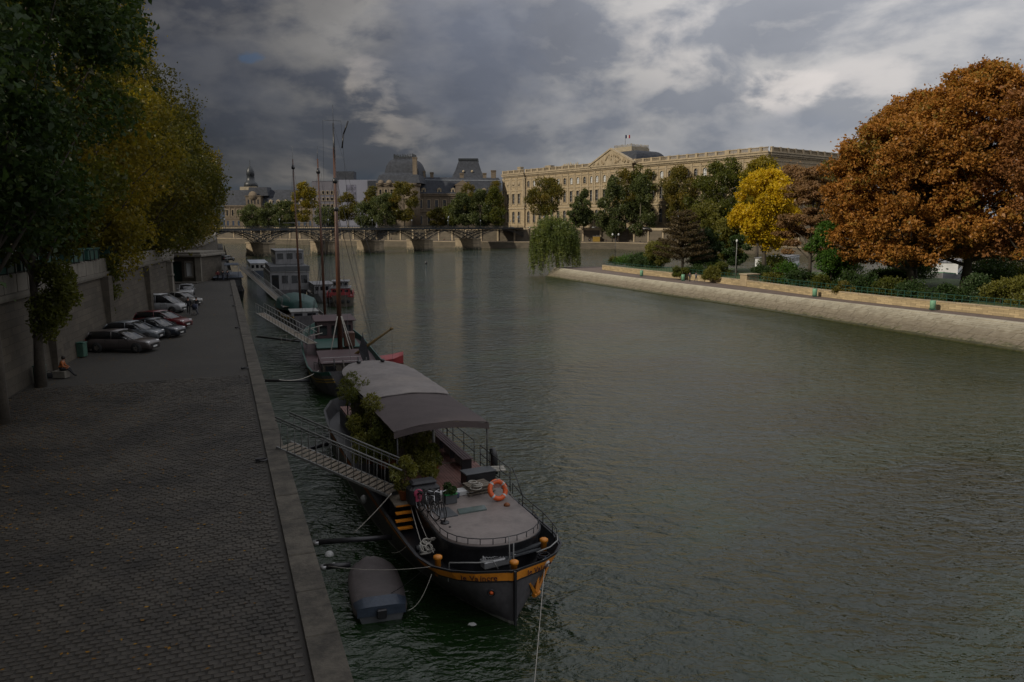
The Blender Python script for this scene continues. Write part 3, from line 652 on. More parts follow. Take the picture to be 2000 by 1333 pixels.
def window_mesh(w_, h_, style, blind=False):
    k = (w_, h_, style, blind)
    if k in _wm: return _wm[k]
    f = MB(); s = .28
    f.box((-w_/2 - s/2, -.1, h_/2), (s, .24, h_ + .1)); f.box((w_/2 + s/2, -.1, h_/2), (s, .24, h_ + .1)); f.box((0, -.18, -.15), (w_ + 1.0, .42, .3))
    if style == 'ped':
        f.box((0, -.2, h_ + .25), (w_ + 1.2, .5, .35)); f.add([(-w_/2 - .7, -.42, h_ + .43), (w_/2 + .7, -.42, h_ + .43), (0, -.42, h_ + 1.25), (-w_/2 - .7, 0, h_ + .43), (w_/2 + .7, 0, h_ + .43), (0, 0, h_ + 1.25)], [(0, 1, 2), (0, 2, 5, 3), (1, 4, 5, 2)])
    elif style == 'arch':
        n = 8; rr = w_/2
        for q in range(n):
            a0, a1 = math.pi*q/n, math.pi*(q + 1)/n; o_ = rr + s
            P = lambda r_, a, y_: (r_*math.cos(a), y_, h_ - rr + r_*math.sin(a))
            f.add([P(rr, a0, -.22), P(o_, a0, -.22), P(o_, a1, -.22), P(rr, a1, -.22), P(rr, a0, .1), P(o_, a0, .0), P(o_, a1, .0), P(rr, a1, .1)], [(0, 1, 2, 3), (1, 5, 6, 2), (0, 3, 7, 4)])
        for sg in (-1, 1):   # spandrels close the square opening round the arch
            pts = [(sg*rr, -.02, h_ - rr)] + [(sg*rr*math.cos(a), -.02, h_ - rr + rr*math.sin(a)) for a in [math.pi/2*q/4 for q in range(1, 5)]] + [(sg*rr, -.02, h_)]
            f.add(pts, [tuple(range(len(pts)))])
    else:
        f.box((0, -.1, h_ + .15), (w_ + .56, .26, .3))
    g = MB(); g.add([(-w_/2, .38, 0), (w_/2, .38, 0), (w_/2, .38, h_), (-w_/2, .38, h_)], [(0, 1, 2, 3)])
    br_ = MB(); br_.box((0, .33, h_/2), (.12, .08, h_)); br_.box((0, .33, h_*.62), (w_, .08, .1)); br_.box((0, .33, h_*.3), (w_, .08, .08))
    fm = f.mesh('window'); fm.materials.append(M['limestone_trim']); gm = g.mesh('pane'); gm.materials.append(M['window_blind'] if blind else M['window_glass']); bm_ = br_.mesh('glazing_bar'); bm_.materials.append(M['white_paint'] if not blind else M['zinc'])
    _wm[k] = (fm, gm, bm_); return _wm[k]
def put_window(root, x, y, z, w_, h_, style, rz=0.0, blind=False, bars=True):
    fm, gm, bm_ = window_mesh(w_, h_, style, blind)
    o = mesh_obj('window', fm, None, root, (x, y, z), (0, 0, rz)); mesh_obj('pane', gm, None, o)
    if bars: mesh_obj('glazing_bar', bm_, None, o)
    return o
def balustrade(b, L, z, y=0.0, step=6.0, h_=2.0):
    b.box((L/2, y, z + .2), (L, .9, .4)); b.box((L/2, y, z + h_), (L, .9, .35))
    x = .6
    while x < L: b.box((x, y, z + h_/2 + .1), (.26, .3, h_ - .4)); x += .62
    x = .8
    while x < L: b.box((x, y - .06, z + h_/2 + .12), (1.3, 1.1, h_ + .45)); x += step
def chimney(root, x, y, z, w_, h_, d_=1.6, m='limestone_trim'):
    b = MB(); b.box((x, y, z + h_/2), (w_, d_, h_)); b.box((x, y, z + h_ - .5), (w_ + .5, d_ + .5, .4)); b.box((x, y, z + h_ + .1), (w_ + .35, d_ + .35, .3)); return b.build('chimney', M[m], root)

# the long palace facade
LU = Vector((0.5992, -0.8006, 0)); L0 = Vector((-5, 520, 0)); BZ = 9.5
PL = 203.6
palace = thing('palace_wing', (L0.x, L0.y, BZ), math.atan2(LU.y, LU.x), 'long sandstone palace facade with pediment and roof balustrade on the far bank', 'palace')
# local: x along the facade, -y outward, z up
secs = [(0, 23, 3, 1.1), (23, 88, 11, 0), (88, 119, 5, 1.4), (119, 181, 11, 0), (181, 203.6, 3, 1.1)]
TOP = 35.0
for si, (xa, xb, nb, pr) in enumerate(secs):
    L = xb - xa; holes = []; bays = [(i + .5)*L/nb if nb != 3 else L/2 + (i - 1)*6.0 for i in range(nb)]
    for x in bays:
        holes += [(x - 1.25, x + 1.25, 4.0, 11.2), (x - 1.2, x + 1.2, 16.2, 22.4)]
        if nb == 11 or si == 2: holes.append((x - 1.15, x + 1.15, 26.6, 30.4))
    b = MB(); wall_grid(b, L, 0, TOP, holes, .5)
    if pr:
        b.add([(0, 0, 0), (0, 3, 0), (0, 3, TOP), (0, 0, TOP)], [(0, 1, 2, 3)]); b.add([(L, 0, 0), (L, 3, 0), (L, 3, TOP), (L, 0, TOP)], [(3, 2, 1, 0)])
    wob = b.build('wall', M['limestone'], palace, (xa, -pr, 0))
    for i, x in enumerate(bays):
        put_window(palace, xa + x, -pr, 4.0, 2.5, 7.2, 'arch'); put_window(palace, xa + x, -pr, 16.2, 2.4, 6.2, 'ped')
        if nb == 11 or si == 2: put_window(palace, xa + x, -pr, 26.6, 2.3, 3.8, 'arch', blind=((i*7 + si) % 3 != 1))
        else:
            b = MB(); b.box((xa + x, -pr - .08, 28.6), (2.6, .25, 3.6), bev=.1); b.lathe([(0.01, -.1), (1.1, -.1), (.8, .15), (.01, .25)], c=(xa + x, -pr - .2, 28.6), n=10, axis='y'); b.build('relief_panel', M['limestone_trim'], palace)
    b = MB()
    for (z, h_, o_) in ((1.4, .5, .25), (13.2, .8, .45), (14.6, .35, .25), (24.6, .45, .3), (31.6, .4, .3), (33.6, .6, .55), (34.4, .8, 1.15), (35.2, .4, 1.5)):
        b.box((xa + L/2, -pr - o_/2, z), (L + (o_ if pr else 0), o_, h_))
    b.build('string_courses', M['limestone_trim'], palace)
    b = MB()
    edges = sorted({0.6, L - .6} | {(bays[i] + bays[i + 1])/2 for i in range(nb - 1)})
    for x in edges:
        for dx_ in ((-.75, .75) if nb == 3 or si == 2 else (0,)):
            b.box((xa + x + dx_*.9, -pr - .14, 23.5), (.95, .26, 17.6)); b.box((xa + x + dx_*.9, -pr - .2, 32.3), (1.25, .4, .9)); b.box((xa + x + dx_*.9, -pr - .2, 15.3), (1.2, .4, .8))
    b.build('pilasters', M['limestone_trim'], palace)
    k = xa + .9
    b = MB()
    while k < xb - .5: b.box((k, -pr - .55, 34.0), (.5, .7, .45)); k += 1.1
    tag(b.build('modillions', M['limestone_trim'], palace), kind='stuff')
    b = MB(); balustrade(b, L, 35.4, -.3 - pr); b.build('balustrade', M['limestone_trim'], palace, (xa, 0, 0))
# pediment
b = MB(); xm = 103.5
for y0, y1, hx, zb, zt in ((-2.9, -1.2, 17.5, 35.4, 43.6), ):
    b.add([(xm - hx, y0, zb), (xm + hx, y0, zb), (xm, y0, zt), (xm - hx, y1, zb), (xm + hx, y1, zb), (xm, y1, zt)], [(0, 1, 2), (0, 2, 5, 3), (1, 4, 5, 2), (3, 5, 4)])
b.build('pediment', M['limestone_trim'], palace)
b = MB()
for sg in (-1, 1):
    b.loft([[(xm + sg*18.2, -3.4, 35.4 + k), (xm, -3.4, 43.7 + k), (xm, -1.0, 43.7 + k), (xm + sg*18.2, -1.0, 35.4 + k)] for k in (0, .9)], True, True)
b.build('raking_cornice', M['limestone_trim'], palace)
b = MB(); random.seed(3)
for k in range(34):
    u_ = random.uniform(-1, 1); zz_ = 36.2 + (1 - abs(u_))*5.6*random.random(); b.lathe([(.05, -.6), (.45, 0), (.3, .7), (.05, 1.0)], c=(xm + u_*14, -3.1, zz_), n=6)
b.build('relief_figures', M['limestone'], palace)
# flat roof and end return (east front, seen obliquely)
b = MB(); b.box((PL/2, 14, 35.0), (PL, 28, .4)); b.build('roof', M['zinc'], palace)
b = MB(); wall_grid(b, 90, 0, TOP, [(x - 1.3, x + 1.3, z, z + h_) for x in [8 + 7*i for i in range(11)] for z, h_ in ((4, 6.5), (16, 7))], .5)
o = b.build('side_wall', M['limestone'], palace, (PL, 0.0, 0), (0, 0, math.pi/2))
for x in [8 + 7*i for i in range(11)]:
    for z, h_, s_ in ((4, 6.5, 'flat'), (16, 7, 'ped')): put_window(palace, PL, x, z, 2.6, h_, s_, math.pi/2)
b = MB()
for (z, h_, o_) in ((13.2, .8, .45), (31.6, .4, .3), (33.6, .6, .55), (34.4, .8, 1.15), (35.2, .4, 1.5)): b.box((PL + o_/2, 45, z), (o_, 90 + o_, h_))
b.build('side_cornice', M['limestone_trim'], palace)
b = MB(); balustrade(b, 90, 35.4, -.3); b.build('side_balustrade', M['limestone_trim'], palace, (PL, 0, 0), (0, 0, math.pi/2))
# square dome behind the pediment, with crest and flag
def square_dome(name, parent, c, base, h_, topw, m='slate', n=9, crest=True, exp=1.0):
    b = MB(); rings = []
    for i in range(n):
        k = i/(n - 1); r_ = topw/2 + (base/2 - topw/2)*math.cos(k*math.pi/2)**exp; z = h_*math.sin(k*math.pi/2)
        rings.append([(c[0] + sx*r_, c[1] + sy*r_, c[2] + z) for sx, sy in ((-1, -1), (1, -1), (1, 1), (-1, 1))])
    b.loft(rings, True, True); return b.build(name, M[m], parent)
def cresting(parent, c, w_, z, h_=1.6):
    b = MB()
    for sx, sy, L_, rz in ((0, -1, w_, 0), (0, 1, w_, 0), (-1, 0, w_, 1.57), (1, 0, w_, 1.57)):
        b.box((c[0] + sx*w_/2, c[1] + sy*w_/2, z + .3), (L_, .5, .6), rz=rz)
        k = -w_/2
        while k <= w_/2:
            b.box((c[0] + sx*w_/2 + (k if sx == 0 else 0), c[1] + sy*w_/2 + (k if sy == 0 else 0), z + .6 + h_*.3), (.35, .35, h_*random.uniform(.5, 1.1))); k += 1.1
    return b.build('cresting', M['bridge_iron' if w_ < 14 else 'limestone_grey'], parent)
cd = (73, 45, 35.2)
b = MB(); b.box((cd[0], cd[1], 37.0), (24, 24, 4)); b.build('dome_drum', M['limestone_grey'], palace)
square_dome('dome', palace, (cd[0] + 3, cd[1], 38.6), 27, 8.6, 13.5, exp=.8); 
b = MB(); b.box((cd[0] - 1, cd[1], 48.2), (15.5, 15.5, 2.2)); b.build('dome_platform', M['limestone_grey'], palace); cresting(palace, (cd[0] - 1, cd[1]), 14.5, 49.3, 2.0)
fp = palace.matrix_basis @ Vector((cd[0] - 2.5, cd[1] - 4, 48.6))
o = thing('flagpole', tuple(palace.location + Matrix.Rotation(math.atan2(LU.y, LU.x), 3, 'Z') @ Vector((cd[0] - 2.5, cd[1] - 4, 48.6))), 0, 'thin pole flying a blue, white and red flag on the palace dome', 'flagpole')
b = MB(); b.tube([(0, 0, 0), (0, 0, 9)], [.14, .07], 6); b.build('pole', M['black_paint'], o)
M['flag_blue'] = mat('flag_blue', (0.02, 0.03, 0.10), .8); M['flag_red'] = mat('flag_red', (0.35, 0.03, 0.05), .8)
for i, mm in enumerate(('flag_blue', 'white_paint', 'flag_red')):
    b = MB(); rings = []
    for k in range(4):
        x = .1 + i*.95 + k*.95/3; y_ = .25*math.sin(x*2.2); rings.append([(x, y_, 6.9), (x, y_, 8.9), (x, y_ + .04, 8.9), (x, y_ + .04, 6.9)])
    b.loft(rings); b.build('flag_stripe', M[mm], o)
# sculpted roof group and chimney stumps along the palace roof
b = MB(); random.seed(9)
b.box((49, 16, 36.6), (15, 7, 3)); b.build('roof_block', M['limestone_grey'], palace)
b = MB()
for k in range(26):
    x = 42 + 14*random.random(); b.lathe([(.2, 0), (random.uniform(.5, 1.0), random.uniform(.5, 1.5)), (.15, random.uniform(1.6, 3.2))], c=(x, 14 + 4*random.random(), 38), n=6)
b.build('roof_sculpture', M['limestone_grey'], palace)
chimney(palace, 7, 8, 35, 3.4, 5.2, 2.4); chimney(palace, 30, 14, 35, 5.5, 5.0, 3)
b = MB(); b.add([(18, 10, 35.4), (34, 10, 35.4), (34, 24, 35.4), (18, 24, 35.4), (26, 17, 39.6)], [(0, 1, 4), (1, 2, 4), (2, 3, 4), (3, 0, 4)]); b.build('low_slate_roof', M['zinc'], palace)

M['trim_cloud_shade'] = mat('trim_cloud_shade', (0.16, 0.125, 0.088), 0.85, 0.22, 0.5, 0.3, stain=0.35)  # limestone trim darkened to carry the same cloud shadow in its colour
# slate-roofed wing behind the footbridge
def facing(name, px0, px1, Y0, Y1, label, cat, z=BZ):
    a = A(px0, 440, Y0); c_ = A(px1, 440, Y1); u = Vector((c_.x - a.x, c_.y - a.y, 0)); L = u.length
    return thing(name, (a.x, a.y, z), math.atan2(u.y, u.x), label, cat), L
wg, L = facing('slate_roofed_wing', 815, 982, 505, 512, 'lower palace wing with grey slate mansard and dormers beyond the footbridge', 'palace')
holes = []; nb = 11; bays = [(i + .5)*L/nb for i in range(nb)]
for x in bays: holes += [(x - 1.0, x + 1.0, 13.2, 18.6), (x - .9, x + .9, 3.2, 8.4)]
b = MB(); wall_grid(b, L, 0, 22.5, holes); b.build('wall', M['limestone_cloud_shade'], wg)
for i, x in enumerate(bays): put_window(wg, x, 0, 13.2, 2.0, 5.4, 'flat', bars=False); put_window(wg, x, 0, 3.2, 1.8, 5.2, 'arch', bars=False)
b = MB()
for (z, h_, o_) in ((11.3, .7, .5), (20.4, .4, .3), (21.6, .7, .8), (22.4, .5, 1.1)): b.box((L/2, -o_/2, z), (L, o_, h_))
for x in bays: b.box((x + L/nb/2, -.1, 16), (.7, .24, 9))
b.build('string_courses', M['trim_cloud_shade'], wg)
b = MB(); b.loft([[(-.5, -.6, 22.6), (L, -.6, 22.6), (L, 16, 22.6), (-.5, 16, 22.6)], [(1.0, 4.2, 31.2), (L - 1, 4.2, 31.2), (L - 1, 12, 31.2), (1.0, 12, 31.2)], [(2.0, 6.5, 33.4), (L - 2, 6.5, 33.4), (L - 2, 9, 33.4), (2.0, 9, 33.4)]]); b.build('roof', M['slate'], wg)
b = MB(); b.box((L/2, 4.6, 31.5), (L - 1, 1.1, .5)); b.build('roof_ridge', M['zinc'], wg)
def dormer(root, x, y, z, w_=1.9, h_=2.6):
    b = MB(); b.box((x, y + .5, z + h_/2), (w_ + .8, 2.2, h_)); b.add([(x - w_/2 - .8, y - .75, z + h_), (x + w_/2 + .8, y - .75, z + h_), (x, y - .75, z + h_ + 1.1), (x - w_/2 - .8, y + 1.6, z + h_), (x + w_/2 + .8, y + 1.6, z + h_), (x, y + 1.6, z + h_ + 1.1)], [(0, 1, 2), (0, 2, 5, 3), (1, 4, 5, 2)]); o = b.build('dormer', M['limestone_trim'], root)
    b = MB(); b.add([(x - w_*.35, y - .63, z + .5), (x + w_*.35, y - .63, z + .5), (x + w_*.35, y - .63, z + h_ - .4), (x - w_*.35, y - .63, z + h_ - .4)], [(0, 1, 2, 3)]); b.build('pane', M['window_glass'], o)
for f in (.08, .26, .42, .60, .78, .93): dormer(wg, L*f, .6, 22.8)
b = MB(); b.box((L*.53, -.3, 25.5), (9, 1.6, 5)); b.add([(L*.53 - 5.6, -1.3, 27.9), (L*.53 + 5.6, -1.3, 27.9), (L*.53, -1.3, 31.4), (L*.53 - 5.6, 4, 27.9), (L*.53 + 5.6, 4, 27.9), (L*.53, 4, 31.4)], [(0, 1, 2), (0, 2, 5, 3), (1, 4, 5, 2)]); b.build('centre_pediment', M['trim_cloud_shade'], wg)
for f, w_, h_ in ((.075, 3.4, 6.4), (.18, 2.2, 5.6), (.53, 2.6, 5.2), (.80, 2.2, 5.4), (.905, 3.2, 7.2)): chimney(wg, L*f, 7, 30.8, w_, h_, 1.6, 'trim_cloud_shade')
# truncated slate pavilion roof behind it
o, Lp = facing('pavilion_roof_tower', 881, 948, 545, 545, 'tall truncated slate pavilion roof rising behind the lower wing', 'pavilion')
b = MB(); b.box((Lp/2, 12, 17), (Lp - 1, 22, 34)); b.build('wall', M['limestone_grey'], o)
b = MB(); b.loft([[(0, 0, 33.5), (Lp, 0, 33.5), (Lp, 24, 33.5), (0, 24, 33.5)], [(3.4, 4, 41), (Lp - 3.4, 4, 41), (Lp - 3.4, 20, 41), (3.4, 20, 41)], [(5.5, 6, 47.4), (Lp - 5.5, 6, 47.4), (Lp - 5.5, 18, 47.4), (5.5, 18, 47.4)]]); b.build('roof', M['slate'], o)
b = MB(); b.box((Lp/2, 12, 47.9), (Lp - 10.3, 13, 1.5)); b.build('roof_cap', M['bridge_iron'], o)
for xx in (Lp*.37, Lp*.62): b = MB(); b.lathe([(.01, -.3), (.9, -.3), (.7, .3), (.01, .35)], c=(xx, 2.6, 39.5), n=8, axis='y'); b.build('oculus', M['limestone_trim'], o)

# domed corner pavilion
dp, L = facing('domed_pavilion', 737, 822, 495, 492, 'domed corner pavilion with grey slate dome and sculpted crest, left of the lower wing', 'pavilion')
xr = L*.62
holes = [(x - .8, x + .8, 21.6, 24.8) for x in (2.6, 6.2, 9.8, 13.4)] + [(x - .9, x + .9, 12, 17.5) for x in (4, 10)] + [(x - .9, x + .9, 3, 8) for x in (4, 10)]
b = MB(); wall_grid(b, xr, 0, 28.5, holes); b.build('wall', M['limestone_cloud_shade'], dp)
for x in (2.6, 6.2, 9.8, 13.4): put_window(dp, x, 0, 21.6, 1.6, 3.2, 'flat', bars=False)
for x in (4, 10): put_window(dp, x, 0, 12, 1.8, 5.5, 'flat', bars=False); put_window(dp, x, 0, 3, 1.8, 5, 'arch', bars=False)
b = MB(); b.lathe([(5.4, 0), (5.4, 28.5)], c=(xr + 4.2, 4.0, 0), n=20); b.lathe([(5.9, 26.6), (6.1, 28.6)], c=(xr + 4.2, 4.0, 0), n=20); b.lathe([(5.7, 18.8), (5.8, 19.6)], c=(xr + 4.2, 4.0, 0), n=20); b.build('round_corner', M['limestone_cloud_shade'], dp)
b = MB(); b.add([(0, 0, 0), (0, 20, 0), (0, 20, 28.5), (0, 0, 28.5)], [(0, 1, 2, 3)])
for (z, h_, o_) in ((10.6, .6, .4), (19.2, .6, .4), (27.4, .5, .6), (28.4, .6, .9)): b.box((xr/2, -o_/2, z), (xr, o_, h_))
b.build('string_courses', M['trim_cloud_shade'], dp)
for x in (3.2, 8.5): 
    b = MB(); b.lathe([(1.9, -.4), (1.9, .4)], c=(x, -.5, 28.8), n=12, axis='y'); b.build('round_gable', M['trim_cloud_shade'], dp)
b = MB(); b.loft([[(-.4, -.5, 28.7), (L, -.5, 28.7), (L, 20, 28.7), (-.4, 20, 28.7)], [(1.5, 1.6, 33.6), (L - 1.5, 1.6, 33.6), (L - 1.5, 18, 33.6), (1.5, 18, 33.6)], [(5, 5, 35.4), (L - 5, 5, 35.4), (L - 5, 15, 35.4), (5, 15, 35.4)]]); b.build('mansard', M['slate'], dp)
square_dome('dome', dp, (L*.53, 17, 32), 22.5, 12.2, 12.5, exp=1.1)
b = MB(); b.box((L*.53, 17, 44.6), (12.6, 12.6, 1.2)); b.build('dome_platform', M['slate'], dp); cresting(dp, (L*.53, 17), 12, 45.2, 2.4)
chimney(dp, L*.86, 3.5, 28, 2.6, 16.5, 2.2, 'trim_cloud_shade')

# scaffolded building wrapped in a printed sheet
sb, L = facing('wrapped_building', 664, 737, 560, 560, 'building wrapped in a pale grey sheet with a tall dark printed picture', 'building')
M['wrap'] = mat('wrap', (0.19, 0.195, 0.24), .8, .05, .2); M['wrap_print'] = mat('wrap_print', (0.05, 0.052, 0.075), .7, .8, .35, col2=(0.20, 0.20, 0.27))
b = MB(); b.box((L/2, 8, 16), (L, 15, 37)); b.build('wrapped_block', M['wrap'], sb)
b = MB(); b.box((4.5, 6, 37.5), (12.5, 9, 6)); b.build('roof_block', M['slate'], sb); b = MB(); b.box((L - 3, 0.3, 20), (6.5, 1.4, 28)); b.build('dark_side', M['slate'], sb)
b = MB(); b.add([(5.2, .35, 10.0), (12.2, .35, 10.0), (12.2, .35, 31.0), (5.2, .35, 31.0)], [(0, 1, 2, 3)]); b.build('printed_picture', M['wrap_print'], sb)
# a pale printed figure on the banner
b = MB(); b.add([(9.3, .30, 11.5), (10.9, .30, 11.5), (11.0, .30, 16.5), (10.4, .30, 21.5), (9.5, .30, 21.5), (8.9, .30, 16.5)], [(0, 1, 2, 3, 4, 5)]); b.lathe([(.01, -.02), (.5, 0), (.01, .02)], c=(10, .28, 22.4), n=8, axis='y'); b.build('printed_figure', M['wrap'], sb)
pb_, L = facing('pale_office_block', 612, 668, 600, 600, 'pale mauve-grey building half hidden behind the ship masts', 'building')
b = MB(); holes = [(x - .9, x + .9, z, z + 2.2) for x in [2 + 3.3*i for i in range(6)] for z in (6, 11, 16, 21, 26)]
M['mauve'] = mat('mauve', (0.12, 0.115, 0.135), .8, .1, .3); wall_grid(b, L, 0, 35.5, holes); b.box((L/2, 8, 35.6), (L, 16, .6)); b.build('wall', M['mauve'], pb_)
for h_ in holes: put_window(pb_, (h_[0] + h_[1])/2, 0, h_[2], 1.8, 2.2, 'flat', bars=False)

# far gallery with its own pavilion, far left
fg, L = facing('far_gallery', 440, 622, 650, 640, 'distant long palace gallery with low slate roof, far left of the bridge', 'palace')
nb = 17; bays = [(i + .5)*L/nb for i in range(nb)]; holes = []
for x in bays: holes += [(x - .9, x + .9, 10, 15), (x - .9, x + .9, 2, 6)]
b = MB(); wall_grid(b, L, 0, 18.5, holes); b.build('wall', M['limestone_cloud_shade'], fg)
for x in bays: put_window(fg, x, 0, 10, 1.8, 5, 'flat', bars=False)
b = MB()
for (z, h_, o_) in ((8, .6, .4), (17.4, .5, .6), (18.4, .6, .9)): b.box((L/2, -o_/2, z), (L, o_, h_))
for x in bays: b.box((x + L/nb/2, -.2, 13), (.8, .3, 9))
b.build('string_courses', M['trim_cloud_shade'], fg)
b = MB(); b.loft([[(0, -.5, 18.6), (L, -.5, 18.6), (L, 16, 18.6), (0, 16, 18.6)], [(.5, 6.2, 31.5), (L, 6.2, 31.5), (L, 9, 31.5), (.5, 9, 31.5)]]); b.build('roof', M['slate'], fg)
for f in (.50, .58, .66, .74, .82, .9): dormer(fg, L*f, .7, 19.5, 2.0, 2.8)
for x0 in (L*.33, ):
    b = MB(); b.box((x0, 2, 13), (13, 9, 26)); b.box((x0, 2, 26.2), (14, 10, .7)); b.build('pavilion_block', M['limestone_cloud_shade'], fg); b = MB(); b.lathe([(3.6, -.4), (3.6, .4)], c=(x0, -2.6, 26.5), n=14, axis='y'); b.build('round_pediment', M['trim_cloud_shade'], fg)
    b = MB(); b.box((x0 + 3, 5, 30), (18, 10, 7), taper=.86); b.build('pavilion_roof', M['slate'], fg)
    for i in range(4):
        b = MB(); b.box((x0 - 4.2 + i*2.8, -2.55, 21.5), (1.1, .2, 3.6)); b.build('pane', M['window_glass'], fg)
o = thing('clock_tower', tuple(A(494, 440, 700)[:2]) + (BZ,), 0, 'dark stepped tower with a domed lantern on the far left skyline', 'tower')
b = MB(); b.box((0, 0, 18), (15, 15, 36)); b.build('tower_base', M['limestone_grey'], o); b = MB(); b.lathe([(6.5, 36), (5.5, 40), (3.8, 41), (3.2, 46), (3.6, 46.4), (3.4, 50), (2.2, 53), (.5, 54.5), (.15, 60)], n=12); b.build('lantern', M['bridge_iron'], o)

# houses along the left street: grey-beige fronts half hidden behind the trees
def house(x, y, rz, W_, floors, label, shop=True):
    o = thing('stone_house', (x, y, 8.3), rz, label, 'building', 'houses along the left street'); nbw = int(W_/3.0); bays = [(i + .5)*W_/nbw for i in range(nbw)]
    holes = []
    for f in range(floors):
        for xx in bays: holes.append((xx - .6, xx + .6, 4.6 + f*3.3, 6.9 + f*3.3))
    H = 4.2 + floors*3.3
    for i in range(0, nbw - 1, 2): holes.append((bays[i] - .9, bays[i + 1] + .9, .5, 3.4))
    b = MB(); wall_grid(b, W_, 0, H, holes, .3); b.add([(0, 0, 0), (0, 12, 0), (0, 12, H), (0, 0, H)], [(0, 1, 2, 3)]); b.add([(W_, 0, 0), (W_, 12, 0), (W_, 12, H), (W_, 0, H)], [(3, 2, 1, 0)]); b.build('wall', M['limestone'] if rz > 0 else M['limestone_grey'], o)
    for f in range(floors):
        for xx in bays: put_window(o, xx, 0, 4.6 + f*3.3, 1.2, 2.3, 'flat')
    for i in range(0, nbw - 1, 2):
        b = MB(); b.box(((bays[i] + bays[i + 1])/2, .3, 1.95), (bays[i + 1] - bays[i] + 1.8, .05, 2.9)); b.build('shop_window', M['window_glass'] if i % 4 else M['window_blind'], o)
    b = MB(); b.box((W_/2, -.2, 4.1), (W_, .5, .35)); b.box((W_/2, -.25, H - .1), (W_, .7, .4)); b.build('cornice', M['limestone_trim'], o)
    b = MB(); b.loft([[(0, 0, H), (W_, 0, H), (W_, 12, H), (0, 12, H)], [(.3, 1.8, H + 3.4), (W_ - .3, 1.8, H + 3.4), (W_ - .3, 10, H + 3.4), (.3, 10, H + 3.4)], [(.3, 5.5, H + 4.6), (W_ - .3, 5.5, H + 4.6), (W_ - .3, 6.5, H + 4.6), (.3, 6.5, H + 4.6)]]); b.build('roof', M['slate'], o)
    for k in (.2, .8): chimney(o, W_*k, 6, H + 3, 1.6, 3, .8)
hl = ['beige house front behind the street trees above the near wall', 'narrow house front with white shop windows above the parapet', 'grey stone house behind the second quay tree', 'shaded house beyond the parked vans street', 'distant house front near the end of the tree row', 'stone house close to the camera on the left street']
ys = [-38, -14, 10, 34, 58, 82]
for i, y in enumerate((-40, -16, 8, 32, 56, 80, 104, 128)):
    x, a = wall_x(max(-29, min(y, 360))); a = math.atan(.27)
    px_ = -46 - .27*y
    house(px_, y, math.pi/2 + a, 23.5, 6, (hl + hl)[i] if i < 6 else ('far grey house at the end of the left street' if i == 6 else 'last stone house of the left street row'))  # storeys raised so the row casts its shadow over quay and barge
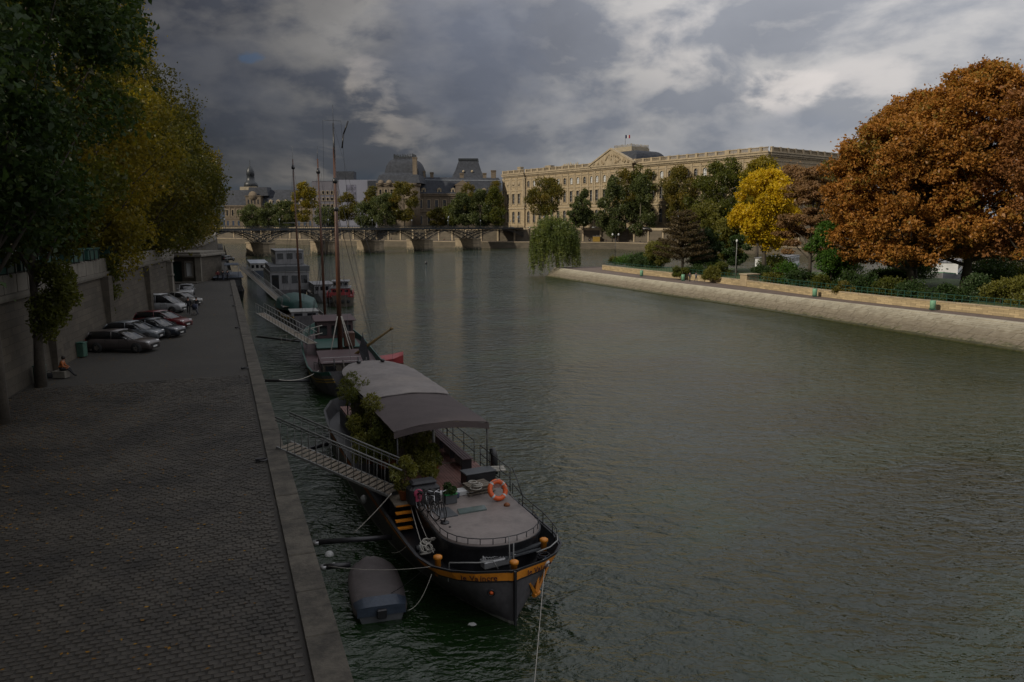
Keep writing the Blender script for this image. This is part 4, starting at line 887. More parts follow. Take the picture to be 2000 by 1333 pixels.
# ------------------------------------------------------------------ trees and shrubs
LM = {
 'chestnut': leaf_mat('leaf_chestnut', [(0.0, (0.055, 0.040, 0.010)), (0.22, (0.15, 0.085, 0.020)), (0.42, (0.36, 0.165, 0.036)), (0.60, (0.47, 0.215, 0.050)), (0.78, (0.26, 0.175, 0.036)), (1.0, (0.11, 0.115, 0.026))], 0.16, 0.30),
 'chestnut_red': leaf_mat('leaf_chestnut_red', [(0.0, (0.06, 0.030, 0.012)), (0.3, (0.18, 0.085, 0.030)), (0.6, (0.32, 0.140, 0.050)), (1.0, (0.33, 0.19, 0.065))], 0.2, 0.30),
 'pink_brown': leaf_mat('leaf_pink_brown', [(0.0, (0.10, 0.065, 0.028)), (0.4, (0.27, 0.165, 0.080)), (0.7, (0.34, 0.20, 0.11)), (1.0, (0.26, 0.22, 0.05))], 0.25, 0.35),
 'yellow': leaf_mat('leaf_yellow', [(0.0, (0.22, 0.17, 0.008)), (0.35, (0.50, 0.35, 0.012)), (0.7, (0.66, 0.46, 0.02)), (1.0, (0.36, 0.34, 0.02))], 0.3, 0.35),
 'yellow_green': leaf_mat('leaf_yellow_green', [(0.0, (0.035, 0.045, 0.010)), (0.4, (0.09, 0.095, 0.016)), (0.7, (0.17, 0.145, 0.022)), (1.0, (0.24, 0.17, 0.025))], 0.22, 0.35),
 'gold_top': leaf_mat('leaf_gold_top', [(0.0, (0.06, 0.07, 0.012)), (0.35, (0.17, 0.15, 0.018)), (0.65, (0.27, 0.215, 0.022)), (1.0, (0.30, 0.20, 0.024))], 0.22, 0.4),
 'green': leaf_mat('leaf_green', [(0.0, (0.035, 0.046, 0.010)), (0.4, (0.085, 0.100, 0.018)), (0.7, (0.13, 0.14, 0.026)), (1.0, (0.19, 0.165, 0.026))], 0.2, 0.4),
 'deep_green': leaf_mat('leaf_deep_green', [(0.0, (0.016, 0.035, 0.012)), (0.45, (0.038, 0.070, 0.020)), (0.8, (0.070, 0.105, 0.030)), (1.0, (0.149, 0.135, 0.027))], 0.3, 0.3),
 'poplar': leaf_mat('leaf_poplar', [(0.0, (0.040, 0.056, 0.018)), (0.5, (0.090, 0.112, 0.038)), (0.8, (0.14, 0.16, 0.055)), (1.0, (0.20, 0.19, 0.05))], 0.15, 0.3),
 'plane': leaf_mat('leaf_plane', [(0.0, (0.050, 0.054, 0.012)), (0.4, (0.115, 0.110, 0.022)), (0.7, (0.19, 0.150, 0.028)), (1.0, (0.27, 0.165, 0.030))], 0.12, 0.35),
 'willow': leaf_mat('leaf_willow', [(0.0, (0.048, 0.067, 0.019)), (0.5, (0.112, 0.147, 0.038)), (1.0, (0.224, 0.240, 0.056))], 0.4, 0.35),
 'cedar': leaf_mat('leaf_cedar', [(0.0, (0.029, 0.026, 0.013)), (0.5, (0.078, 0.057, 0.026)), (1.0, (0.143, 0.098, 0.042))], 0.5, 0.15),
 'bright_green': leaf_mat('leaf_bright_green', [(0.0, (0.03, 0.07, 0.012)), (0.5, (0.065, 0.145, 0.022)), (1.0, (0.12, 0.20, 0.03))], 0.5, 0.35),
 'olive': leaf_mat('leaf_olive', [(0.0, (0.07, 0.075, 0.015)), (0.5, (0.15, 0.15, 0.03)), (1.0, (0.24, 0.21, 0.04))], 0.3, 0.35),
 'magnolia': leaf_mat('leaf_magnolia', [(0.0, (0.02, 0.045, 0.014)), (0.6, (0.05, 0.085, 0.028)), (0.85, (0.12, 0.16, 0.08)), (1.0, (0.36, 0.38, 0.28))], 0.6, 0.25),
}
def leaf_quads(P, size, aspect=0.55, up_bias=0.35, hang=False, jit=0.35):
    n = len(P); s = size*(1 + jit*rng.standard_normal(n)).clip(.4, 1.8)
    nr = rng.standard_normal((n, 3)); nr[:, 2] = nr[:, 2]*0.8 + up_bias*1.5; nr /= np.linalg.norm(nr, axis=1)[:, None] + 1e-9
    tr = rng.standard_normal((n, 3))
    if hang: tr[:, :2] *= .25; tr[:, 2] = -1
    t = np.cross(nr, tr); t /= np.linalg.norm(t, axis=1)[:, None] + 1e-9
    b = np.cross(nr, t); 
    if hang: t, b = b, t
    a_ = (s*.5)[:, None]; c_ = (s*.5*aspect)[:, None]; bend = nr*(s*.12)[:, None]
    q = np.stack([P + b*a_*1.0 + bend*-1, P + t*c_ + b*a_*.15 + bend, P - b*a_ - bend, P - t*c_ + b*a_*.15 + bend], axis=1)
    return q.reshape(-1, 3)
def clump_points(C, Rd, n, flat_=1.0, shell=0.55, tall=1.0):
    """n points spread over soft clumps (centres C, radii Rd)"""
    idx = rng.choice(len(C), n, p=(Rd**2)/(Rd**2).sum()); v = rng.standard_normal((n, 3)); v /= np.linalg.norm(v, axis=1)[:, None]
    r = rng.random(n)**(1/3)*(1 - shell) + shell*rng.random(n)**.25
    v[:, 2] *= flat_*tall
    lumps = 1 + .22*np.sin(v[:, 0]*7 + idx*1.7)*np.cos(v[:, 1]*6 + idx)
    return C[idx] + v*(r*Rd[idx]*lumps)[:, None]
def env_points(kind, k, r, z0, z1):
    """clump centres inside a crown envelope"""
    out = []
    H = z1 - z0
    while len(out) < k:
        u = rng.random(); a = rng.random()*2*np.pi
        if kind == 'round': w = math.sin(math.pi*min(1, max(0, (u*.92 + .06))))**.55
        elif kind == 'dome': w = (1 - u**2.6)**.5*(0.86 + .14*min(1, u*5))
        elif kind == 'blunt': w = (1 - u**4.5)**.5*(0.84 + .16*min(1, u*4))
        elif kind == 'poplar': w = min(1, (u/.18)**.6)*(1 - max(0, (u - .35)/.65)**1.7*.92)
        elif kind == 'oval': w = math.sin(math.pi*(u*.9 + .08))**.7
        elif kind == 'cone': w = (1 - u)**.8*.95 + .05
        rr = r*w*math.sqrt(rng.random()*.75 + .25) if rng.random() < .75 else r*w*rng.random()
        out.append((rr*math.cos(a), rr*math.sin(a), z0 + u*H))
    return np.array(out)
def tree(name, label, cat, loc, h, r, base, kind, leaf, n, size, trunk_r=.3, clumps=40, cr=.24, lean=(0, 0), group=None, bark='bark', sx=1.0, sy=1.0, flat_=.7, gaps=.62, up_bias=.35, twigs=16, seed=None, trunk_n=1, tall=1.0):
    o = thing(name, loc, 0, label, cat, group); top = h*.82
    C = env_points(kind, clumps, r*(1 - cr*.55), base + r*cr*.4, h - r*cr*.55); C[:, 0] *= sx; C[:, 1] *= sy
    C[:, 0] += lean[0]*C[:, 2]/h; C[:, 1] += lean[1]*C[:, 2]/h
    Rd = r*cr*(.7 + .6*rng.random(len(C)))
    P = clump_points(C, Rd, n, flat_, tall=tall)
    k2 = n//9   # stray sprays outside the clumps
    S = clump_points(C, Rd*1.45, k2, flat_, tall=tall); P = np.vstack([P, S])
    P = P[P[:, 2] > base*.55]
    if gaps > 0:   # hollows between the boughs
        q = 5.2/max(r, 4); g_ = np.sin(P[:, 0]*q*1.7 + P[:, 2]*.5 + h)*np.sin(P[:, 1]*q*1.5 + r)*np.sin(P[:, 2]*q*1.35 + P[:, 0]*.4) + .25*np.sin(P[:, 0]*q*4.1)*np.sin(P[:, 2]*q*3.7 + P[:, 1])
        P = P[np.abs(g_) < gaps + .12*rng.standard_normal(len(P))]
    me = np_mesh('crown', leaf_quads(P, size, up_bias=up_bias), 4); me.materials.append(LM[leaf]); mesh_obj('crown', me, None, o)
    b = MB()
    pts = []
    nseg = 7
    for i in range(nseg + 1):
        k = i/nseg; pts.append((lean[0]*k + .12*trunk_r*math.sin(i*2.1)*3*k, lean[1]*k + .1*math.cos(i*1.7)*k, -.2 + (top + .2)*k))
    b.tube(pts, [trunk_r*(1.35 if i == 0 else 1)*(1 - .85*(i/nseg)) for i in range(nseg + 1)], 9)
    order = rng.permutation(len(C))[:twigs]
    for i in order:
        c = Vector(C[i]); z0 = min(top*.9, max(base*.75, c.z*random.uniform(.45, .72))); k = z0/top
        s = Vector((lean[0]*k, lean[1]*k, z0)); mid = s.lerp(c, .5) + Vector((random.uniform(-.3, .3), random.uniform(-.3, .3), -.06*(c - s).length + random.uniform(0, .5)))
        r0 = trunk_r*(1 - .8*k)*.5
        b.tube([s, s.lerp(mid, .5), mid, c], [r0, r0*.8, r0*.55, r0*.2], 5)
    b.build('trunk', M[bark], o)
    return o

# the row of tall trees on the left quay and unseen trees added beside the camera for shade
row = [
 ((-21.0, 22.5), 27, 6.8, 'deep_green', 45000, 'dark green quay tree whose crown hangs over the upper left corner', 6.5, .38),
 (G(5, 828, QZ), 27, 6.6, 'deep_green', 52000, 'tall quay tree rising at the left edge, nearest of the row', 8.0, .26),
 (G(80, 755, QZ), 26, 5.4, 'green', 56000, 'tall leaning quay tree beside the seated person', 7.2, .25),
 (G(190, 655, QZ), 33, 7.6, 'gold_top', 66000, 'tallest quay tree with a golden crown, trunk behind the estate car', 5.4, .34),
 (G(262, 605, QZ), 29, 8.8, 'yellow_green', 62000, 'yellow-green quay tree with its trunk beside the white van', 5.0, .34),
 ((-48.6, 108), 26.5, 9.0, 'yellow_green', 42000, 'yellow-green quay tree rising above the stone gatehouse', 6.0, .40),
 ((-57, 133), 24.5, 9.0, 'plane', 34000, 'olive-brown quay tree just behind the gatehouse', 6.5, .40),
 ((-66, 156), 23, 8.8, 'plane', 24000, 'autumn quay tree at the river end of the row', 4.5, .38),
 ((-78, 186), 21, 8.8, 'gold_top', 16000, 'small rusty-topped tree, farthest of the quay row', 3.5, .36)]
for i, (p, h_, r_, lm, n, lab, base, tr_) in enumerate(row):
    tree('quay_tree', lab, 'tree', (p[0], p[1], QZ - .05), h_, r_, base, 'oval' if i > 2 else 'round', lm, int(n*.78), .28 if i < 5 else .42, tr_, clumps=85, cr=.24, lean=(random.uniform(-.5, .9), random.uniform(-.5, .5)), group='tall trees along the left quay', twigs=26, flat_=.9, seed=i)
for i, (x, y) in enumerate(((-18.5, 9), (-15.0, -6), (-13.5, -22))):  # added out of view to cast shade over quay and barge
    tree('quay_tree', ['unseen shading tree added just outside the left edge of view', 'unseen shading tree added well out of view beside the camera', 'unseen shading tree added behind the camera'][i], 'tree', (x, y, QZ - .05), 26, 7.0, 7, 'round', 'deep_green', 12000, .8, .36, clumps=60, cr=.28, group='tall trees along the left quay')
# drooping shoots on the lower trunks
for (p, z0, z1, off, lab) in ((G(80, 755, QZ), 5.0, 8.8, 1.3, 'leafy shoots sprouting from the leaning trunk above the seated person'), (G(190, 655, QZ), 4.0, 8.5, 1.2, 'yellow-green shoots around the trunk behind the estate car')):
    o = thing('trunk_shoots', tuple(p), 0, lab, 'shoots'); C = np.array([(off*(.3 + rng.random()*1.2), -.3 + rng.random()*.8, z0 - 2 + (z1 - z0)*rng.random()) for _ in range(16)])
    P = clump_points(C, np.full(16, .70), 4200, 1.0); me = np_mesh('leaves', leaf_quads(P, .2, up_bias=.1), 4); me.materials.append(LM['green']); mesh_obj('leaves', me, None, o)
    b = MB()
    for c in C[:8]: b.tube([(0, 0, c[2] - .4), tuple(Vector(c)*.5 + Vector((0, 0, c[2]*.5 + .1))), tuple(c)], [.05, .03, .015], 4)
    b.build('twig', M['bark'], o)
# trees on the upper street
st = [((-33.5, 44), 'slim dark street tree directly above the near parapet'), ((-36.5, 55), 'second street tree above the parapet, beside the stalls'), ((-40.5, 68), 'street tree above the parked cars'), ((-46, 86), 'street tree behind the staircase gate'), ((-53, 108), 'street tree behind the gatehouse roof'), ((-66, 140), 'farther street tree beyond the gatehouse'), ((-78, 172), 'street tree near the end of the upper street')]
for i, ((x, y), lab) in enumerate(st):
    tree('street_tree', lab, 'tree', (x, y, 8.3), 17, 5.0, 5.0, 'round', ('green', 'yellow_green', 'plane')[i % 3], 12000, .34, .20, clumps=45, cr=.26, group='trees along the upper street')

# chestnuts on the island
g2 = 2.55
CH = dict(gaps=.5, flat_=.62, group='chestnuts on the island', up_bias=.75)
tree('chestnut_tree', 'orange chestnut at the left of the great clump, its crown sloping down', 'tree', (*G(1783, 568, g2)[:2], g2), 24.5, 10.6, 3.8, 'blunt', 'chestnut', 82000, .42, .55, clumps=200, cr=.165, lean=(-4.6, 0), twigs=50, **CH)
tree('chestnut_tree', 'highest orange chestnut, its peak near the right edge', 'tree', (*G(1884, 570, g2)[:2], g2), 31.5, 12.2, 4.4, 'dome', 'chestnut', 108000, .42, .65, clumps=270, cr=.145, lean=(.3, 0), twigs=70, **CH)
tree('chestnut_tree', 'rusty chestnut rising between the two main crowns', 'tree', (G(1826, 560, g2).x - 1.4, G(1826, 560, g2).y + 4, g2), 30.0, 11.0, 4.6, 'dome', 'chestnut', 70000, .44, .6, clumps=190, cr=.165, lean=(-1.5, 0), twigs=46, **CH)
tree('chestnut_tree', 'russet chestnut cut off by the right edge of the picture', 'tree', (72, 104, g2), 30.5, 12.3, 4.6, 'blunt', 'chestnut_red', 60000, .46, .6, clumps=170, cr=.165, twigs=40, **CH)
tree('chestnut_tree', 'pinkish brown chestnut between the yellow tree and the orange clump', 'tree', (*G(1580, 548, g2)[:2], g2), 19.5, 6.4, 4.0, 'dome', 'pink_brown', 38000, .36, .35, clumps=90, cr=.2, flat_=.42, twigs=34, group='chestnuts on the island', up_bias=.7)
tree('yellow_tree', 'bright yellow tree with a dark forked trunk behind the gate pier', 'tree', (*G(1492, 532, g2)[:2], g2), 20.5, 7.6, 5.0, 'round', 'yellow', 40000, .42, .5, clumps=70, cr=.24, lean=(-.6, 0), flat_=.8, twigs=30)
tree('yellow_tree', 'small golden tree low between the conifer and the yellow tree', 'tree', (*G(1420, 528, g2)[:2], g2), 11, 4.4, 2.5, 'round', 'olive', 15000, .36, .2, clumps=40, cr=.28)
tree('yellow_tree', 'high golden-topped tree peeping over the yellow tree', 'tree', (65, 205, g2), 27, 6.5, 7, 'round', 'gold_top', 15000, .55, .4, clumps=40, cr=.28)
# willow at the tip
wp = G(1092, 524, 1.9); o = thing('weeping_willow', (wp.x - .2, wp.y + 1.5, 1.9), 0, 'green weeping willow trailing into the river at the island tip', 'tree')
P = []
for k in range(900):
    a = rng.random()*2*np.pi; rr = 5.6*math.sqrt(rng.random()); x, y = rr*math.cos(a)*1.05 - .8, rr*math.sin(a)*.8
    dome = 11.6*(1 - (rr/6.4)**2*.45) + rng.normal()*.8 + .9*math.sin(a*5)*rr/5.6; drop = (2.5 + 9*rng.random()*(.75 + .25*math.sin(a*9 + 1)))*(.45 + .65*rr/5.6); zb = max(-1.6 if x < -2 else .4, dome - drop); m_ = int((dome - zb)/.19) + 2
    z = np.linspace(dome, zb, m_); sw = .22*np.sin(z*1.1 + k); P.append(np.stack([x*(1 + .04*(dome - z)/5) + sw + rng.normal(size=m_)*.07, y + rng.normal(size=m_)*.07 + .15*np.cos(z + k), z], axis=1))
P = np.vstack(P); me = np_mesh('crown', leaf_quads(P, .46, .36, hang=True), 4); me.materials.append(LM['willow']); mesh_obj('crown', me, None, o)
b = MB(); b.tube([(0, 0, -.2), (-.3, 0, 3), (-.6, .2, 6.5), (-.8, 0, 10)], [.5, .4, .28, .1], 9)
for k in range(10):
    a = k*.63; b.tube([(-.4, 0, 4.5), (1.7*math.cos(a) - .6, 1.7*math.sin(a), 8.5), (4*math.cos(a) - .8, 3.4*math.sin(a), 9.8)], [.2, .13, .04], 5)
b.build('trunk', M['bark'], o)
# spreading dark conifer
cp_ = G(1332, 535, g2); o = thing('dark_conifer', tuple(cp_), 0, 'dark brown-green conifer with flat spreading branches', 'tree'); P = []; b = MB(); b.tube([(0, 0, -.1), (.1, 0, 4), (-.1, .1, 8), (0, 0, 12.2)], [.3, .22, .15, .04], 8)
for k in range(46):
    z = 2.6 + 9.6*k/46 + random.uniform(-.3, .3); L_ = 5.6*(1 - (z - 2.2)/11.2)**.7 + .5; a = k*2.4; tip = Vector((L_*math.cos(a), L_*math.sin(a), z + L_*.22)); b.tube([(0, 0, z - .4), tuple(tip*.5 + Vector((0, 0, z*.5 - .1))), tuple(tip)], [.08, .05, .02], 4)
    m_ = int(300*L_/3); q = rng.random(m_)**.6; ax = np.array([math.cos(a), math.sin(a)]); sp = (rng.random(m_) - .5)*L_*.62*q**.5
    P.append(np.stack([ax[0]*q*L_ - ax[1]*sp, ax[1]*q*L_ + ax[0]*sp, z - .2 + q*L_*.22 + rng.normal(size=m_)*.16], axis=1))
me = np_mesh('crown', leaf_quads(np.vstack(P), .34, .4, up_bias=.9), 4); me.materials.append(LM['cedar']); mesh_obj('crown', me, None, o); b.build('trunk', M['bark'], o)
# small garden trees and shrubs
small = [(1372, 532, 9.2, 4.0, 1.4, 'oval', 'magnolia', 13000, .34, 'magnolia with whitish flecked leaves beside the dark conifer', 'garden_tree'),
 (1438, 537, 7.6, 2.8, 1.8, 'round', 'deep_green', 9000, .30, 'small round dark green tree on a thin pale stem', 'garden_tree'),
 (1622, 560, 10.5, 3.6, 1.6, 'round', 'bright_green', 12000, .32, 'fresh green small tree left of the orange clump', 'garden_tree'),
 (1285, 524, 6.6, 3.6, .5, 'round', 'olive', 9000, .3, 'yellow-green bush tree left of the conifer', 'garden_tree')]
for (px, py, h_, r_, ba, kd, lf, n, sz, lab, nm) in small:
    tree(nm, lab, 'small tree', (*G(px, py, g2)[:2], g2), h_, r_, ba, kd, lf, n, sz, .12, clumps=26, cr=.32, twigs=10)
shrubs = [(1218, 517, 2.6, 3.2, 'bright_green', 'light green rounded shrub at the tip end of the garden'), (1245, 522, 2.4, 2.4, 'deep_green', 'low dark shrub beside the light green one'), (1270, 524, 2.8, 2.6, 'deep_green', 'dark rounded shrub left of the conifer'), (1195, 514, 1.6, 2.2, 'olive', 'small olive shrub by the tip railing'),
 (1350, 540, 2.4, 2.6, 'deep_green', 'dark green shrub at the foot of the conifer'), (1400, 541, 2.8, 2.2, 'green', 'dark bush under the small round tree'), (1385, 547, 2.3, 1.8, 'olive', 'brownish bush hanging over the wall by the walkers'),
 (1528, 556, 3.6, 2.7, 'bright_green', 'bright green shrub spilling over the wall right of the gate pier'), (1500, 556, 2.2, 2.0, 'olive', 'olive shrub just right of the gate pier'), (1560, 560, 2.8, 2.6, 'deep_green', 'dark shrub right of the bright green one'), (1598, 566, 2.2, 2.4, 'green', 'shrub at the foot of the pinkish chestnut'),
 (1650, 570, 2.8, 2.6, 'deep_green', 'dark hedge shrub left under the orange clump'), (1690, 576, 3.0, 2.4, 'deep_green', 'dark hedge shrub under the middle of the orange clump'), (1735, 580, 2.6, 2.6, 'green', 'green shrub below the first chestnut trunk'), (1640, 576, 1.9, 1.4, 'plane', 'small rusty shrub close to the railing'),
 (1775, 586, 2.4, 2.4, 'deep_green', 'low dark shrub between the chestnut trunks'), (1845, 592, 2.2, 2.2, 'deep_green', 'low dark shrub right of the middle trunk'), (1905, 590, 3.4, 2.6, 'magnolia', 'pale-flecked shrub right of the big trunk'), (1950, 596, 3.0, 2.6, 'olive', 'yellow-green shrub near the right edge'), (1990, 600, 3.4, 2.8, 'olive', 'large yellow-green shrub at the right edge'), (1320, 541, 2.0, 1.6, 'green', 'small shrub between conifer and wall'),
 (1480, 545, 2.6, 2.2, 'deep_green', 'dark shrub behind the gate pier'), (1625, 560, 2.2, 2.6, 'bright_green', 'green shrub below the fresh green tree')]
for (px, py, h_, r_, lf, lab) in shrubs:
    p = G(px, py, g2) + Vector((1.0, 1.3, 0)); tree('shrub', lab, 'shrub', (p.x, p.y, g2 - .1), h_*1.05, r_, 0.0, 'dome', lf, 3600, .24, .06, clumps=16, cr=.4, twigs=6, group='shrubs in the island garden', sy=.75)

for x, y, h_, r_, lf, lab in ((30, 181, 3.0, 3.6, 'deep_green', 'dark hedge bush at the far side of the island tip'), (43, 171, 3.6, 4.2, 'deep_green', 'dark hedge bush beyond the conifer'), (55, 161, 3.4, 4.2, 'green', 'green bush on the far island edge behind the yellow tree'), (64, 150, 4.2, 4.6, 'deep_green', 'dark bush on the far island edge behind the pinkish chestnut'), (72, 139, 4.8, 5.0, 'deep_green', 'tall dark bush behind the fresh green small tree'), (80, 128, 5.0, 5.2, 'deep_green', 'tall dark bush behind the left orange chestnut'), (87, 116, 5.2, 5.2, 'deep_green', 'tall dark bush seen between the chestnut trunks'), (84, 126, 3.6, 4.6, 'green', 'green bush low behind the chestnut trunks'), (92, 106, 5.4, 5.4, 'green', 'large green bush behind the big chestnut trunk'), (98, 95, 5.4, 5.4, 'deep_green', 'large dark bush behind the right edge of the garden'), (73, 118, 3.2, 4.2, 'deep_green', 'dark undergrowth beneath the middle of the orange clump'), (63, 128, 2.8, 4.0, 'deep_green', 'dark undergrowth beneath the left of the orange clump')):
    tree('shrub', lab, 'shrub', (x, y, g2 - .1), h_, r_, 0.0, 'dome', lf, 5000, .34, .08, clumps=22, cr=.36, twigs=6, group='shrubs along the far edge of the island')
# trees of the far bank
nb_ = [ # px, base y, Y, height, radius, crown base, kind, leaf, n, label
 (1066, 443, 425, 27, 10.6, 8.0, 'round', 'plane', 15000, 'round autumn plane tree right of the footbridge end'),
 (1140, 447, 404, 20, 5.6, 3, 'poplar', 'poplar', 11000, 'lower dark poplar right of the willow'),
 (1124, 447, 402, 14, 4.2, 2, 'round', 'poplar', 7000, 'small dark tree beside the lower poplar'),
 (1196, 455, 398, 31, 8.0, 4, 'poplar', 'poplar', 17000, 'tall broad poplar below the palace pediment'),
 (1250, 455, 396, 33, 8.2, 4, 'poplar', 'poplar', 17000, 'taller broad poplar right of the pediment'),
 (1222, 440, 420, 31, 9, 8, 'round', 'plane', 9000, 'plane tree showing between the two poplars'),
 (1252, 440, 415, 33, 8, 8, 'round', 'green', 8000, 'green-topped plane tree behind the taller poplar'),
 (1325, 440, 395, 30, 10.5, 5, 'round', 'plane', 16000, 'brownish plane tree before the right palace wing'),
 (1372, 440, 372, 24, 8, 3, 'round', 'green', 11000, 'fresh green tree left of the dark-topped plane'),
 (1415, 440, 350, 31, 10.2, 4, 'round', 'green', 17000, 'dark green plane tree with a high round top'),
 (1378, 452, 345, 18, 9, 1, 'round', 'olive', 12000, 'pale olive tree mass low behind the conifer'),
 (1480, 440, 335, 29, 8, 3, 'round', 'gold_top', 14000, 'golden plane tree before the palace corner'),
 (1545, 440, 325, 26, 10, 2, 'round', 'pink_brown', 14000, 'brownish plane tree before the palace end'),
 (1625, 445, 315, 27, 10, 2, 'round', 'plane', 12000, 'far plane tree half hidden by the orange clump'),
 (1470, 455, 330, 15, 8, 1, 'round', 'olive', 9000, 'low olive tree behind the yellow tree'),
 (905, 446, 440, 19, 7.4, 2, 'round', 'poplar', 13000, 'dense green tree left of centre behind the footbridge'),
 (938, 446, 438, 21, 7.6, 2, 'poplar', 'poplar', 13000, 'grey-green poplar behind the footbridge end'),
 (966, 446, 436, 22, 6.8, 2, 'poplar', 'green', 13000, 'green poplar against the palace corner'),
 (885, 446, 455, 14, 6.4, 2, 'round', 'green', 7000, 'low green tree in front of the slate-roofed wing'),
 (915, 440, 470, 26, 7, 9, 'round', 'plane', 7000, 'autumn plane tree showing above the green row'),
 (968, 440, 465, 27, 6, 9, 'round', 'plane', 6000, 'dark autumn tree by the palace corner top'),
 (790, 446, 448, 27, 8.2, 5, 'round', 'plane', 15000, 'round autumn tree before the domed pavilion'),
 (752, 446, 450, 20, 9.0, 2, 'round', 'poplar', 14000, 'green willow-like tree below the domed pavilion'),
 (716, 446, 455, 15, 7.5, 1, 'round', 'poplar', 9000, 'low green tree left of the domed pavilion'),
 (728, 440, 470, 25, 5, 10, 'round', 'plane', 4000, 'thin brownish tree at the edge of the wrapped building'),
 (855, 444, 462, 12, 6, 1, 'round', 'plane', 5000, 'small olive tree between pavilion and slate wing'),
 (680, 446, 478, 21, 7.5, 5, 'round', 'plane', 8000, 'brown tree in front of the wrapped building'),
 (640, 446, 488, 14, 8, 1, 'round', 'poplar', 8000, 'green tree behind the central mast'),
 (598, 446, 498, 28, 8, 5, 'round', 'gold_top', 11000, 'tall autumn tree between the ship masts'),
 (560, 446, 505, 17, 8.5, 1, 'round', 'poplar', 11000, 'dark green tree left of the ship masts'),
 (525, 446, 510, 17, 8.5, 1, 'round', 'poplar', 11000, 'green tree before the far gallery'),
 (492, 446, 515, 15, 8, 1, 'round', 'poplar', 9000, 'green tree at the left end of the footbridge')]
for (px, py, Y, h_, r_, ba, kd, lf, n, lab) in nb_:
    p = A(px, 440, Y); zb = 9.5 if py < 450 else 3.4
    tree('bank_tree', lab, 'tree', (p.x, p.y, zb), h_*1.04, r_*1.14, ba, kd, lf, int(n*.85), .80, .4, clumps=48, cr=.25, group='trees along the far bank', bark='bark_pale', twigs=12, flat_=.85, tall=1.25 if kd == 'poplar' else 1.0)
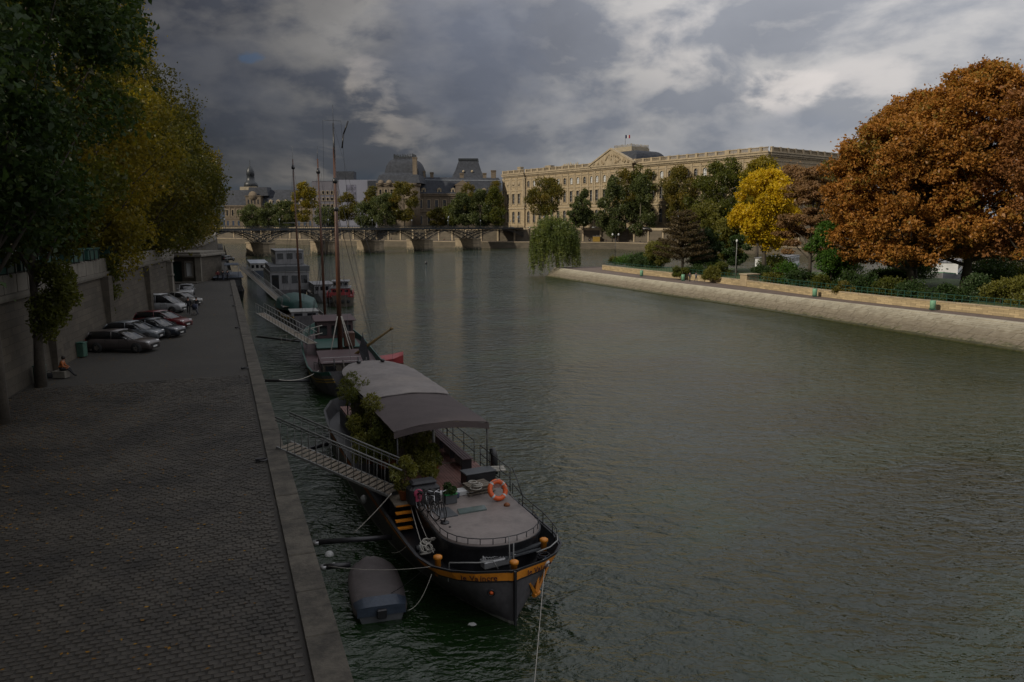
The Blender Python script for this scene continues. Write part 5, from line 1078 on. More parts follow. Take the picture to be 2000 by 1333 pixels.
# ------------------------------------------------------------------ cars
M['glass_dark'] = mat('glass_dark', (0.012, 0.013, 0.015), 0.06, 0.1, 1.0, spec=0.8)
M['chrome'] = mat('chrome', (0.45, 0.45, 0.46), 0.25, 0.1, 2, metal=1.0)
M['lamp_glass'] = mat('lamp_glass', (0.5, 0.5, 0.5), 0.15, 0.1, 2)
M['tail_red'] = mat('tail_red', (0.3, 0.01, 0.01), 0.2, 0.1, 2)
def paint(name, c): 
    m = mat(name, c, 0.28, 0.06, 1.0); m.node_tree.nodes['Principled BSDF'].inputs['Coat Weight'].default_value = 0.5; return m
def car(loc, rz, style, pm, label, L=4.5, W=1.78, H=1.48, group='cars parked on the quay'):
    o = thing('parked_car' if style != 'van' else 'parked_van', loc, rz, label, 'car' if style != 'van' else 'van', group)
    hw = W/2
    prof = {  # x along the length (nose at +), belt height, bonnet/boot height
     'estate': [(-.50, .62, .86), (-.485, .9, .93), (-.3, .93, .95), (.0, .92, .93), (.17, .90, .92), (.30, .86, .90), (.44, .74, .80), (.497, .58, .66), (.50, .5, .55)],
     'hatch': [(-.50, .60, .84), (-.48, .9, .96), (-.3, .93, .96), (.0, .92, .94), (.17, .90, .92), (.32, .86, .90), (.45, .72, .78), (.497, .58, .64), (.50, .5, .55)],
     'sedan': [(-.50, .60, .86), (-.48, .88, .95), (-.32, .92, .97), (.0, .91, .93), (.17, .88, .91), (.32, .84, .88), (.45, .72, .78), (.497, .58, .64), (.50, .5, .55)],
     'van': [(-.50, .60, .95), (-.49, .98, 1.02), (-.3, 1.0, 1.04), (.0, 1.0, 1.03), (.2, .98, 1.02), (.33, .92, .99), (.45, .80, .88), (.497, .60, .70), (.50, .5, .56)]}[style]
    b = MB(); rings = []
    for x, zs, zt in prof:
        e = abs(x)*2; k = 1 - .16*max(0, e - .75)/.25*1.0
        w_ = hw*k; X = x*L
        rings.append([(X, -w_*.90, .22), (X, -w_, .40), (X, -w_, .62), (X, -w_*.975, min(zs, zt)), (X, -w_*.86, zt), (X, 0, zt + .025), (X, w_*.86, zt), (X, w_*.975, min(zs, zt)), (X, w_, .62), (X, w_, .40), (X, w_*.90, .22)])
    b.loft(rings, True, True, True); body = b.build('body', pm, o)
    gh = {'estate': [(-.475, .93, .60), (-.43, 1.40, .80), (-.2, H, .84), (.02, H, .82), (.27, .92, .70)], 'hatch': [(-.49, .95, .62), (-.40, 1.38, .80), (-.2, H, .84), (.04, H - .02, .82), (.30, .92, .70)],
          'sedan': [(-.40, .95, .62), (-.24, 1.36, .78), (-.1, H, .82), (.06, H - .03, .8), (.28, .90, .70)], 'van': [(-.495, 1.0, .80), (-.485, H - .06, .86), (-.3, H, .88), (.05, H, .84), (.36, .98, .70)]}[style]
    b = MB(); rings = []
    for x, z, k in gh:
        X = x*L; rings.append([(X, -hw*.9, .90 if z > 1.2 else z - .03), (X, -hw*k, z - .05), (X, -hw*k*.8, z), (X, 0, z + .02), (X, hw*k*.8, z), (X, hw*k, z - .05), (X, hw*.9, .90 if z > 1.2 else z - .03)])
    b.loft(rings, True, True, True); b.build('cabin', M['glass_dark'], o)
    # roof skin and pillars in body colour
    b = MB(); roof = []
    for x, z, k in gh[1:-1]: X = x*L; roof.append([(X, -hw*k*.97, z - .045), (X, -hw*k*.8, z + .02), (X, 0, z + .045), (X, hw*k*.8, z + .02), (X, hw*k*.97, z - .045), (X, 0, z - .02)])
    b.loft(roof, True, True, True); b.build('roof', pm, o)
    xa, za, ka = gh[-1]; xb, zb, kb = gh[-2]
    for sy in (-1, 1):
        b = MB(); b.tube([(xa*L, sy*hw*.88, za - .02), (xb*L, sy*hw*kb*.97, zb - .03)], .035, 5); xc, zc, kc = gh[0]; xd, zd, kd = gh[1]
        b.tube([(xc*L, sy*hw*.9, zc - .02), (xd*L, sy*hw*kd*.97, zd - .03)], .05, 5); b.tube([(-.08*L, sy*hw*.925, .92), (-.08*L, sy*hw*.84, H - .05)], .035, 5)
        if style == 'van': b.box((-.29*L, sy*hw*.895, 1.28), (.37*L, .06, .62))
        b.build('pillar', pm, o)
    wr = .31
    for x in (-.30, .31):
        for sy in (-1, 1):
            b = MB(); b.lathe([(wr*.62, -.105), (wr*.94, -.10), (wr, -.06), (wr, .06), (wr*.94, .10), (wr*.62, .105)], c=(0, 0, 0), n=18, axis='y'); wo_ = b.build('wheel', M['rubber'], o, (x*L, sy*(hw - .09), wr))
            b = MB(); b.lathe([(.02, sy*.09), (wr*.6, sy*.105), (wr*.6, sy*.02)], n=14, axis='y')
            for q in range(5): a = q*1.2566; b.box((math.cos(a)*wr*.3, sy*.112, math.sin(a)*wr*.3), (.05 + abs(math.cos(a))*wr*.45, .015, .05 + abs(math.sin(a))*wr*.45))
            b.build('rim', M['chrome'], wo_)
    for sy in (-1, 1):
        b = MB(); b.box((.462*L, sy*hw*.66, .70), (.22, .34, .13), bev=.04); b.build('headlight', M['lamp_glass'], o)
        b = MB(); b.box((-.492*L, sy*hw*.74, .80), (.08, .22, .24), bev=.03); b.build('tail_light', M['tail_red'], o)
        b = MB(); b.box((.17*L, sy*(hw + .08), .98), (.12, .2, .13), bev=.04); b.build('mirror', pm, o)
    b = MB(); b.box((.499*L, 0, .50), (.05, hw*1.1, .12)); b.build('grille', M['rubber'], o)
    for sy in (-1, 1):   # door seams and handles
        for q in (-.17, .045, .19): b = MB(); b.box((q*L, sy*(hw - .012), .66), (.012, .03, .5)); b.build('door_seam', M['rubber'], o)
        for q in (-.13, .08): b = MB(); b.box((q*L, sy*(hw - .01), .84), (.16, .035, .03)); b.build('door_handle', pm, o)
    b = MB(); b.box((.507*L, 0, .38), (.02, .5, .11)); b.build('number_plate', M['white_paint'], o)
    b = MB()
    for sy in (-1, 1):
        for q in (-.30, .31): b.lathe([(.385, -.03), (.385, .03)], c=(q*L, sy*(hw - .028), .33), n=16, axis='y')
    b.build('wheel_arch', M['rubber'], o)
    return o
P_ = {k: paint('paint_' + k, c) for k, c in dict(taupe=(0.055, 0.046, 0.044), silver=(0.085, 0.095, 0.105), navy=(0.018, 0.022, 0.030), red=(0.085, 0.007, 0.010), white=(0.24, 0.245, 0.25), champagne=(0.14, 0.135, 0.125), bright_red=(0.30, 0.012, 0.016), black=(0.012, 0.012, 0.013)).items()}
def at_q(px, py, dx=0.0, dy_=0.0): p = G(px, py, QZ); return (p.x + dx, p.y + dy_, QZ)
car(at_q(233, 688, 0, .6), R(-4), 'estate', P_['taupe'], 'taupe estate car, nearest in the row of parked cars', 4.65)
car(at_q(262, 668, -.4, .9), R(2), 'hatch', P_['silver'], 'silver hatchback parked just behind the nearest estate car', 4.1)
car(at_q(292, 661, 0, 1.0), R(-4), 'sedan', P_['navy'], 'dark blue car parked between the silver hatchback and the red car', 4.4)
car(at_q(305, 645, 0, 1.4), R(-8), 'estate', P_['red'], 'dark red car with a sloping bonnet parked before the white van', 4.6)
car(at_q(312, 612, 0, .9), R(-5), 'van', P_['white'], 'white delivery van parked on the quay by the tree', 4.5, 1.85, 1.85)
car(at_q(352, 598, 0, .6), R(-14), 'hatch', P_['champagne'], 'pale beige car with its nose toward the walking couple', 4.2)
car(at_q(366, 580, -.4, .8), R(-70), 'hatch', P_['white'], 'small white car facing the camera near the gatehouse', 3.9)
for i, (px, lab) in enumerate(((424, 'small pale car parked far along the quay by the river edge'), (436, 'dark car parked far along the quay under the trees'))):
    car(at_q(px, 509 + i*3, -.5, 4), R(75), 'hatch', P_['silver' if i == 0 else 'black'], lab, 4.2)
car((-36.0, 47.5, 8.3), R(105), 'hatch', P_['bright_red'], 'bright red car on the upper street above the parapet', 4.2, group='cars on the upper street')
car((-38.5, 57.5, 8.3), R(105), 'van', P_['white'], 'white van on the upper street behind the street trees', 4.6, 1.9, 2.0, group='cars on the upper street')
car((-43.2, 74, 8.3), R(105), 'estate', P_['silver'], 'silver car on the upper street above the dark red car', 4.5, group='cars on the upper street')

# ------------------------------------------------------------------ people
M['skin'] = mat('skin', (0.36, 0.20, 0.14), .6, .05); M['hair'] = mat('hair', (0.02, 0.014, 0.01), .7, .2); M['cloth_black'] = mat('cloth_black', (0.014, 0.014, 0.016), .85, .2); M['cloth_navy'] = mat('cloth_navy', (0.02, 0.024, 0.045), .85, .2)
M['cloth_red'] = mat('cloth_red', (0.14, 0.016, 0.02), .85, .2); M['cloth_orange'] = mat('cloth_orange', (0.30, 0.085, 0.02), .85, .2); M['cloth_grey'] = mat('cloth_grey', (0.16, 0.17, 0.18), .85, .2); M['cloth_blue'] = mat('cloth_blue', (0.06, 0.08, 0.13), .85, .2); M['denim'] = mat('denim', (0.03, 0.035, 0.055), .85, .2); M['cloth_tan'] = mat('cloth_tan', (0.25, 0.22, 0.19), .85, .2)
def figure_mesh(pose, top, legs, key):
    """one skinned body grown along a posed skeleton; clothes by region"""
    J = dict(pelvis=(0, 0, .95), chest=(0, 0, 1.28), neck=(0, .01, 1.47), head=(0, .02, 1.60), crown=(0, .02, 1.70),
             hl=(-.10, 0, .92), kl=(-.11, .02, .50), al=(-.11, -.02, .09), tl=(-.12, .15, .045), hr=(.10, 0, .92), kr=(.11, .02, .50), ar=(.11, -.02, .09), tr=(.12, .15, .045),
             sl=(-.19, 0, 1.40), el=(-.24, -.02, 1.13), wl=(-.24, .06, .90), fl=(-.24, .10, .80), sr=(.19, 0, 1.40), er=(.24, -.02, 1.13), wr=(.24, .06, .90), fr=(.24, .10, .80))
    if pose == 'walk':
        J.update(kl=(-.10, .20, .52), al=(-.10, .26, .10), tl=(-.10, .42, .06), kr=(.10, -.04, .50), ar=(.10, -.30, .15), tr=(.10, -.20, .05), el=(-.25, -.12, 1.14), wl=(-.23, -.12, .93), fl=(-.22, -.08, .84), er=(.25, .08, 1.14), wr=(.22, .24, .98), fr=(.20, .31, .92))
    if pose == 'push':
        J.update(kl=(-.10, .18, .52), al=(-.10, .22, .10), tl=(-.10, .38, .06), kr=(.10, -.04, .50), ar=(.10, -.30, .15), tr=(.10, -.20, .05), el=(-.24, .08, 1.16), wl=(-.18, .34, 1.06), fl=(-.15, .43, 1.03), er=(.24, .08, 1.16), wr=(.18, .34, 1.06), fr=(.15, .43, 1.03))
    if pose == 'sit':
        J = {k: (v[0], v[1], v[2] - .42) for k, v in J.items()}
        J.update(kl=(-.13, .44, .52), al=(-.12, .62, .12), tl=(-.12, .76, .06), kr=(.13, .44, .50), ar=(.14, .74, .16), tr=(.14, .88, .12), chest=(0, .08, .84), neck=(0, .16, 1.02), head=(0, .21, 1.13), crown=(0, .22, 1.23), sl=(-.19, .12, .96), sr=(.19, .12, .96), el=(-.25, .18, .70), wl=(-.14, .38, .62), fl=(-.08, .44, .60), er=(.25, .18, .70), wr=(.14, .38, .62), fr=(.08, .44, .60))
    names = list(J); rad = dict(pelvis=.155, chest=.165, neck=.062, head=.098, crown=.07, hl=.10, hr=.10, kl=.068, kr=.068, al=.048, ar=.048, tl=.04, tr=.04, sl=.072, sr=.072, el=.05, er=.05, wl=.036, wr=.036, fl=.034, fr=.034)
    E_ = [('pelvis', 'chest'), ('chest', 'neck'), ('neck', 'head'), ('head', 'crown'), ('pelvis', 'hl'), ('hl', 'kl'), ('kl', 'al'), ('al', 'tl'), ('pelvis', 'hr'), ('hr', 'kr'), ('kr', 'ar'), ('ar', 'tr'), ('chest', 'sl'), ('sl', 'el'), ('el', 'wl'), ('wl', 'fl'), ('chest', 'sr'), ('sr', 'er'), ('er', 'wr'), ('wr', 'fr')]
    me = bpy.data.meshes.new('rig'); me.from_pydata([J[n_] for n_ in names], [(names.index(a), names.index(c)) for a, c in E_], [])
    ob = bpy.data.objects.new('rig', me); COL.objects.link(ob); ob.modifiers.new('s', 'SKIN'); sk = me.skin_vertices[0].data
    for i, n_ in enumerate(names): sk[i].radius = (rad[n_], rad[n_]*(.72 if n_ in ('pelvis', 'chest') else 1)); 
    sk[0].use_root = True; sm = ob.modifiers.new('u', 'SUBSURF'); sm.levels = 1; sm.render_levels = 1
    dg = bpy.context.evaluated_depsgraph_get(); res = bpy.data.meshes.new_from_object(ob.evaluated_get(dg)); bpy.data.objects.remove(ob)
    res.name = 'body'; res.materials.clear()
    for mm in (M['skin'], top, legs, M['rubber']): res.materials.append(mm)
    segs = {'head': 0, 'crown': 0, 'neck': 0, 'fl': 0, 'fr': 0, 'chest': 1, 'sl': 1, 'sr': 1, 'el': 1, 'er': 1, 'wl': 1, 'wr': 1, 'pelvis': 2, 'hl': 2, 'hr': 2, 'kl': 2, 'kr': 2, 'al': 2, 'ar': 2, 'tl': 3, 'tr': 3}
    pv_ = [(Vector(J[n_]), segs[n_]) for n_ in names] + [((Vector(J['pelvis']) + Vector(J['chest']))/2, 1), ((Vector(J['kl']) + Vector(J['hl']))/2, 2), ((Vector(J['kr']) + Vector(J['hr']))/2, 2), ((Vector(J['kl']) + Vector(J['al']))/2, 2), ((Vector(J['kr']) + Vector(J['ar']))/2, 2)]
    for p in res.polygons:
        p.material_index = min(pv_, key=lambda q: (q[0] - p.center).length)[1]; p.use_smooth = True
    return res, J
_fig = {}
def person(loc, rz, pose, top, legs, label, hair='hair', group=None, s=1.0, hood=False):
    k = (pose, top, legs)
    if k not in _fig: _fig[k] = figure_mesh(pose, M[top], M[legs], k)
    me, J = _fig[k]; o = thing('person', loc, rz, label, 'person', group); o.scale = (s, s, s); mesh_obj('body', me, None, o)
    h = J['head']; b = MB(); b.lathe([(.02, .15), (.075, .135), (.112, .08), (.118, .02), (.10, -.05)], c=(0, 0, 0), n=12); b.build('hair', M[hair], o, (h[0], h[1] - .022, h[2] + .012))
    b = MB(); b.box((0, 0, 0), (.028, .035, .04), bev=.01); b.build('nose', M['skin'], o, (h[0], h[1] + .10, h[2] - .01))
    return o
M['bin_green'] = mat('bin_green', (0.035, 0.085, 0.06), .7, .3, 2.0)
sp_ = at_q(120, 738)
o = thing('stone_block', sp_, 0, 'low stone block under the seated person', 'block'); b = MB(); b.box((0, 0, .21), (.75, .55, .42), bev=.03); b.build('block', M['parapet'], o)
person((sp_[0], sp_[1], QZ), R(-75), 'sit', 'cloth_orange', 'cloth_black', 'person in an orange top sitting on a stone block under the leaning tree')
o = thing('shoulder_bag', (sp_[0] - .55, sp_[1] - .25, QZ), .3, 'dark bag on the ground beside the seated person', 'bag'); b = MB(); b.box((0, 0, .17), (.45, .25, .32), bev=.08); b.build('bag_body', M['cloth_black'], o); b = MB(); b.torus((0, 0, .32), .14, .015, 12, 5, Matrix.Rotation(math.pi/2, 3, 'X')); b.build('strap', M['cloth_black'], o)
p = at_q(369, 614); person(p, R(200), 'walk', 'cloth_black', 'cloth_black', 'person in black walking beside the one with the pushchair')
p2 = at_q(385, 614); person(p2, R(185), 'push', 'cloth_black', 'denim', 'person in dark clothes pushing a small pushchair')
o = thing('pushchair', (p2[0] + .12, p2[1] - .75, QZ), R(185), 'small dark pushchair pushed by the walking couple', 'pushchair')
b = MB(); b.box((0, .05, .55), (.40, .45, .12), bev=.04); b.box((0, -.2, .75), (.40, .10, .45), bev=.04); b.build('seat', M['cloth_black'], o)
b = MB(); b.lathe([(.26, -.2), (.26, .2)], c=(0, -.02, .85), n=10, axis='x'); b.build('hood', M['cloth_navy'], o)
b = MB()
for sx in (-.2, .2): b.tube([(sx, -.35, 1.02), (sx, -.1, .6), (sx, .3, .12)], .014, 5); b.tube([(sx, .1, .6), (sx, -.28, .12)], .014, 5)
b.tube([(-.2, -.35, 1.02), (.2, -.35, 1.02)], .016, 5); b.build('frame', M['grey_metal'], o)
for sx in (-.2, .2):
    for sy in (-.28, .3): b = MB(); b.lathe([(.1, -.015), (.1, .015)], n=10, axis='x'); b.build('wheel', M['rubber'], o, (sx, sy, .1))
for px, top, legs, lab, rz in ((426, 'cloth_red', 'cloth_black', 'person in dark red walking far along the quay', 190), (436, 'cloth_black', 'denim', 'person in black walking in the middle of the far quay trio', 10), (445, 'cloth_navy', 'cloth_black', 'person in dark clothes at the river edge of the far quay trio', 185)):
    person(at_q(px, 549), R(rz), 'walk', top, legs, lab)
p = G(1347, 551, 1.94); person(tuple(p), R(160), 'walk', 'cloth_navy', 'cloth_black', 'person in a dark coat walking on the island promenade')
p = G(1359, 551, 1.94); person(tuple(p), R(195), 'walk', 'cloth_grey', 'denim', 'person in a pale grey jacket walking on the island promenade')
# bin or sitter at the far bank
ppl = [(703, 'walk'), (760, 'stand'), (833, 'walk'), (865, 'sit'), (878, 'stand'), (905, 'walk'), (925, 'stand'), (1149, 'walk'), (1180, 'walk'), (1200, 'stand'), (1206, 'walk'), (1252, 'sit'), (850, 'stand'), (975, 'walk')]
cols = ['cloth_black', 'cloth_navy', 'cloth_grey', 'cloth_red', 'cloth_blue']
where = ['left of the second bridge pier', 'near the third bridge pier', 'between the third and fourth piers', 'sitting low between the bridge piers', 'right of the low sitter under the bridge', 'left of the fourth pier', 'by the fourth pier', 'just right of the willow', 'middle of the open quay right of the willow', 'beside the lamp right of the willow', 'right of the lamp post beyond the willow', 'sitting on the far wall above the island bushes', 'under the middle of the footbridge', 'near the bridge abutment']
def bankY(px): 
    for (x0, y0), (x1, y1) in zip(NB, NB[1:]):
        for k in range(40):
            x, y = x0 + (x1 - x0)*k/40, y0 + (y1 - y0)*k/40
            if 1000 + 1500*x/y >= px: return x, y
    return x1, y1
for i, (px, pose) in enumerate(ppl):
    x, y = bankY(px); d_ = 2.5 + (i*37 % 8); person((x, y + d_, 3.35), random.uniform(0, 6), pose, cols[i % 5], cols[(i*3 + 1) % 2], 'tiny figure on the far lower quay, ' + where[i], group='people on the far lower quay')

# ------------------------------------------------------------------ quay furniture
GH = thing('stone_gatehouse', (-53.9, 119.5, QZ), math.atan2(.05, 1), 'low stone gatehouse with a flat roof and dark archway on the quay', 'gatehouse')
b = MB(); wall_grid(b, 5.6, 0, 3.9, [(.25, 2.6, 0, 3.2), (3.2, 4.2, .9, 3.0)], .5); b.add([(5.6, 0, 0), (5.2, 11, 0), (5.2, 11, 3.9), (5.6, 0, 3.9)], [(0, 1, 2, 3)]); b.build('wall', M['quay_wall_stone'], GH)
b = MB(); b.box((2.5, 5.2, 4.1), (6.9, 11.8, .4), bev=.08); b.box((2.5, 5.2, 4.45), (6.3, 11.2, .35)); b.build('roof_slab', M['parapet'], GH)
b = MB(); b.box((1.4, 1.0, 1.6), (2.4, .1, 3.2)); b.build('archway', M['stall_green'], GH)
b = MB(); b.box((3.7, -.06, 3.1), (1.3, .16, .22)); b.box((3.7, -.06, .8), (1.3, .2, .18)); b.box((3.12, -.06, 1.95), (.16, .16, 2.2)); b.box((4.28, -.06, 1.95), (.16, .16, 2.2)); b.build('window_frame', M['parapet'], GH); b = MB(); b.box((3.7, .35, 1.95), (1.0, .04, 2.1)); b.build('pane', M['window_blind'], GH)
b = MB(); b.box((5.2, -.12, 1.95), (.9, .4, 3.9)); b.box((.0, -.12, 1.95), (.5, .4, 3.9)); b.build('corner_pilaster', M['parapet'], GH)
b = MB(); b.box((3.5, -1.6, .06), (4.6, 2.6, .16), bev=.03); b.build('step', M['coping'], GH)
o = thing('stone_gate_pillar', (*G(333, 590, QZ)[:2], QZ), R(14), 'tall pale stone pillar at the foot of the quay stairs', 'pillar'); b = MB(); b.box((0, 0, 2.3), (.9, .9, 4.6), bev=.03); b.build('shaft', M['parapet'], o); b = MB(); b.box((0, 0, 4.7), (1.15, 1.15, .3), bev=.05); b.box((0, 0, 3.1), (1.05, 1.05, .25), bev=.04); b.build('cap', M['parapet'], o)
o = thing('quay_staircase', (*G(300, 590, QZ)[:2], QZ), R(14), 'dark stone staircase climbing from the quay to the street', 'stairs')
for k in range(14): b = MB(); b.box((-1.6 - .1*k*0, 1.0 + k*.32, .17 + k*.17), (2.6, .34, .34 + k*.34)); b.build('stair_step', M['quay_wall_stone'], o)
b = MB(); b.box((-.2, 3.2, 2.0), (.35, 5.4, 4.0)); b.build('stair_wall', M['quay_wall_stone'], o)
# green booksellers' boxes on the parapet
for i, y in enumerate((33.0, 36.6, 40.2, 43.8, 47.4, 53, 57, 63, 69)):
    x, a = wall_x(y); lab = ['first dark green stall box on the parapet at the left edge', 'second green stall box left of the leaning trunk', 'green stall box behind the leaning trunk', 'green stall box just right of the leaning trunk', 'green stall box below the red car', 'green stall box left of the golden tree trunk', 'green stall box behind the golden tree trunk', 'green stall box above the dark red car', 'farthest green stall box on the parapet'][i]
    o = thing('stall_box', (x - .15, y, 9.42), a, lab, 'stall box', 'green stall boxes on the parapet'); b = MB(); b.box((0, 0, .42), (.85, 3.1, .72), bev=.03); b.build('box_body', M['stall_green'], o); b = MB(); b.box((0, 0, .85), (1.0, 3.2, .10), bev=.03); b.build('lid', M['stall_green'], o)
    for q in (-1.2, 0, 1.2): b = MB(); b.box((.46, q, .35), (.05, .07, .75)); b.build('bracket', M['black_paint'], o)
def bin_(loc, lab, grp, mm='pale_green', s=1.0):
    o = thing('litter_bin', loc, 0, lab, 'litter bin', grp); b = MB(); b.lathe([(.20*s, .15*s), (.27*s, .2*s), (.29*s, .95*s), (.25*s, 1.0*s)], n=14); b.build('basket', M[mm], o); b = MB(); b.box((0, .3*s, .55*s), (.08, .08, 1.1*s)); b.box((0, 0, .1*s), (.5*s, .5*s, .12*s)); b.build('post', M['rail_green'], o)
for px, py, lab in ((1253, 540, 'leftmost green litter bin against the low garden wall'), (1334, 549, 'green litter bin on the promenade just left of the two walkers'), (1591, 580, 'green litter bin on the promenade below the pinkish chestnut'), (1821, 606, 'green litter bin on the promenade below the orange clump')):
    p = G(px, py, 1.94); bin_(tuple(p), lab, 'litter bins on the promenade', s=1.15)
for px, py, lab in ((62, 752, 'dull green bin against the wall left of the leaning trunk'), (137, 700, 'dull green bin by the wall behind the seated person')):
    p = G(px, py, QZ) + Vector((.55 if px > 100 else .2, .5, 0)); o = thing('quay_bin', tuple(p), 0, lab, 'bin', 'bins by the embankment wall'); b = MB(); b.box((0, 0, .48), (.5, .5, .95), bev=.06); b.build('bin_body', M['bin_green'], o); b = MB(); b.box((0, 0, .98), (.55, .55, .08), bev=.03); b.build('lid', M['rail_green'], o)
# railing and lamp at the island tip
p = G(1192, 516, 1.9); o = thing('tip_railing', (p.x, p.y, 1.9), R(-12), 'short dark railing near the island tip', 'railing'); b = MB()
for k in range(12): b.tube([(-1.8 + k*.33, 0, 0), (-1.8 + k*.33, 0, 1.2)], .03, 4)
b.tube([(-1.8, 0, 1.2), (1.85, 0, 1.2)], .04, 4); b.build('bars', M['rail_green'], o)
person((p.x + 1.6, p.y + .8, 1.95), R(100), 'stand', 'cloth_black', 'cloth_black', 'person in dark clothes standing by the tip railing', s=.95)
for px, py, hh, lab in ((1201, 520, 7.2, 'thin lamp post near the island tip'), (1436, 545, 6.6, 'pale thin post in the island garden below the round tree')):
    p = G(px, py, 2.5); o = thing('garden_lamp', tuple(p), 0, lab, 'lamp post'); b = MB(); b.tube([(0, 0, 0), (0, 0, hh)], [.08, .05], 6); b.build('post', M['pale_metal' if px > 1300 else 'black_paint'], o); b = MB(); b.box((0, 0, hh), (1.5 if px < 1300 else .4, .12, .1)); b.build('arm', M['black_paint'], o)
    for sx in ((-.7, .7) if px < 1300 else (0,)): b = MB(); b.lathe([(.05, .3), (.2, .1), (.16, -.2), (.04, -.25)], c=(sx, 0, hh + .1), n=8); b.build('lantern', M['window_blind'], o)
for i, px in enumerate((870, 1010, 1060, 1140, 1330)):
    x, y = bankY(px); o = thing('bank_lamp', (x, y + 14.5, 9.5), 0, ['dark lamp post on the far street behind the footbridge', 'dark lamp post at the footbridge end', 'dark lamp post before the palace left end', 'dark lamp post right of the willow top', 'dark lamp post before the right palace wing'][i], 'street lamp', 'lamp posts on the far street'); b = MB(); b.tube([(0, 0, 0), (0, 0, 6)], [.14, .08], 6); b.build('post', M['bridge_iron'], o); b = MB(); b.lathe([(.1, 6), (.4, 6.3), (.34, 7.0), (.05, 7.3)], n=8); b.build('lantern', M['zinc'], o)
# cars and vans on the far street, only their upper halves over the parapet
for i in range(9):
    px = 1000 + i*34; x, y = bankY(px); car((x, y + 19 + (i % 2)*3, 9.5), R(-25), ('hatch', 'sedan', 'van')[i % 3], P_[('white', 'silver', 'white', 'black', 'champagne')[i % 5]], ['white hatchback by the footbridge end, half behind the parapet', 'silver saloon on the far street left of the plane tree', 'white van on the far street under the round plane tree', 'black hatchback on the far street behind the willow top', 'beige saloon on the far street above the willow', 'white van on the far street right of the willow', 'silver hatchback on the far street by the poplars', 'white saloon on the far street between the poplars', 'black van on the far street below the pediment'][i], 4.3, group='cars on the far street')
# yellow hut on the far quay
x, y = bankY(1166); o = thing('yellow_hoarding', (x, y + 11, 3.35), 0, 'small yellow site box against the far embankment wall', 'site box'); b = MB(); b.box((0, 0, 1.4), (3.6, 1.6, 2.8), bev=.05); b.build('box_body', M['gold'], o); b = MB(); b.box((0, 0, 2.9), (3.8, 1.8, .15)); b.build('roof', M['zinc'], o)
# ------------------------------------------------------------------ boats
def prof(ht, hw_, zt, z):
    return hw_ + (ht - hw_)*(max(z, 0)/zt)**.85
def hull(parent, st, m_out, m_in=None, deck_z=None, deck_m=None, wall=.09, name='hull'):
    """st: stations (y, half width top, half width waterline, z top); bow at small y"""
    b = MB(); rings = []
    for y, ht, hw_, zt in st:
        L_ = [(-prof(ht, hw_, zt, zt*f), y, zt*f) for f in (1, .85, .7, .55, .4, .25, .12, 0)] + [(-hw_*.75, y, -.5)]
        rings.append(L_ + [(-x, yy, z) for x, yy, z in L_[::-1]])
    NR = len(rings[0])
    b.loft(rings, False, False, True)
    b.add([rings[-1][i] for i in range(NR)], [tuple(range(NR))]); b.add([rings[0][i] for i in range(NR)], [tuple(range(NR))[::-1]])
    h = b.build(name, m_out, parent)
    dz = deck_z if deck_z is not None else -0.1
    b = MB(); L1, L2, Rr1, Rr2, DL, DR = [], [], [], [], [], []
    for y, ht, hw_, zt in st:
        w2 = max(.01, ht - wall); yy = y + (wall if y == st[0][0] else 0)
        d_ = dz if deck_z is not None else zt - .02
        wd = max(.01, prof(ht, hw_, zt, d_) - wall); L1.append((-ht, y, zt)); L2.append((-w2, yy, zt)); DL.append((-wd, yy, d_)); DR.append((wd, yy, d_)); Rr2.append((w2, yy, zt)); Rr1.append((ht, y, zt))
    b.loft([L1, L2, DL], False, False); b.loft([Rr1, Rr2, DR], False, False); b.build('bulwark', m_in or m_out, parent)
    b = MB(); b.loft([DL, DR], False, False); b.build('deck', deck_m or m_out, parent)
    return h
def hull_strip(parent, st, z0, z1, out, m, name, y0=-99, y1=99):
    """a band on both sides following the sheer; z measured down from the top edge"""
    o = None
    for sg in (-1, 1):
        b = MB(); rings = []
        for y, ht, hw_, zt in st:
            if y < y0 or y > y1: continue
            X = lambda z: prof(ht, hw_, zt, min(z, zt))
            za, zb = zt - z0, zt - z1
            rings.append([(sg*(X(za) + out), y - (out if y <= st[0][0] + .01 else 0), za), (sg*(X(zb) + out), y - (out if y <= st[0][0] + .01 else 0), zb), (sg*(X(zb) - .03), y, zb), (sg*(X(za) - .03), y, za)])
        b.loft(rings, True, True); o = b.build(name, m, parent)
    return o
def densify(st, n=3):
    out = []
    for a, c in zip(st, st[1:]):
        for k in range(n): out.append(tuple(a[i] + (c[i] - a[i])*k/n for i in range(4)))
    return out + [st[-1]]
def rail_line(name, parent, pts, h_, m, r_=.018, bars=1, step=1, label=None):
    b = MB(); pts = [Vector(p) for p in pts]
    for q in range(bars + 1): b.tube([p + Vector((0, 0, h_*(1 - q/(bars + 1)*1.0))) for p in pts], r_, 5)
    for p in pts[::step]: b.tube([p, p + Vector((0, 0, h_))], r_, 5)
    return b.build(name, m, parent)
def rope(name, p0, p1, sag, label, r_=.018, m='rope', n=14, group=None):
    p0, p1 = Vector(p0), Vector(p1); o = thing(name, tuple(p0), 0, label, 'rope', group); b = MB()
    b.tube([(p1 - p0)*(k/n) - Vector((0, 0, 4*sag*(k/n)*(1 - k/n))) for k in range(n + 1)], r_, 5); b.build('line', M[m], o); return o
TH = R(22)
BO = Vector((0.28 - .32*math.cos(TH), 22.16 - .32*math.sin(TH), 0))
def BL_(x, y, z=0.0):
    """barge frame to world: x to starboard of the picture, y from bow to stern"""
    return BO + Vector((x*math.cos(TH) - y*math.sin(TH), x*math.sin(TH) + y*math.cos(TH), z))
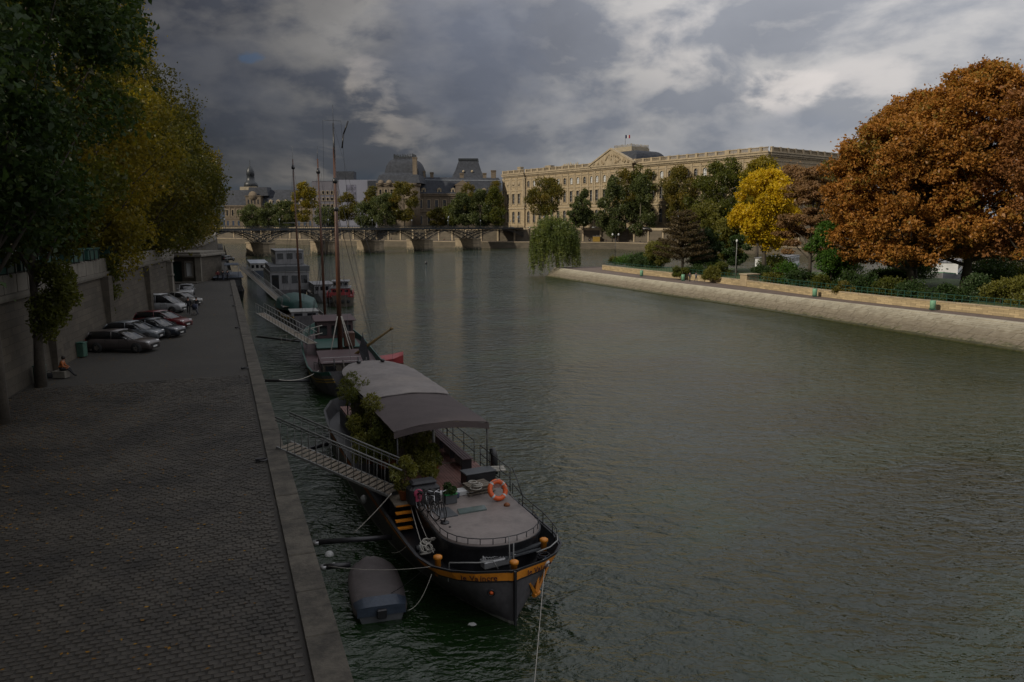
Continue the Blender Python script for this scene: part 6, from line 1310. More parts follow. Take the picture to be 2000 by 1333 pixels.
def BI(px, py, z):
    p = G(px, py, z) - BO; return Vector((p.x*math.cos(TH) + p.y*math.sin(TH), -p.x*math.sin(TH) + p.y*math.cos(TH), z))
barge = thing('barge', tuple(BO), TH, 'black houseboat barge with an orange band, beige foredeck and long canopy, nearest the camera', 'barge')
st = [(-.25, .05, .02, 1.72), (-.12, .50, .10, 1.72), (.1, 1.15, .22, 1.71), (.5, 1.75, .42, 1.69), (1.1, 2.20, .68, 1.66), (2.0, 2.42, 1.05, 1.63), (3.2, 2.46, 1.40, 1.60), (4.8, 2.48, 1.80, 1.56), (7, 2.48, 2.12, 1.52), (10, 2.48, 2.30, 1.50), (15, 2.48, 2.35, 1.48), (20, 2.45, 2.2, 1.50), (23, 2.2, 1.6, 1.58), (25, 1.5, .7, 1.66), (25.9, .5, .1, 1.70)]
ST = densify(st, 3)
hull(barge, ST, M['hull_black'], M['black_paint'], .95, M['black_paint'])
hull_strip(barge, ST, .035, .30, .025, M['orange'], 'orange_band', -9, 6.5)
hull_strip(barge, ST, .035, .30, .022, M['rust_orange'], 'rusty_band', 6.2, 26)
hull_strip(barge, ST, -.03, .045, .035, M['black_paint'], 'gunwale'); hull_strip(barge, ST, .30, .35, .03, M['black_paint'], 'rubbing_strake')
# pale weathered line at the waterline
b = MB()
for sg in (-1, 1): b.loft([[(sg*(prof(ht, hw_, zt, z) + .012), y - (.02 if y < 0 else 0), z) for z in (-.03, .06, .13 + .03*math.sin(y*9))] for y, ht, hw_, zt in ST], False, False)
b.build('waterline_band', mat('scuffed_paint', (0.22, 0.22, 0.20), .8, .6, 4.5, .3, 8), barge)
b = MB(); b.box((0, -.30, .86), (.07, .10, 1.72)); b.build('stem_bar', M['black_paint'], barge)
# painted name on both bows
def lettering(txt, size, loc, rot, parent, m, name='name_lettering'):
    cu = bpy.data.curves.new(name, 'FONT'); cu.body = txt; cu.size = size; cu.extrude = .004; cu.offset = .004; cu.align_x = 'CENTER'; ob = bpy.data.objects.new('t', cu); COL.objects.link(ob)
    dg = bpy.context.evaluated_depsgraph_get(); me = bpy.data.meshes.new_from_object(ob.evaluated_get(dg)); bpy.data.objects.remove(ob); me.name = name
    me.materials.clear(); o = mesh_obj(name, me, m, parent, loc, rot); return o
M['letter_dark'] = mat('letter_dark', (0.05, 0.012, 0.018), .5, .1)
def band_pose(sg, y, drop):
    for a, c in zip(ST, ST[1:]):
        if a[0] <= y <= c[0]: k = (y - a[0])/(c[0] - a[0]); ht = a[1] + (c[1] - a[1])*k; zt = a[3] + (c[3] - a[3])*k; hm = ht*.62 + (a[2] + (c[2] - a[2])*k)*.38; break
    tx, ty = sg*(c[1] - a[1]), c[0] - a[0]
    kk = drop/(zt*.45); X = ht + (hm - ht)*kk + .045
    return Vector((sg*X, y - .02, zt - drop)), math.atan2(ty, tx)
# letters set one by one so that they follow the curved bow
def bow_text(txt, sg, y_start, size):
    # walk along the gunwale curve from y_start outward
    pts = [Vector((sg*ht, y)) for y, ht, hw_, zt in ST]; 
    s_list = [0]
    for a, c in zip(pts, pts[1:]): s_list.append(s_list[-1] + (c - a).length)
    w_ = {'i': .26, 'l': .26, ' ': .34, 'r': .36, 'V': .62, 'L': .5}
    order = txt[::-1] if sg < 0 else txt; s0 = y_start
    for ch in order:
        adv = w_.get(ch, .52)*size*1.08; sc = s0 + adv/2; s0 += adv
        if ch == ' ': continue
        i = max(j for j in range(len(s_list)) if s_list[j] <= sc); i = min(i, len(ST) - 2); k = (sc - s_list[i])/(s_list[i + 1] - s_list[i]); a, c = ST[i], ST[i + 1]
        ht = a[1] + (c[1] - a[1])*k; y = a[0] + (c[0] - a[0])*k; zt = a[3] + (c[3] - a[3])*k; hm = ht*.62 + (a[2] + (c[2] - a[2])*k)*.38
        dirv = Vector((sg*(c[1] - a[1]), c[0] - a[0], 0)).normalized()
        drop = .25; hw2 = a[2] + (c[2] - a[2])*k; X = prof(ht, hw2, zt, zt - drop)
        # reading direction runs left to right seen from ahead
        rd = -dirv if sg < 0 else dirv; ang = math.atan2(rd.y, rd.x); nrm = Vector((rd.y, -rd.x, 0)); loc = Vector((sg*X, y, zt - drop)) + nrm*.09
        lean_ = math.atan2((ht - prof(ht, hw2, zt, zt*.8))*abs(dirv.y) + .0, zt*.2)
        lettering(ch, size, tuple(loc), (math.pi/2 + lean_, 0, ang), barge, M['letter_dark'], 'name_letter')
bow_text('le Vaincre', -1, .52, .25); bow_text('le Vaincre', 1, .42, .25)
# anchor pocket, hawse eye and stowed orange anchor on the picture-right bow
def bow_pt(sg, y, z, out=.03):
    for a, c in zip(ST, ST[1:]):
        if a[0] <= y <= c[0]:
            k = (y - a[0])/(c[0] - a[0]); ht, hw_, zt = (a[i] + (c[i] - a[i])*k for i in (1, 2, 3)); 
            X = prof(ht, hw_, zt, z); t_ = Vector((sg*(c[1] - a[1]), c[0] - a[0], 0)).normalized(); n_ = Vector((t_.y, -t_.x, 0))*(1 if sg > 0 else 1)
            n_ = Vector((sg*abs(n_.x), -abs(n_.y), 0)); return Vector((sg*X, y, z)) + n_*out, n_
p, n_ = bow_pt(-1, .02, 1.02); b = MB(); b.torus(tuple(p), .10, .03, 14, 6, n_.to_track_quat('Z', 'Y').to_matrix()); b.build('hawse_ring', M['black_paint'], barge)
b = MB(); q = p + n_*.01; b.lathe([(.01, -.02), (.075, 0), (.01, .03)], c=(0, 0, 0), n=10); o = b.build('hawse_plug', M['life_orange'], barge, tuple(q), n_.to_track_quat('Z', 'Y').to_euler())
p, n_ = bow_pt(1, .35, 1.30, .09); p2, _ = bow_pt(1, .30, .62, .16); b = MB()
b.tube([tuple(p + Vector((0, 0, .1))), tuple(p2)], [.045, .06], 6, smooth=False); t_ = Vector((-n_.y, n_.x, 0))
b.tube([tuple(p2 - Vector((0, 0, .02))), tuple(p2 + t_*.16 + Vector((0, 0, .62)))], [.09, .03], 4, smooth=False); b.tube([tuple(p2 - Vector((0, 0, .02))), tuple(p2 - t_*.34 + Vector((0, 0, .48)))], [.09, .045], 4, smooth=False); b.tube([tuple(p2 - t_*.13), tuple(p2 + t_*.17)], .08, 6, smooth=False)
b.build('anchor', M['orange'], barge)
# foredeck house: black coaming with beige crowned roof
ZR = 1.92
def cabin_outline(off=0.0, n=26):
    out = []
    for k in range(n + 1):
        a = math.pi*k/n; cx, hw_ = .34, 1.78 - off; out.append((cx - hw_*math.cos(a)*(1 if True else 1), 3.35 - (2.05 - off)*max(0, math.sin(a))**.72))
    return out
oc = cabin_outline(); end_y = 6.3
def full(ol, e): return ol + [(ol[-1][0], e), (ol[0][0], e)]
b = MB(); b.prism(full(cabin_outline(.06), end_y), .95, ZR - .1); b.build('cabin_side', M['black_paint'], barge)
b = MB(); b.prism(full(oc, end_y), ZR - .1, ZR, full(cabin_outline(.05), end_y)); b.build('cabin_roof', M['cream_deck'], barge)
b = MB(); b.prism(full(cabin_outline(-.025), end_y), ZR - .17, ZR - .06); b.build('roof_edge_trim', M['black_paint'], barge)
rp = [(x, y, ZR - .02) for x, y in cabin_outline(.05)[1::2]] ; rail_line('roof_rail', barge, [(oc[0][0] + .05, 4.4, ZR)] + rp + [(oc[-1][0] - .05, 4.4, ZR)], .20, M['black_paint'], .016, bars=0)
b = MB(); pts = [BI(*p_, ZR) for p_ in ((893, 997), (946, 989), (951, 997), (897, 1006))]; b.prism([(p_.x, p_.y) for p_ in pts], ZR - .01, ZR + .05); b.build('skylight', mat('skylight_glass', (0.10, 0.13, 0.12), .15, .1), barge)
b = MB(); pts = [BI(*p_, ZR) for p_ in ((842, 997), (875, 992), (895, 1008), (861, 1014))]; b.prism([(p_.x, p_.y) for p_ in pts], ZR - .01, ZR + .035); b.build('deck_mat', M['grey_plastic'], barge)
p = BI(990, 988, ZR); b = MB(); b.lathe([(.11, 0), (.12, .04), (.06, .1), (.01, .12)], c=tuple(p), n=10); b.build('roof_vent', M['rust_orange'], barge)
for px, py in ((865, 1024), (879, 1030)): p = BI(px, py, ZR); b = MB(); b.lathe([(.05, 0), (.03, .03)], c=tuple(p), n=8); b.build('deck_cleat', M['black_paint'], barge)
# terrace of red-brown boards
YT0, YT1 = 6.35, 22.3; x = -1.35
while x < 2.3:
    b = MB(); b.box((x, (YT0 + YT1)/2, ZR - .06), (.118, YT1 - YT0, .07)); b.build('deck_board', M['deck_wood'], barge); x += .128
b = MB(); b.box((.45, 14.3, 1.38), (3.8, 15.9, .86)); b.build('terrace_base', M['black_paint'], barge)
b = MB(); b.box((.45, 10.05, ZR - .018), (3.7, .09, .03)); b.build('board_strip', M['weathered_wood'], barge)
b = MB(); b.box((-.1, YT0 - .18, ZR + .09), (1.9, .42, .18), bev=.02); b.build('pale_step', M['white_paint'], barge)
# canopy
YC0, YC1, YCM, ZC = 7.4, 21.6, 12.9, 4.25
xc, hwC = .10, 1.92
def canopy_z(x, y): return ZC + .22*(1 - ((x - xc)/hwC)**2) + (.10 if y > YCM else 0)
def canopy(y0, y1, m, name, lift=0.0, round_end=False, n=14):
    b = MB(); top, bot = [], []
    for i in range(n + 1):
        y = y0 + (y1 - y0)*i/n; k = 1.0
        if round_end: f = max(0, (y - (y1 - 3.6))/3.6); k = math.sqrt(max(.02, 1 - f**2.3))
        row = [(xc + hwC*k*u, y, canopy_z(xc + hwC*k*u*.98, y) + lift - (0.10*(1 - k) if round_end else 0) + .012*math.sin(u*9 + y*5)) for u in [j/8 - 1 for j in range(17)]]
        top.append(row); bot.append([(p_[0], p_[1], p_[2] - .035) for p_ in row])
    b.loft(top, False, False, True); b.loft(bot, False, False, True)
    b.loft([[r_[0] for r_ in top], [r_[0] for r_ in bot]], False, False); b.loft([[r_[-1] for r_ in top], [r_[-1] for r_ in bot]], False, False); b.loft([top[0], bot[0]], False, False); b.loft([top[-1], bot[-1]], False, False)
    return b.build(name, m, barge)
canopy(YCM - .2, YC1, M['canvas_white'], 'white_awning', .06, True, 26); canopy(YC0, YCM, M['canvas_brown'], 'brown_awning')
b = MB()
for i in range(13):
    x0, x1 = xc - hwC + i*hwC*2/13, xc - hwC + (i + 1)*hwC*2/13; z0, z1 = canopy_z(x0, 0), canopy_z(x1, 0); b.add([(x0, YC0 - .01, z0 - .03), (x1, YC0 - .01, z1 - .03), (x1, YC0 - .03, z1 - .26), (x0, YC0 - .03, z0 - .26)], [(0, 1, 2, 3)])
b.build('awning_valance', M['canvas_brown'], barge)
for x_, y_, m_, r_ in ((xc + hwC - .05, YC0 + .1, 'black_paint', .03), (xc - hwC + .15, YC0 + .1, 'black_paint', .035), (.45, 9.9, 'pale_metal', .065), (xc + hwC - .05, YCM, 'black_paint', .03), (xc - hwC + .05, YCM, 'black_paint', .03), (xc + hwC - .1, 18, 'black_paint', .03), (xc - hwC + .1, 18, 'black_paint', .03), (.45, 16, 'pale_metal', .05)):
    b = MB(); b.tube([(x_, y_, ZR - .1), (x_, y_, ZC + .05)], r_, 8); b.build('canopy_post', M[m_], barge)
b = MB()
for y_ in (7.5, 9.3, 11.1, 12.9, 15, 17.5, 20): b.tube([(xc + hwC*u*.97, y_, canopy_z(xc + hwC*u, y_) - .07) for u in (-1, -.5, 0, .5, 1)], .025, 5)
for u in (-.97, .97): b.tube([(xc + hwC*u, y_, ZC - .04) for y_ in (7.5, 12.9, 18.2)], .03, 5)
b.build('awning_frame', M['grey_metal'], barge)
for x_ in (-.6, .7): b = MB(); b.lathe([(.09, 0), (.13, .05), (.13, .12), (.02, .16)], c=(x_, 20.6, ZC + .35), n=8); b.build('awning_vent', M['black_paint'], barge)
# deck saloon under the canopy (timber planks) and its door
for i in range(12):
    b = MB(); b.box((-1.28 + i*.15, 11.2, ZR + 1.0), (.142, .06, 2.1)); b.build('saloon_board', M['weathered_wood'] if i % 3 else M['bark'], barge)
b = MB(); b.box((-.5, 15.2, ZR + 1.0), (1.7, 7.8, 2.0)); b.build('saloon', M['bark'], barge)
# long slatted bench and rail on the river side
for q in range(4): b = MB(); b.box((1.42 + q*.12, 13.0, ZR + .46), (.10, 8.4, .035)); b.build('bench_slat', M['dusty_red'], barge)
for i in range(6): b = MB(); b.box((1.6, 9.0 + i*1.6, ZR + .22), (.44, .06, .44)); b.build('bench_leg', M['black_paint'], barge)
for i in range(5): b = MB(); b.box((1.62, 9.75 + i*1.6, ZR + .2), (.34, .8, .34), bev=.03); b.build('bench_locker', M['pale_metal'], barge)
pts = [(2.22, y, ZR - .05) for y in (22, 20, 18, 16, 14.4, 12.8, 11.2, 9.8)]; rail_line('side_rail', barge, pts, 1.0, M['black_paint'], .02, bars=1)
pts = [(2.32, y, ZR - .25) for y in (9.3, 8.2, 7.0, 5.9)]; rail_line('side_rail', barge, pts, 1.1, M['black_paint'], .02, bars=2)
pts = [(2.42, 5.9, 1.75), (2.42, 4.9, 1.6), (2.41, 3.9, 1.6), (2.4, 3.0, 1.62), (2.3, 2.0, 1.62), (2.2, 1.45, 1.64)]; rail_line('bow_rail', barge, pts, .42, M['black_paint'], .018, bars=0)
b = MB(); b.tube([(2.42, 5.9, 2.75), (2.42, 5.6, 2.6), (2.42, 4.9, 2.0)], .02, 5); b.build('rail_end', M['black_paint'], barge)
for sg in (-1, 1):
    b = MB(); pts = [(sg*2.2, 1.6, 1.6), (sg*2.16, 1.35, 1.92), (sg*1.9, .75, 1.98), (sg*1.45, .35, 1.99), (sg*.9, .15, 1.99)] if sg > 0 else [(-1.75, .85, 1.2), (-1.7, .85, 1.80), (-.9, .45, 1.83), (-.45, .4, 1.83), (-.25, .5, 1.5)]
    b.tube(pts, .022, 6); b.build('bow_handrail', M['pale_metal'], barge)
# exhaust funnel, black, by the bench end
p = BI(965, 925, ZR); b = MB(); b.tube([(p.x, p.y, ZR), (p.x, p.y, ZR + .75), (p.x - .06, p.y + .05, ZR + 1.05)], [.17, .15, .13], 12); b.build('funnel', M['black_paint'], barge)
# orange bollards, winch, pole
for px, py in ((855, 1094), (1004, 1104), (1062, 1060)):
    p = BI(px, py, 1.62); b = MB(); b.lathe([(.10, -.5), (.10, .02), (.145, .05), (.145, .12), (.10, .15), (.01, .16)], c=(p.x, p.y, 1.62), n=12); b.build('bollard', M['orange'], barge)
p = BI(975, 1098, 1.4); b = MB(); b.box((p.x, p.y + .25, 1.30), (1.0, .30, .26), rz=.1, bev=.04); b.lathe([(.15, -.45), (.19, -.42), (.12, -.3), (.12, .3), (.19, .42), (.15, .45)], c=(p.x, p.y + .45, 1.38), n=12, axis='x'); b.box((p.x + .55, p.y + .5, 1.3), (.2, .5, .5)); b.build('windlass', M['grey_metal'], barge)
b = MB()
for q in range(14): a = q*.45; b.torus((p.x - .5 + q*.085, p.y + .25 + .04*math.sin(a*3), 1.45), .055, .017, 8, 4, Matrix.Rotation(a, 3, 'X'))
b.build('anchor_chain', M['grey_metal'], barge)
for i, (px, py, h_, r_) in enumerate(((997, 1102, 1.0, .018), (1003, 1100, .75, .02))): p = BI(px, py, 1.55); b = MB(); b.tube([(p.x, p.y, .95), (p.x - (.05 if i == 0 else 0), p.y, 1.45 + h_)], r_, 6); b.build('bow_pole', M['pale_metal'], barge)
# tool heap, planks along the cabin front
b = MB(); b.box((1.2, 1.55, 1.52), (1.6, .14, .06), rz=.25); b.box((1.0, 1.42, 1.42), (1.4, .12, .05), rz=.18); b.build('stowed_plank', M['grey_plastic'], barge)
b = MB(); random.seed(4)
for k in range(10): b.torus((1.55 + random.uniform(-.06, .06), 1.1 + random.uniform(-.05, .05), 1.02 + k*.045), .2 + random.uniform(-.03, .02), .022, 14, 5)
b.build('hose_coil', M['black_canvas'], barge)
# orange companion steps at the cabin side
for k in range(4): b = MB(); p = BI(789, 985 + k*15, 1.85 - k*.22); b.box((p.x, p.y, 1.82 - k*.22), (.62, .20, .05)); b.build('companion_step', M['orange'], barge)
b = MB(); b.box((-1.75, 6.6, 1.83), (.8, 1.1, .06)); b.build('side_platform', M['weathered_wood'], barge)
b = MB(); b.box((-1.72, 8.0, 1.4), (.7, 1.4, .8)); b.build('side_locker', M['black_paint'], barge)

# --- loose things on the barge
def on(name, x, y, z, rz, label, cat, group=None): p = BL_(x, y, z); return thing(name, tuple(p), TH + rz, label, cat, group)
pl = BI(972, 976, ZR); o = on('lifebuoy', pl.x, pl.y, ZR + .37, 0, 'orange lifebuoy leaning on the pallet at the foredeck edge', 'lifebuoy')
rm = Matrix.Rotation(R(62), 3, 'X') @ Matrix.Rotation(R(8), 3, 'Y'); b = MB(); b.torus((0, 0, 0), .32, .092, 32, 10, rm); b.build('ring', M['life_orange'], o)
for a in (.7, 2.3, 3.9, 5.5):
    b = MB(); rings = []
    for i in range(4):
        aa = a + (i - 1.5)*.07; ring = []
        for j in range(10): bb = 6.2832*j/10; v = rm @ Vector(((.32 + .096*math.cos(bb))*math.cos(aa), (.32 + .096*math.cos(bb))*math.sin(aa), .096*math.sin(bb))); ring.append(tuple(v))
        rings.append(ring)
    b.loft(rings, True, False, True); b.build('white_band', M['white_paint'], o)
b = MB(); b.tube([tuple(rm @ Vector((-.25, .3, .1))), tuple(rm @ Vector((.1, .4, .12))), tuple(rm @ Vector((.3, .05, .15))), (.55, -.25, -.35)], .013, 5); b.build('grab_line', M['rope'], o)
p = BI(880, 984, ZR); o = on('green_crate', p.x, p.y + .1, ZR, .1, 'dark crate with a bright green lid, holding a plant', 'crate'); b = MB(); b.box((0, 0, .17), (.46, .36, .34), bev=.03, taper=1.05); b.build('crate_body', M['grey_plastic'], o); b = MB(); b.box((0, 0, .37), (.5, .4, .06), bev=.02); b.build('lid', M['green_plastic'], o)
p = BI(897, 976, ZR); o = on('blue_pot', p.x, p.y + .2, ZR, 0, 'tiny blue pot beside the green-lidded crate', 'pot'); b = MB(); b.lathe([(.06, 0), (.09, .18), (.08, .19)], n=10); b.build('pot', M['cloth_blue'], o)
p = BI(940, 966, ZR); o = on('wooden_pallet', p.x, p.y + .35, ZR, .12, 'stack of weathered planks and a pallet behind the lifebuoy', 'pallet')
for k in range(3):
    for q in range(4): b = MB(); b.box((-.02*k, -.3 + q*.19, .07 + k*.12), (1.15 - .1*k, .15, .03), rz=.04*k); b.build('plank', M['weathered_wood'], o)
for q in (-.45, 0, .45): b = MB(); b.box((q, 0, .025), (.1, .7, .05)); b.build('bearer', M['weathered_wood'], o)
p = BI(968, 945, ZR); o = on('ladder_plank', p.x, p.y + .2, ZR + .42, -.15, 'pale timber boards lying across the crate above the lifebuoy', 'boards')
for q in range(3): b = MB(); b.box((0, q*.17, .05 + q*.02), (.95, .13, .04), rz=-.05*q); b.build('board', M['rope'], o)
p = BI(925, 950, ZR); o = on('storage_chest', p.x - .05, p.y + .1, ZR, .08, 'black deck chest with a dull top beside the boards', 'chest'); b = MB(); b.box((.35, .15, .24), (1.25, .6, .48), bev=.03); b.build('chest_body', M['black_paint'], o); b = MB(); b.box((.35, .15, .51), (1.32, .66, .06), bev=.02); b.build('lid', M['grey_plastic'], o)
p = BI(975, 975, ZR); o = on('coiled_rope', p.x - .75, p.y + .55, ZR + .35, 0, 'heap of rope and branches on the pallet', 'rope'); b = MB()
for k in range(7): b.torus((random.uniform(-.1, .1), random.uniform(-.1, .1), .03 + k*.035), .17 + random.uniform(-.05, .05), .02, 14, 5)
b.build('coil', M['rope'], o)
p = BI(835, 992, ZR); o = on('covered_barbecue', p.x - .05, p.y + .4, ZR, .05, 'black canvas cover over a bulky barbecue behind the bicycles', 'covered barbecue'); b = MB(); b.box((0, 0, .40), (1.15, .62, .8), bev=.14, taper=1); b.box((0, 0, .86), (.95, .5, .16), bev=.07); b.build('cover', M['black_canvas'], o)
o = on('pink_bag', p.x - .32, p.y + .02, ZR + .36, 0, 'pink bag hanging on the front of the black cover', 'bag'); b = MB(); b.lathe([(.05, -.03), (.17, -.02), (.17, .03), (.05, .04)], c=(0, 0, .2), n=14, axis='y'); b.box((0, 0, .05), (.22, .06, .3), bev=.03); b.build('bag_body', M['pink_fabric'], o); b = MB(); b.box((0, -.045, .13), (.03, .02, .24)); b.build('zip', M['black_paint'], o)
def bicycle(x, y, rz, frame_m, label, lean=.1):
    o = on('bicycle', x, y, ZR, rz, label, 'bicycle', 'bicycles on the foredeck'); o.rotation_euler = (lean, 0, TH + rz) if False else (0, lean, TH + rz)
    for k, yy in enumerate((-.52, .52)):
        b = MB(); b.torus((0, 0, 0), .325, .016, 28, 6, Matrix.Rotation(math.pi/2, 3, 'Y')); w_ = b.build('wheel', M['rubber'], o, (0, yy, .34)); b = MB(); b.torus((0, 0, 0), .30, .010, 24, 5, Matrix.Rotation(math.pi/2, 3, 'Y'))
        for q in range(12): a = q*math.pi/6; b.tube([(0, 0, 0), (0, .3*math.cos(a), .3*math.sin(a))], .0035, 3)
        b.build('rim', M['chrome'], w_)
    b = MB(); bb = (0, .03, .30); seat = (0, .20, .84); head = (0, -.38, .86); rear = (0, .52, .34); front = (0, -.52, .34)
    for a, c, r_ in ((bb, seat, .018), (bb, (0, -.36, .72), .02), ((0, .17, .70), (0, -.37, .82), .016), (bb, rear, .012), ((0, .19, .76), rear, .010), (head, front, .016)): b.tube([a, c], r_, 6)
    b.build('frame', M[frame_m], o)
    b = MB(); b.tube([(-.27, -.26, 1.0), (-.20, -.36, 1.03), (0, -.40, .98), (.20, -.36, 1.03), (.27, -.26, 1.0)], .014, 6); b.tube([(0, -.40, .98), (0, -.38, .84)], .014, 6); b.build('handlebar', M['chrome'], o)
    b = MB(); b.box((0, .24, .89), (.15, .26, .05), bev=.025); b.build('saddle', M['rubber'], o)
    b = MB(); b.lathe([(.02, -.01), (.09, -.008), (.09, .008), (.02, .01)], c=(.04, .03, .30), n=14, axis='x'); b.tube([(.06, .03, .30), (.08, .12, .18)], .01, 4); b.build('crank', M['chrome'], o)
    b = MB(); b.box((0, .52, .72), (.12, .36, .02)); b.tube([(0.05, .52, .34), (.05, .45, .72)], .006, 4); b.tube([(-.05, .52, .34), (-.05, .45, .72)], .006, 4); b.build('rack', M['black_paint'], o)
bp = BI(842, 1018, ZR); bicycle(bp.x, bp.y + .5, .25, 'chrome', 'silver city bicycle parked on the foredeck, left of the two', .08); bp = BI(858, 1020, ZR); bicycle(bp.x, bp.y + .55, .18, 'black_paint', 'black bicycle parked right beside the silver one', .06)
p = BI(869, 1022, ZR); o = on('patio_stand', p.x, p.y, ZR, 0, 'thin black pole on a small foot right of the bicycles', 'pole'); b = MB(); b.tube([(0, 0, 0), (-.05, .1, 1.15)], .014, 5); b.build('pole', M['black_paint'], o); b = MB(); b.lathe([(.16, 0), (.15, .04), (.03, .06)], n=12); b.build('foot', M['black_paint'], o)
# plants on the barge
def potplant(x, y, z, h_, r_, n, leaf, label, pot=True, size=.14, kind='oval', name='potted_plant', cat='plant'):
    o = on(name, x, y, z, 0, label, cat)
    C = env_points(kind, 18, r_, .3 if pot else .1, h_); P = clump_points(C, np.full(len(C), r_*.42), n, 1.0); P = P[P[:, 2] > .1]
    me = np_mesh('leaves', leaf_quads(P, size, .32, up_bias=.3), 4); me.materials.append(LM[leaf]); mesh_obj('leaves', me, None, o)
    b = MB()
    for c in C[:9]: b.tube([(0, 0, .1), tuple(Vector(c)*.5 + Vector((0, 0, .1))), tuple(c)], [.02, .012, .006], 4)
    b.build('stem', M['bark'], o)
    if pot: b = MB(); b.lathe([(.16, 0), (.23, .34), (.25, .36), (.2, .33)], n=12); b.build('pot', M['rust_orange'], o)
for (px, py, z, h_, r_, n, lf, lab) in ((722, 905, 1.9, 2.7, 1.0, 5200, 'olive', 'big bright bamboo clump beside the canopy left edge'), (700, 860, 1.9, 3.1, .9, 4200, 'green', 'tall bamboo reaching over the white awning edge'), (748, 915, 1.9, 2.0, .75, 3200, 'green', 'green bush behind the gangway rail'), (765, 905, 1.9, 2.1, .7, 2800, 'olive', 'green climbing plant on the front left canopy post'), (818, 905, 1.95, 1.8, .6, 2600, 'olive', 'tall potted plant with round leaves inside the canopy'), (832, 925, 1.95, .95, .5, 1800, 'olive', 'low yellow-green potted plant at the terrace edge'), (848, 918, 1.95, 1.0, .45, 1600, 'green', 'small green plant at the foot of the pale post'), (790, 975, 1.9, 1.5, .5, 2200, 'olive', 'leafy plant at the end of the gangway'), (878, 965, 2.3, .45, .22, 500, 'deep_green', 'small plant growing in the green-lidded crate'), (838, 945, 1.95, .7, .4, 1200, 'olive', 'small leafy plant right of the black cover')):
    p = BI(px, py, z); potplant(p.x, p.y, z if z != 2.3 else ZR + .3, h_, r_, n, lf, lab, pot=z != 2.3, name='bamboo' if 'bamboo' in lab else 'potted_plant')
# flower bunch and tackle on the left bow
p = BI(838, 1075, 1.2); o = on('rope_heap', p.x, p.y, 1.0, 0, 'pale tangle of rope and canvas on the left side deck', 'rope'); b = MB(); random.seed(8)
for k in range(9): b.torus((random.uniform(-.18, .18), random.uniform(-.2, .2), .08 + k*.06), .13 + random.uniform(-.04, .05), .028, 12, 5, Matrix.Rotation(random.uniform(-.8, .8), 3, 'X'))
b.build('coil', M['rope'], o)
p = BI(821, 1066, 1.3); o = on('mooring_fender', p.x, p.y, 1.2, 0, 'small black and white drum on the left side deck', 'drum'); b = MB(); b.lathe([(.10, -.16), (.12, -.14), (.12, .14), (.10, .16)], n=12, axis='x'); b.build('drum', M['black_paint'], o); b = MB(); b.lathe([(.124, -.05), (.126, 0), (.124, .05)], n=12, axis='x'); b.build('white_ring', M['white_paint'], o)
# white fender on the right bow with its long line, buoys in the water
p = G(1062, 1097, 1.5); o = thing('ball_fender', tuple(p + Vector((.05, -.12, 0))), 0, 'white ball fender hanging at the right bow of the barge', 'fender'); b = MB(); b.lathe([(.01, -.14)] + [(.14*math.cos(a), .14*math.sin(a)) for a in [-1.2 + q*.3 for q in range(9)]] + [(.01, .14)], n=14); b.build('ball', M['white_paint'], o); b = MB(); b.lathe([(.03, .13), (.03, .2)], n=6); b.build('eye', M['cloth_blue'], o)
rope('bow_line', p + Vector((.02, -.16, -.1)), G(1043, 1345, 0), .0, 'long thin line dropping from the right bow to the picture bottom', .012)
for px, py, r_, lab in ((643, 1085, .17, 'round white buoy floating close to the quay'), (652, 1104, .09, 'small white float just below the round buoy'), (922, 1220, .13, 'pale scrap floating in the dark water under the bow'), (925, 1222, .10, 'second pale scrap beside the first under the bow')):
    p = G(px, py, 0); o = thing('float', tuple(p), 0, lab, 'float'); b = MB()
    if 'scrap' in lab: b.add([(-r_, -r_*.5, .015), (r_*.2, -r_*.8, .03), (r_, 0, .02), (r_*.4, r_*.6, .03), (-r_*.7, r_*.5, .02)], [(0, 1, 2, 3, 4)])
    else: b.lathe([(.01, -r_)] + [(r_*math.cos(a), r_*math.sin(a)) for a in [-1.2 + q*.3 for q in range(9)]] + [(.01, r_)], n=14)
    b.build('float_body', M['white_paint'], o)
o = on('side_fender', -2.62, 9.6, .95, 0, 'pale round fender hanging on the quay side of the barge', 'fender'); b = MB(); b.lathe([(.02, -.2), (.13, -.1), (.14, .08), (.02, .2)], n=12); b.build('ball', M['pale_metal'], o)
# gangway from quay to barge
ga, gb_ = Vector((*G(562, 872, 3.28)[:2], 3.28)), BL_(-1.95, 6.9, 2.05)
gv = gb_ - ga; gl = Vector((gv.x, gv.y, 0)).length; gz = math.atan2(gv.y, gv.x); gw = thing('gangway', tuple(ga), gz, 'grey metal gangway with tall barred sides leading from quay to barge', 'gangway')
sl_ = gv.z/gl
def gp(x, y, h_): return (x, y, sl_*x + h_)
for sy in (-.42, .42):
    b = MB(); b.tube([gp(-.2, sy, 0), gp(gl, sy, 0)], .06, 4, smooth=False); b.build('side_beam', M['dark_alloy'], gw)
    b = MB(); b.tube([gp(-.2, sy, 1.22), gp(gl + .6, sy, 1.22)], .035, 6); b.tube([gp(-.2, sy, 1.1), gp(gl, sy, 1.1)], .022, 5); b.build('handrail', M['dark_alloy'], gw)
    k = 0.0
    while k < gl: b = MB(); b.tube([gp(k, sy, 0), gp(k + .04, sy, 1.2)], .014, 4); b.build('baluster', M['dark_alloy'], gw); k += .34
k = 0
while k < gl: b = MB(); b.box((k, 0, sl_*k + .03), (.22, .8, .03)); b.build('tread', M['weathered_wood'], gw); k += .24
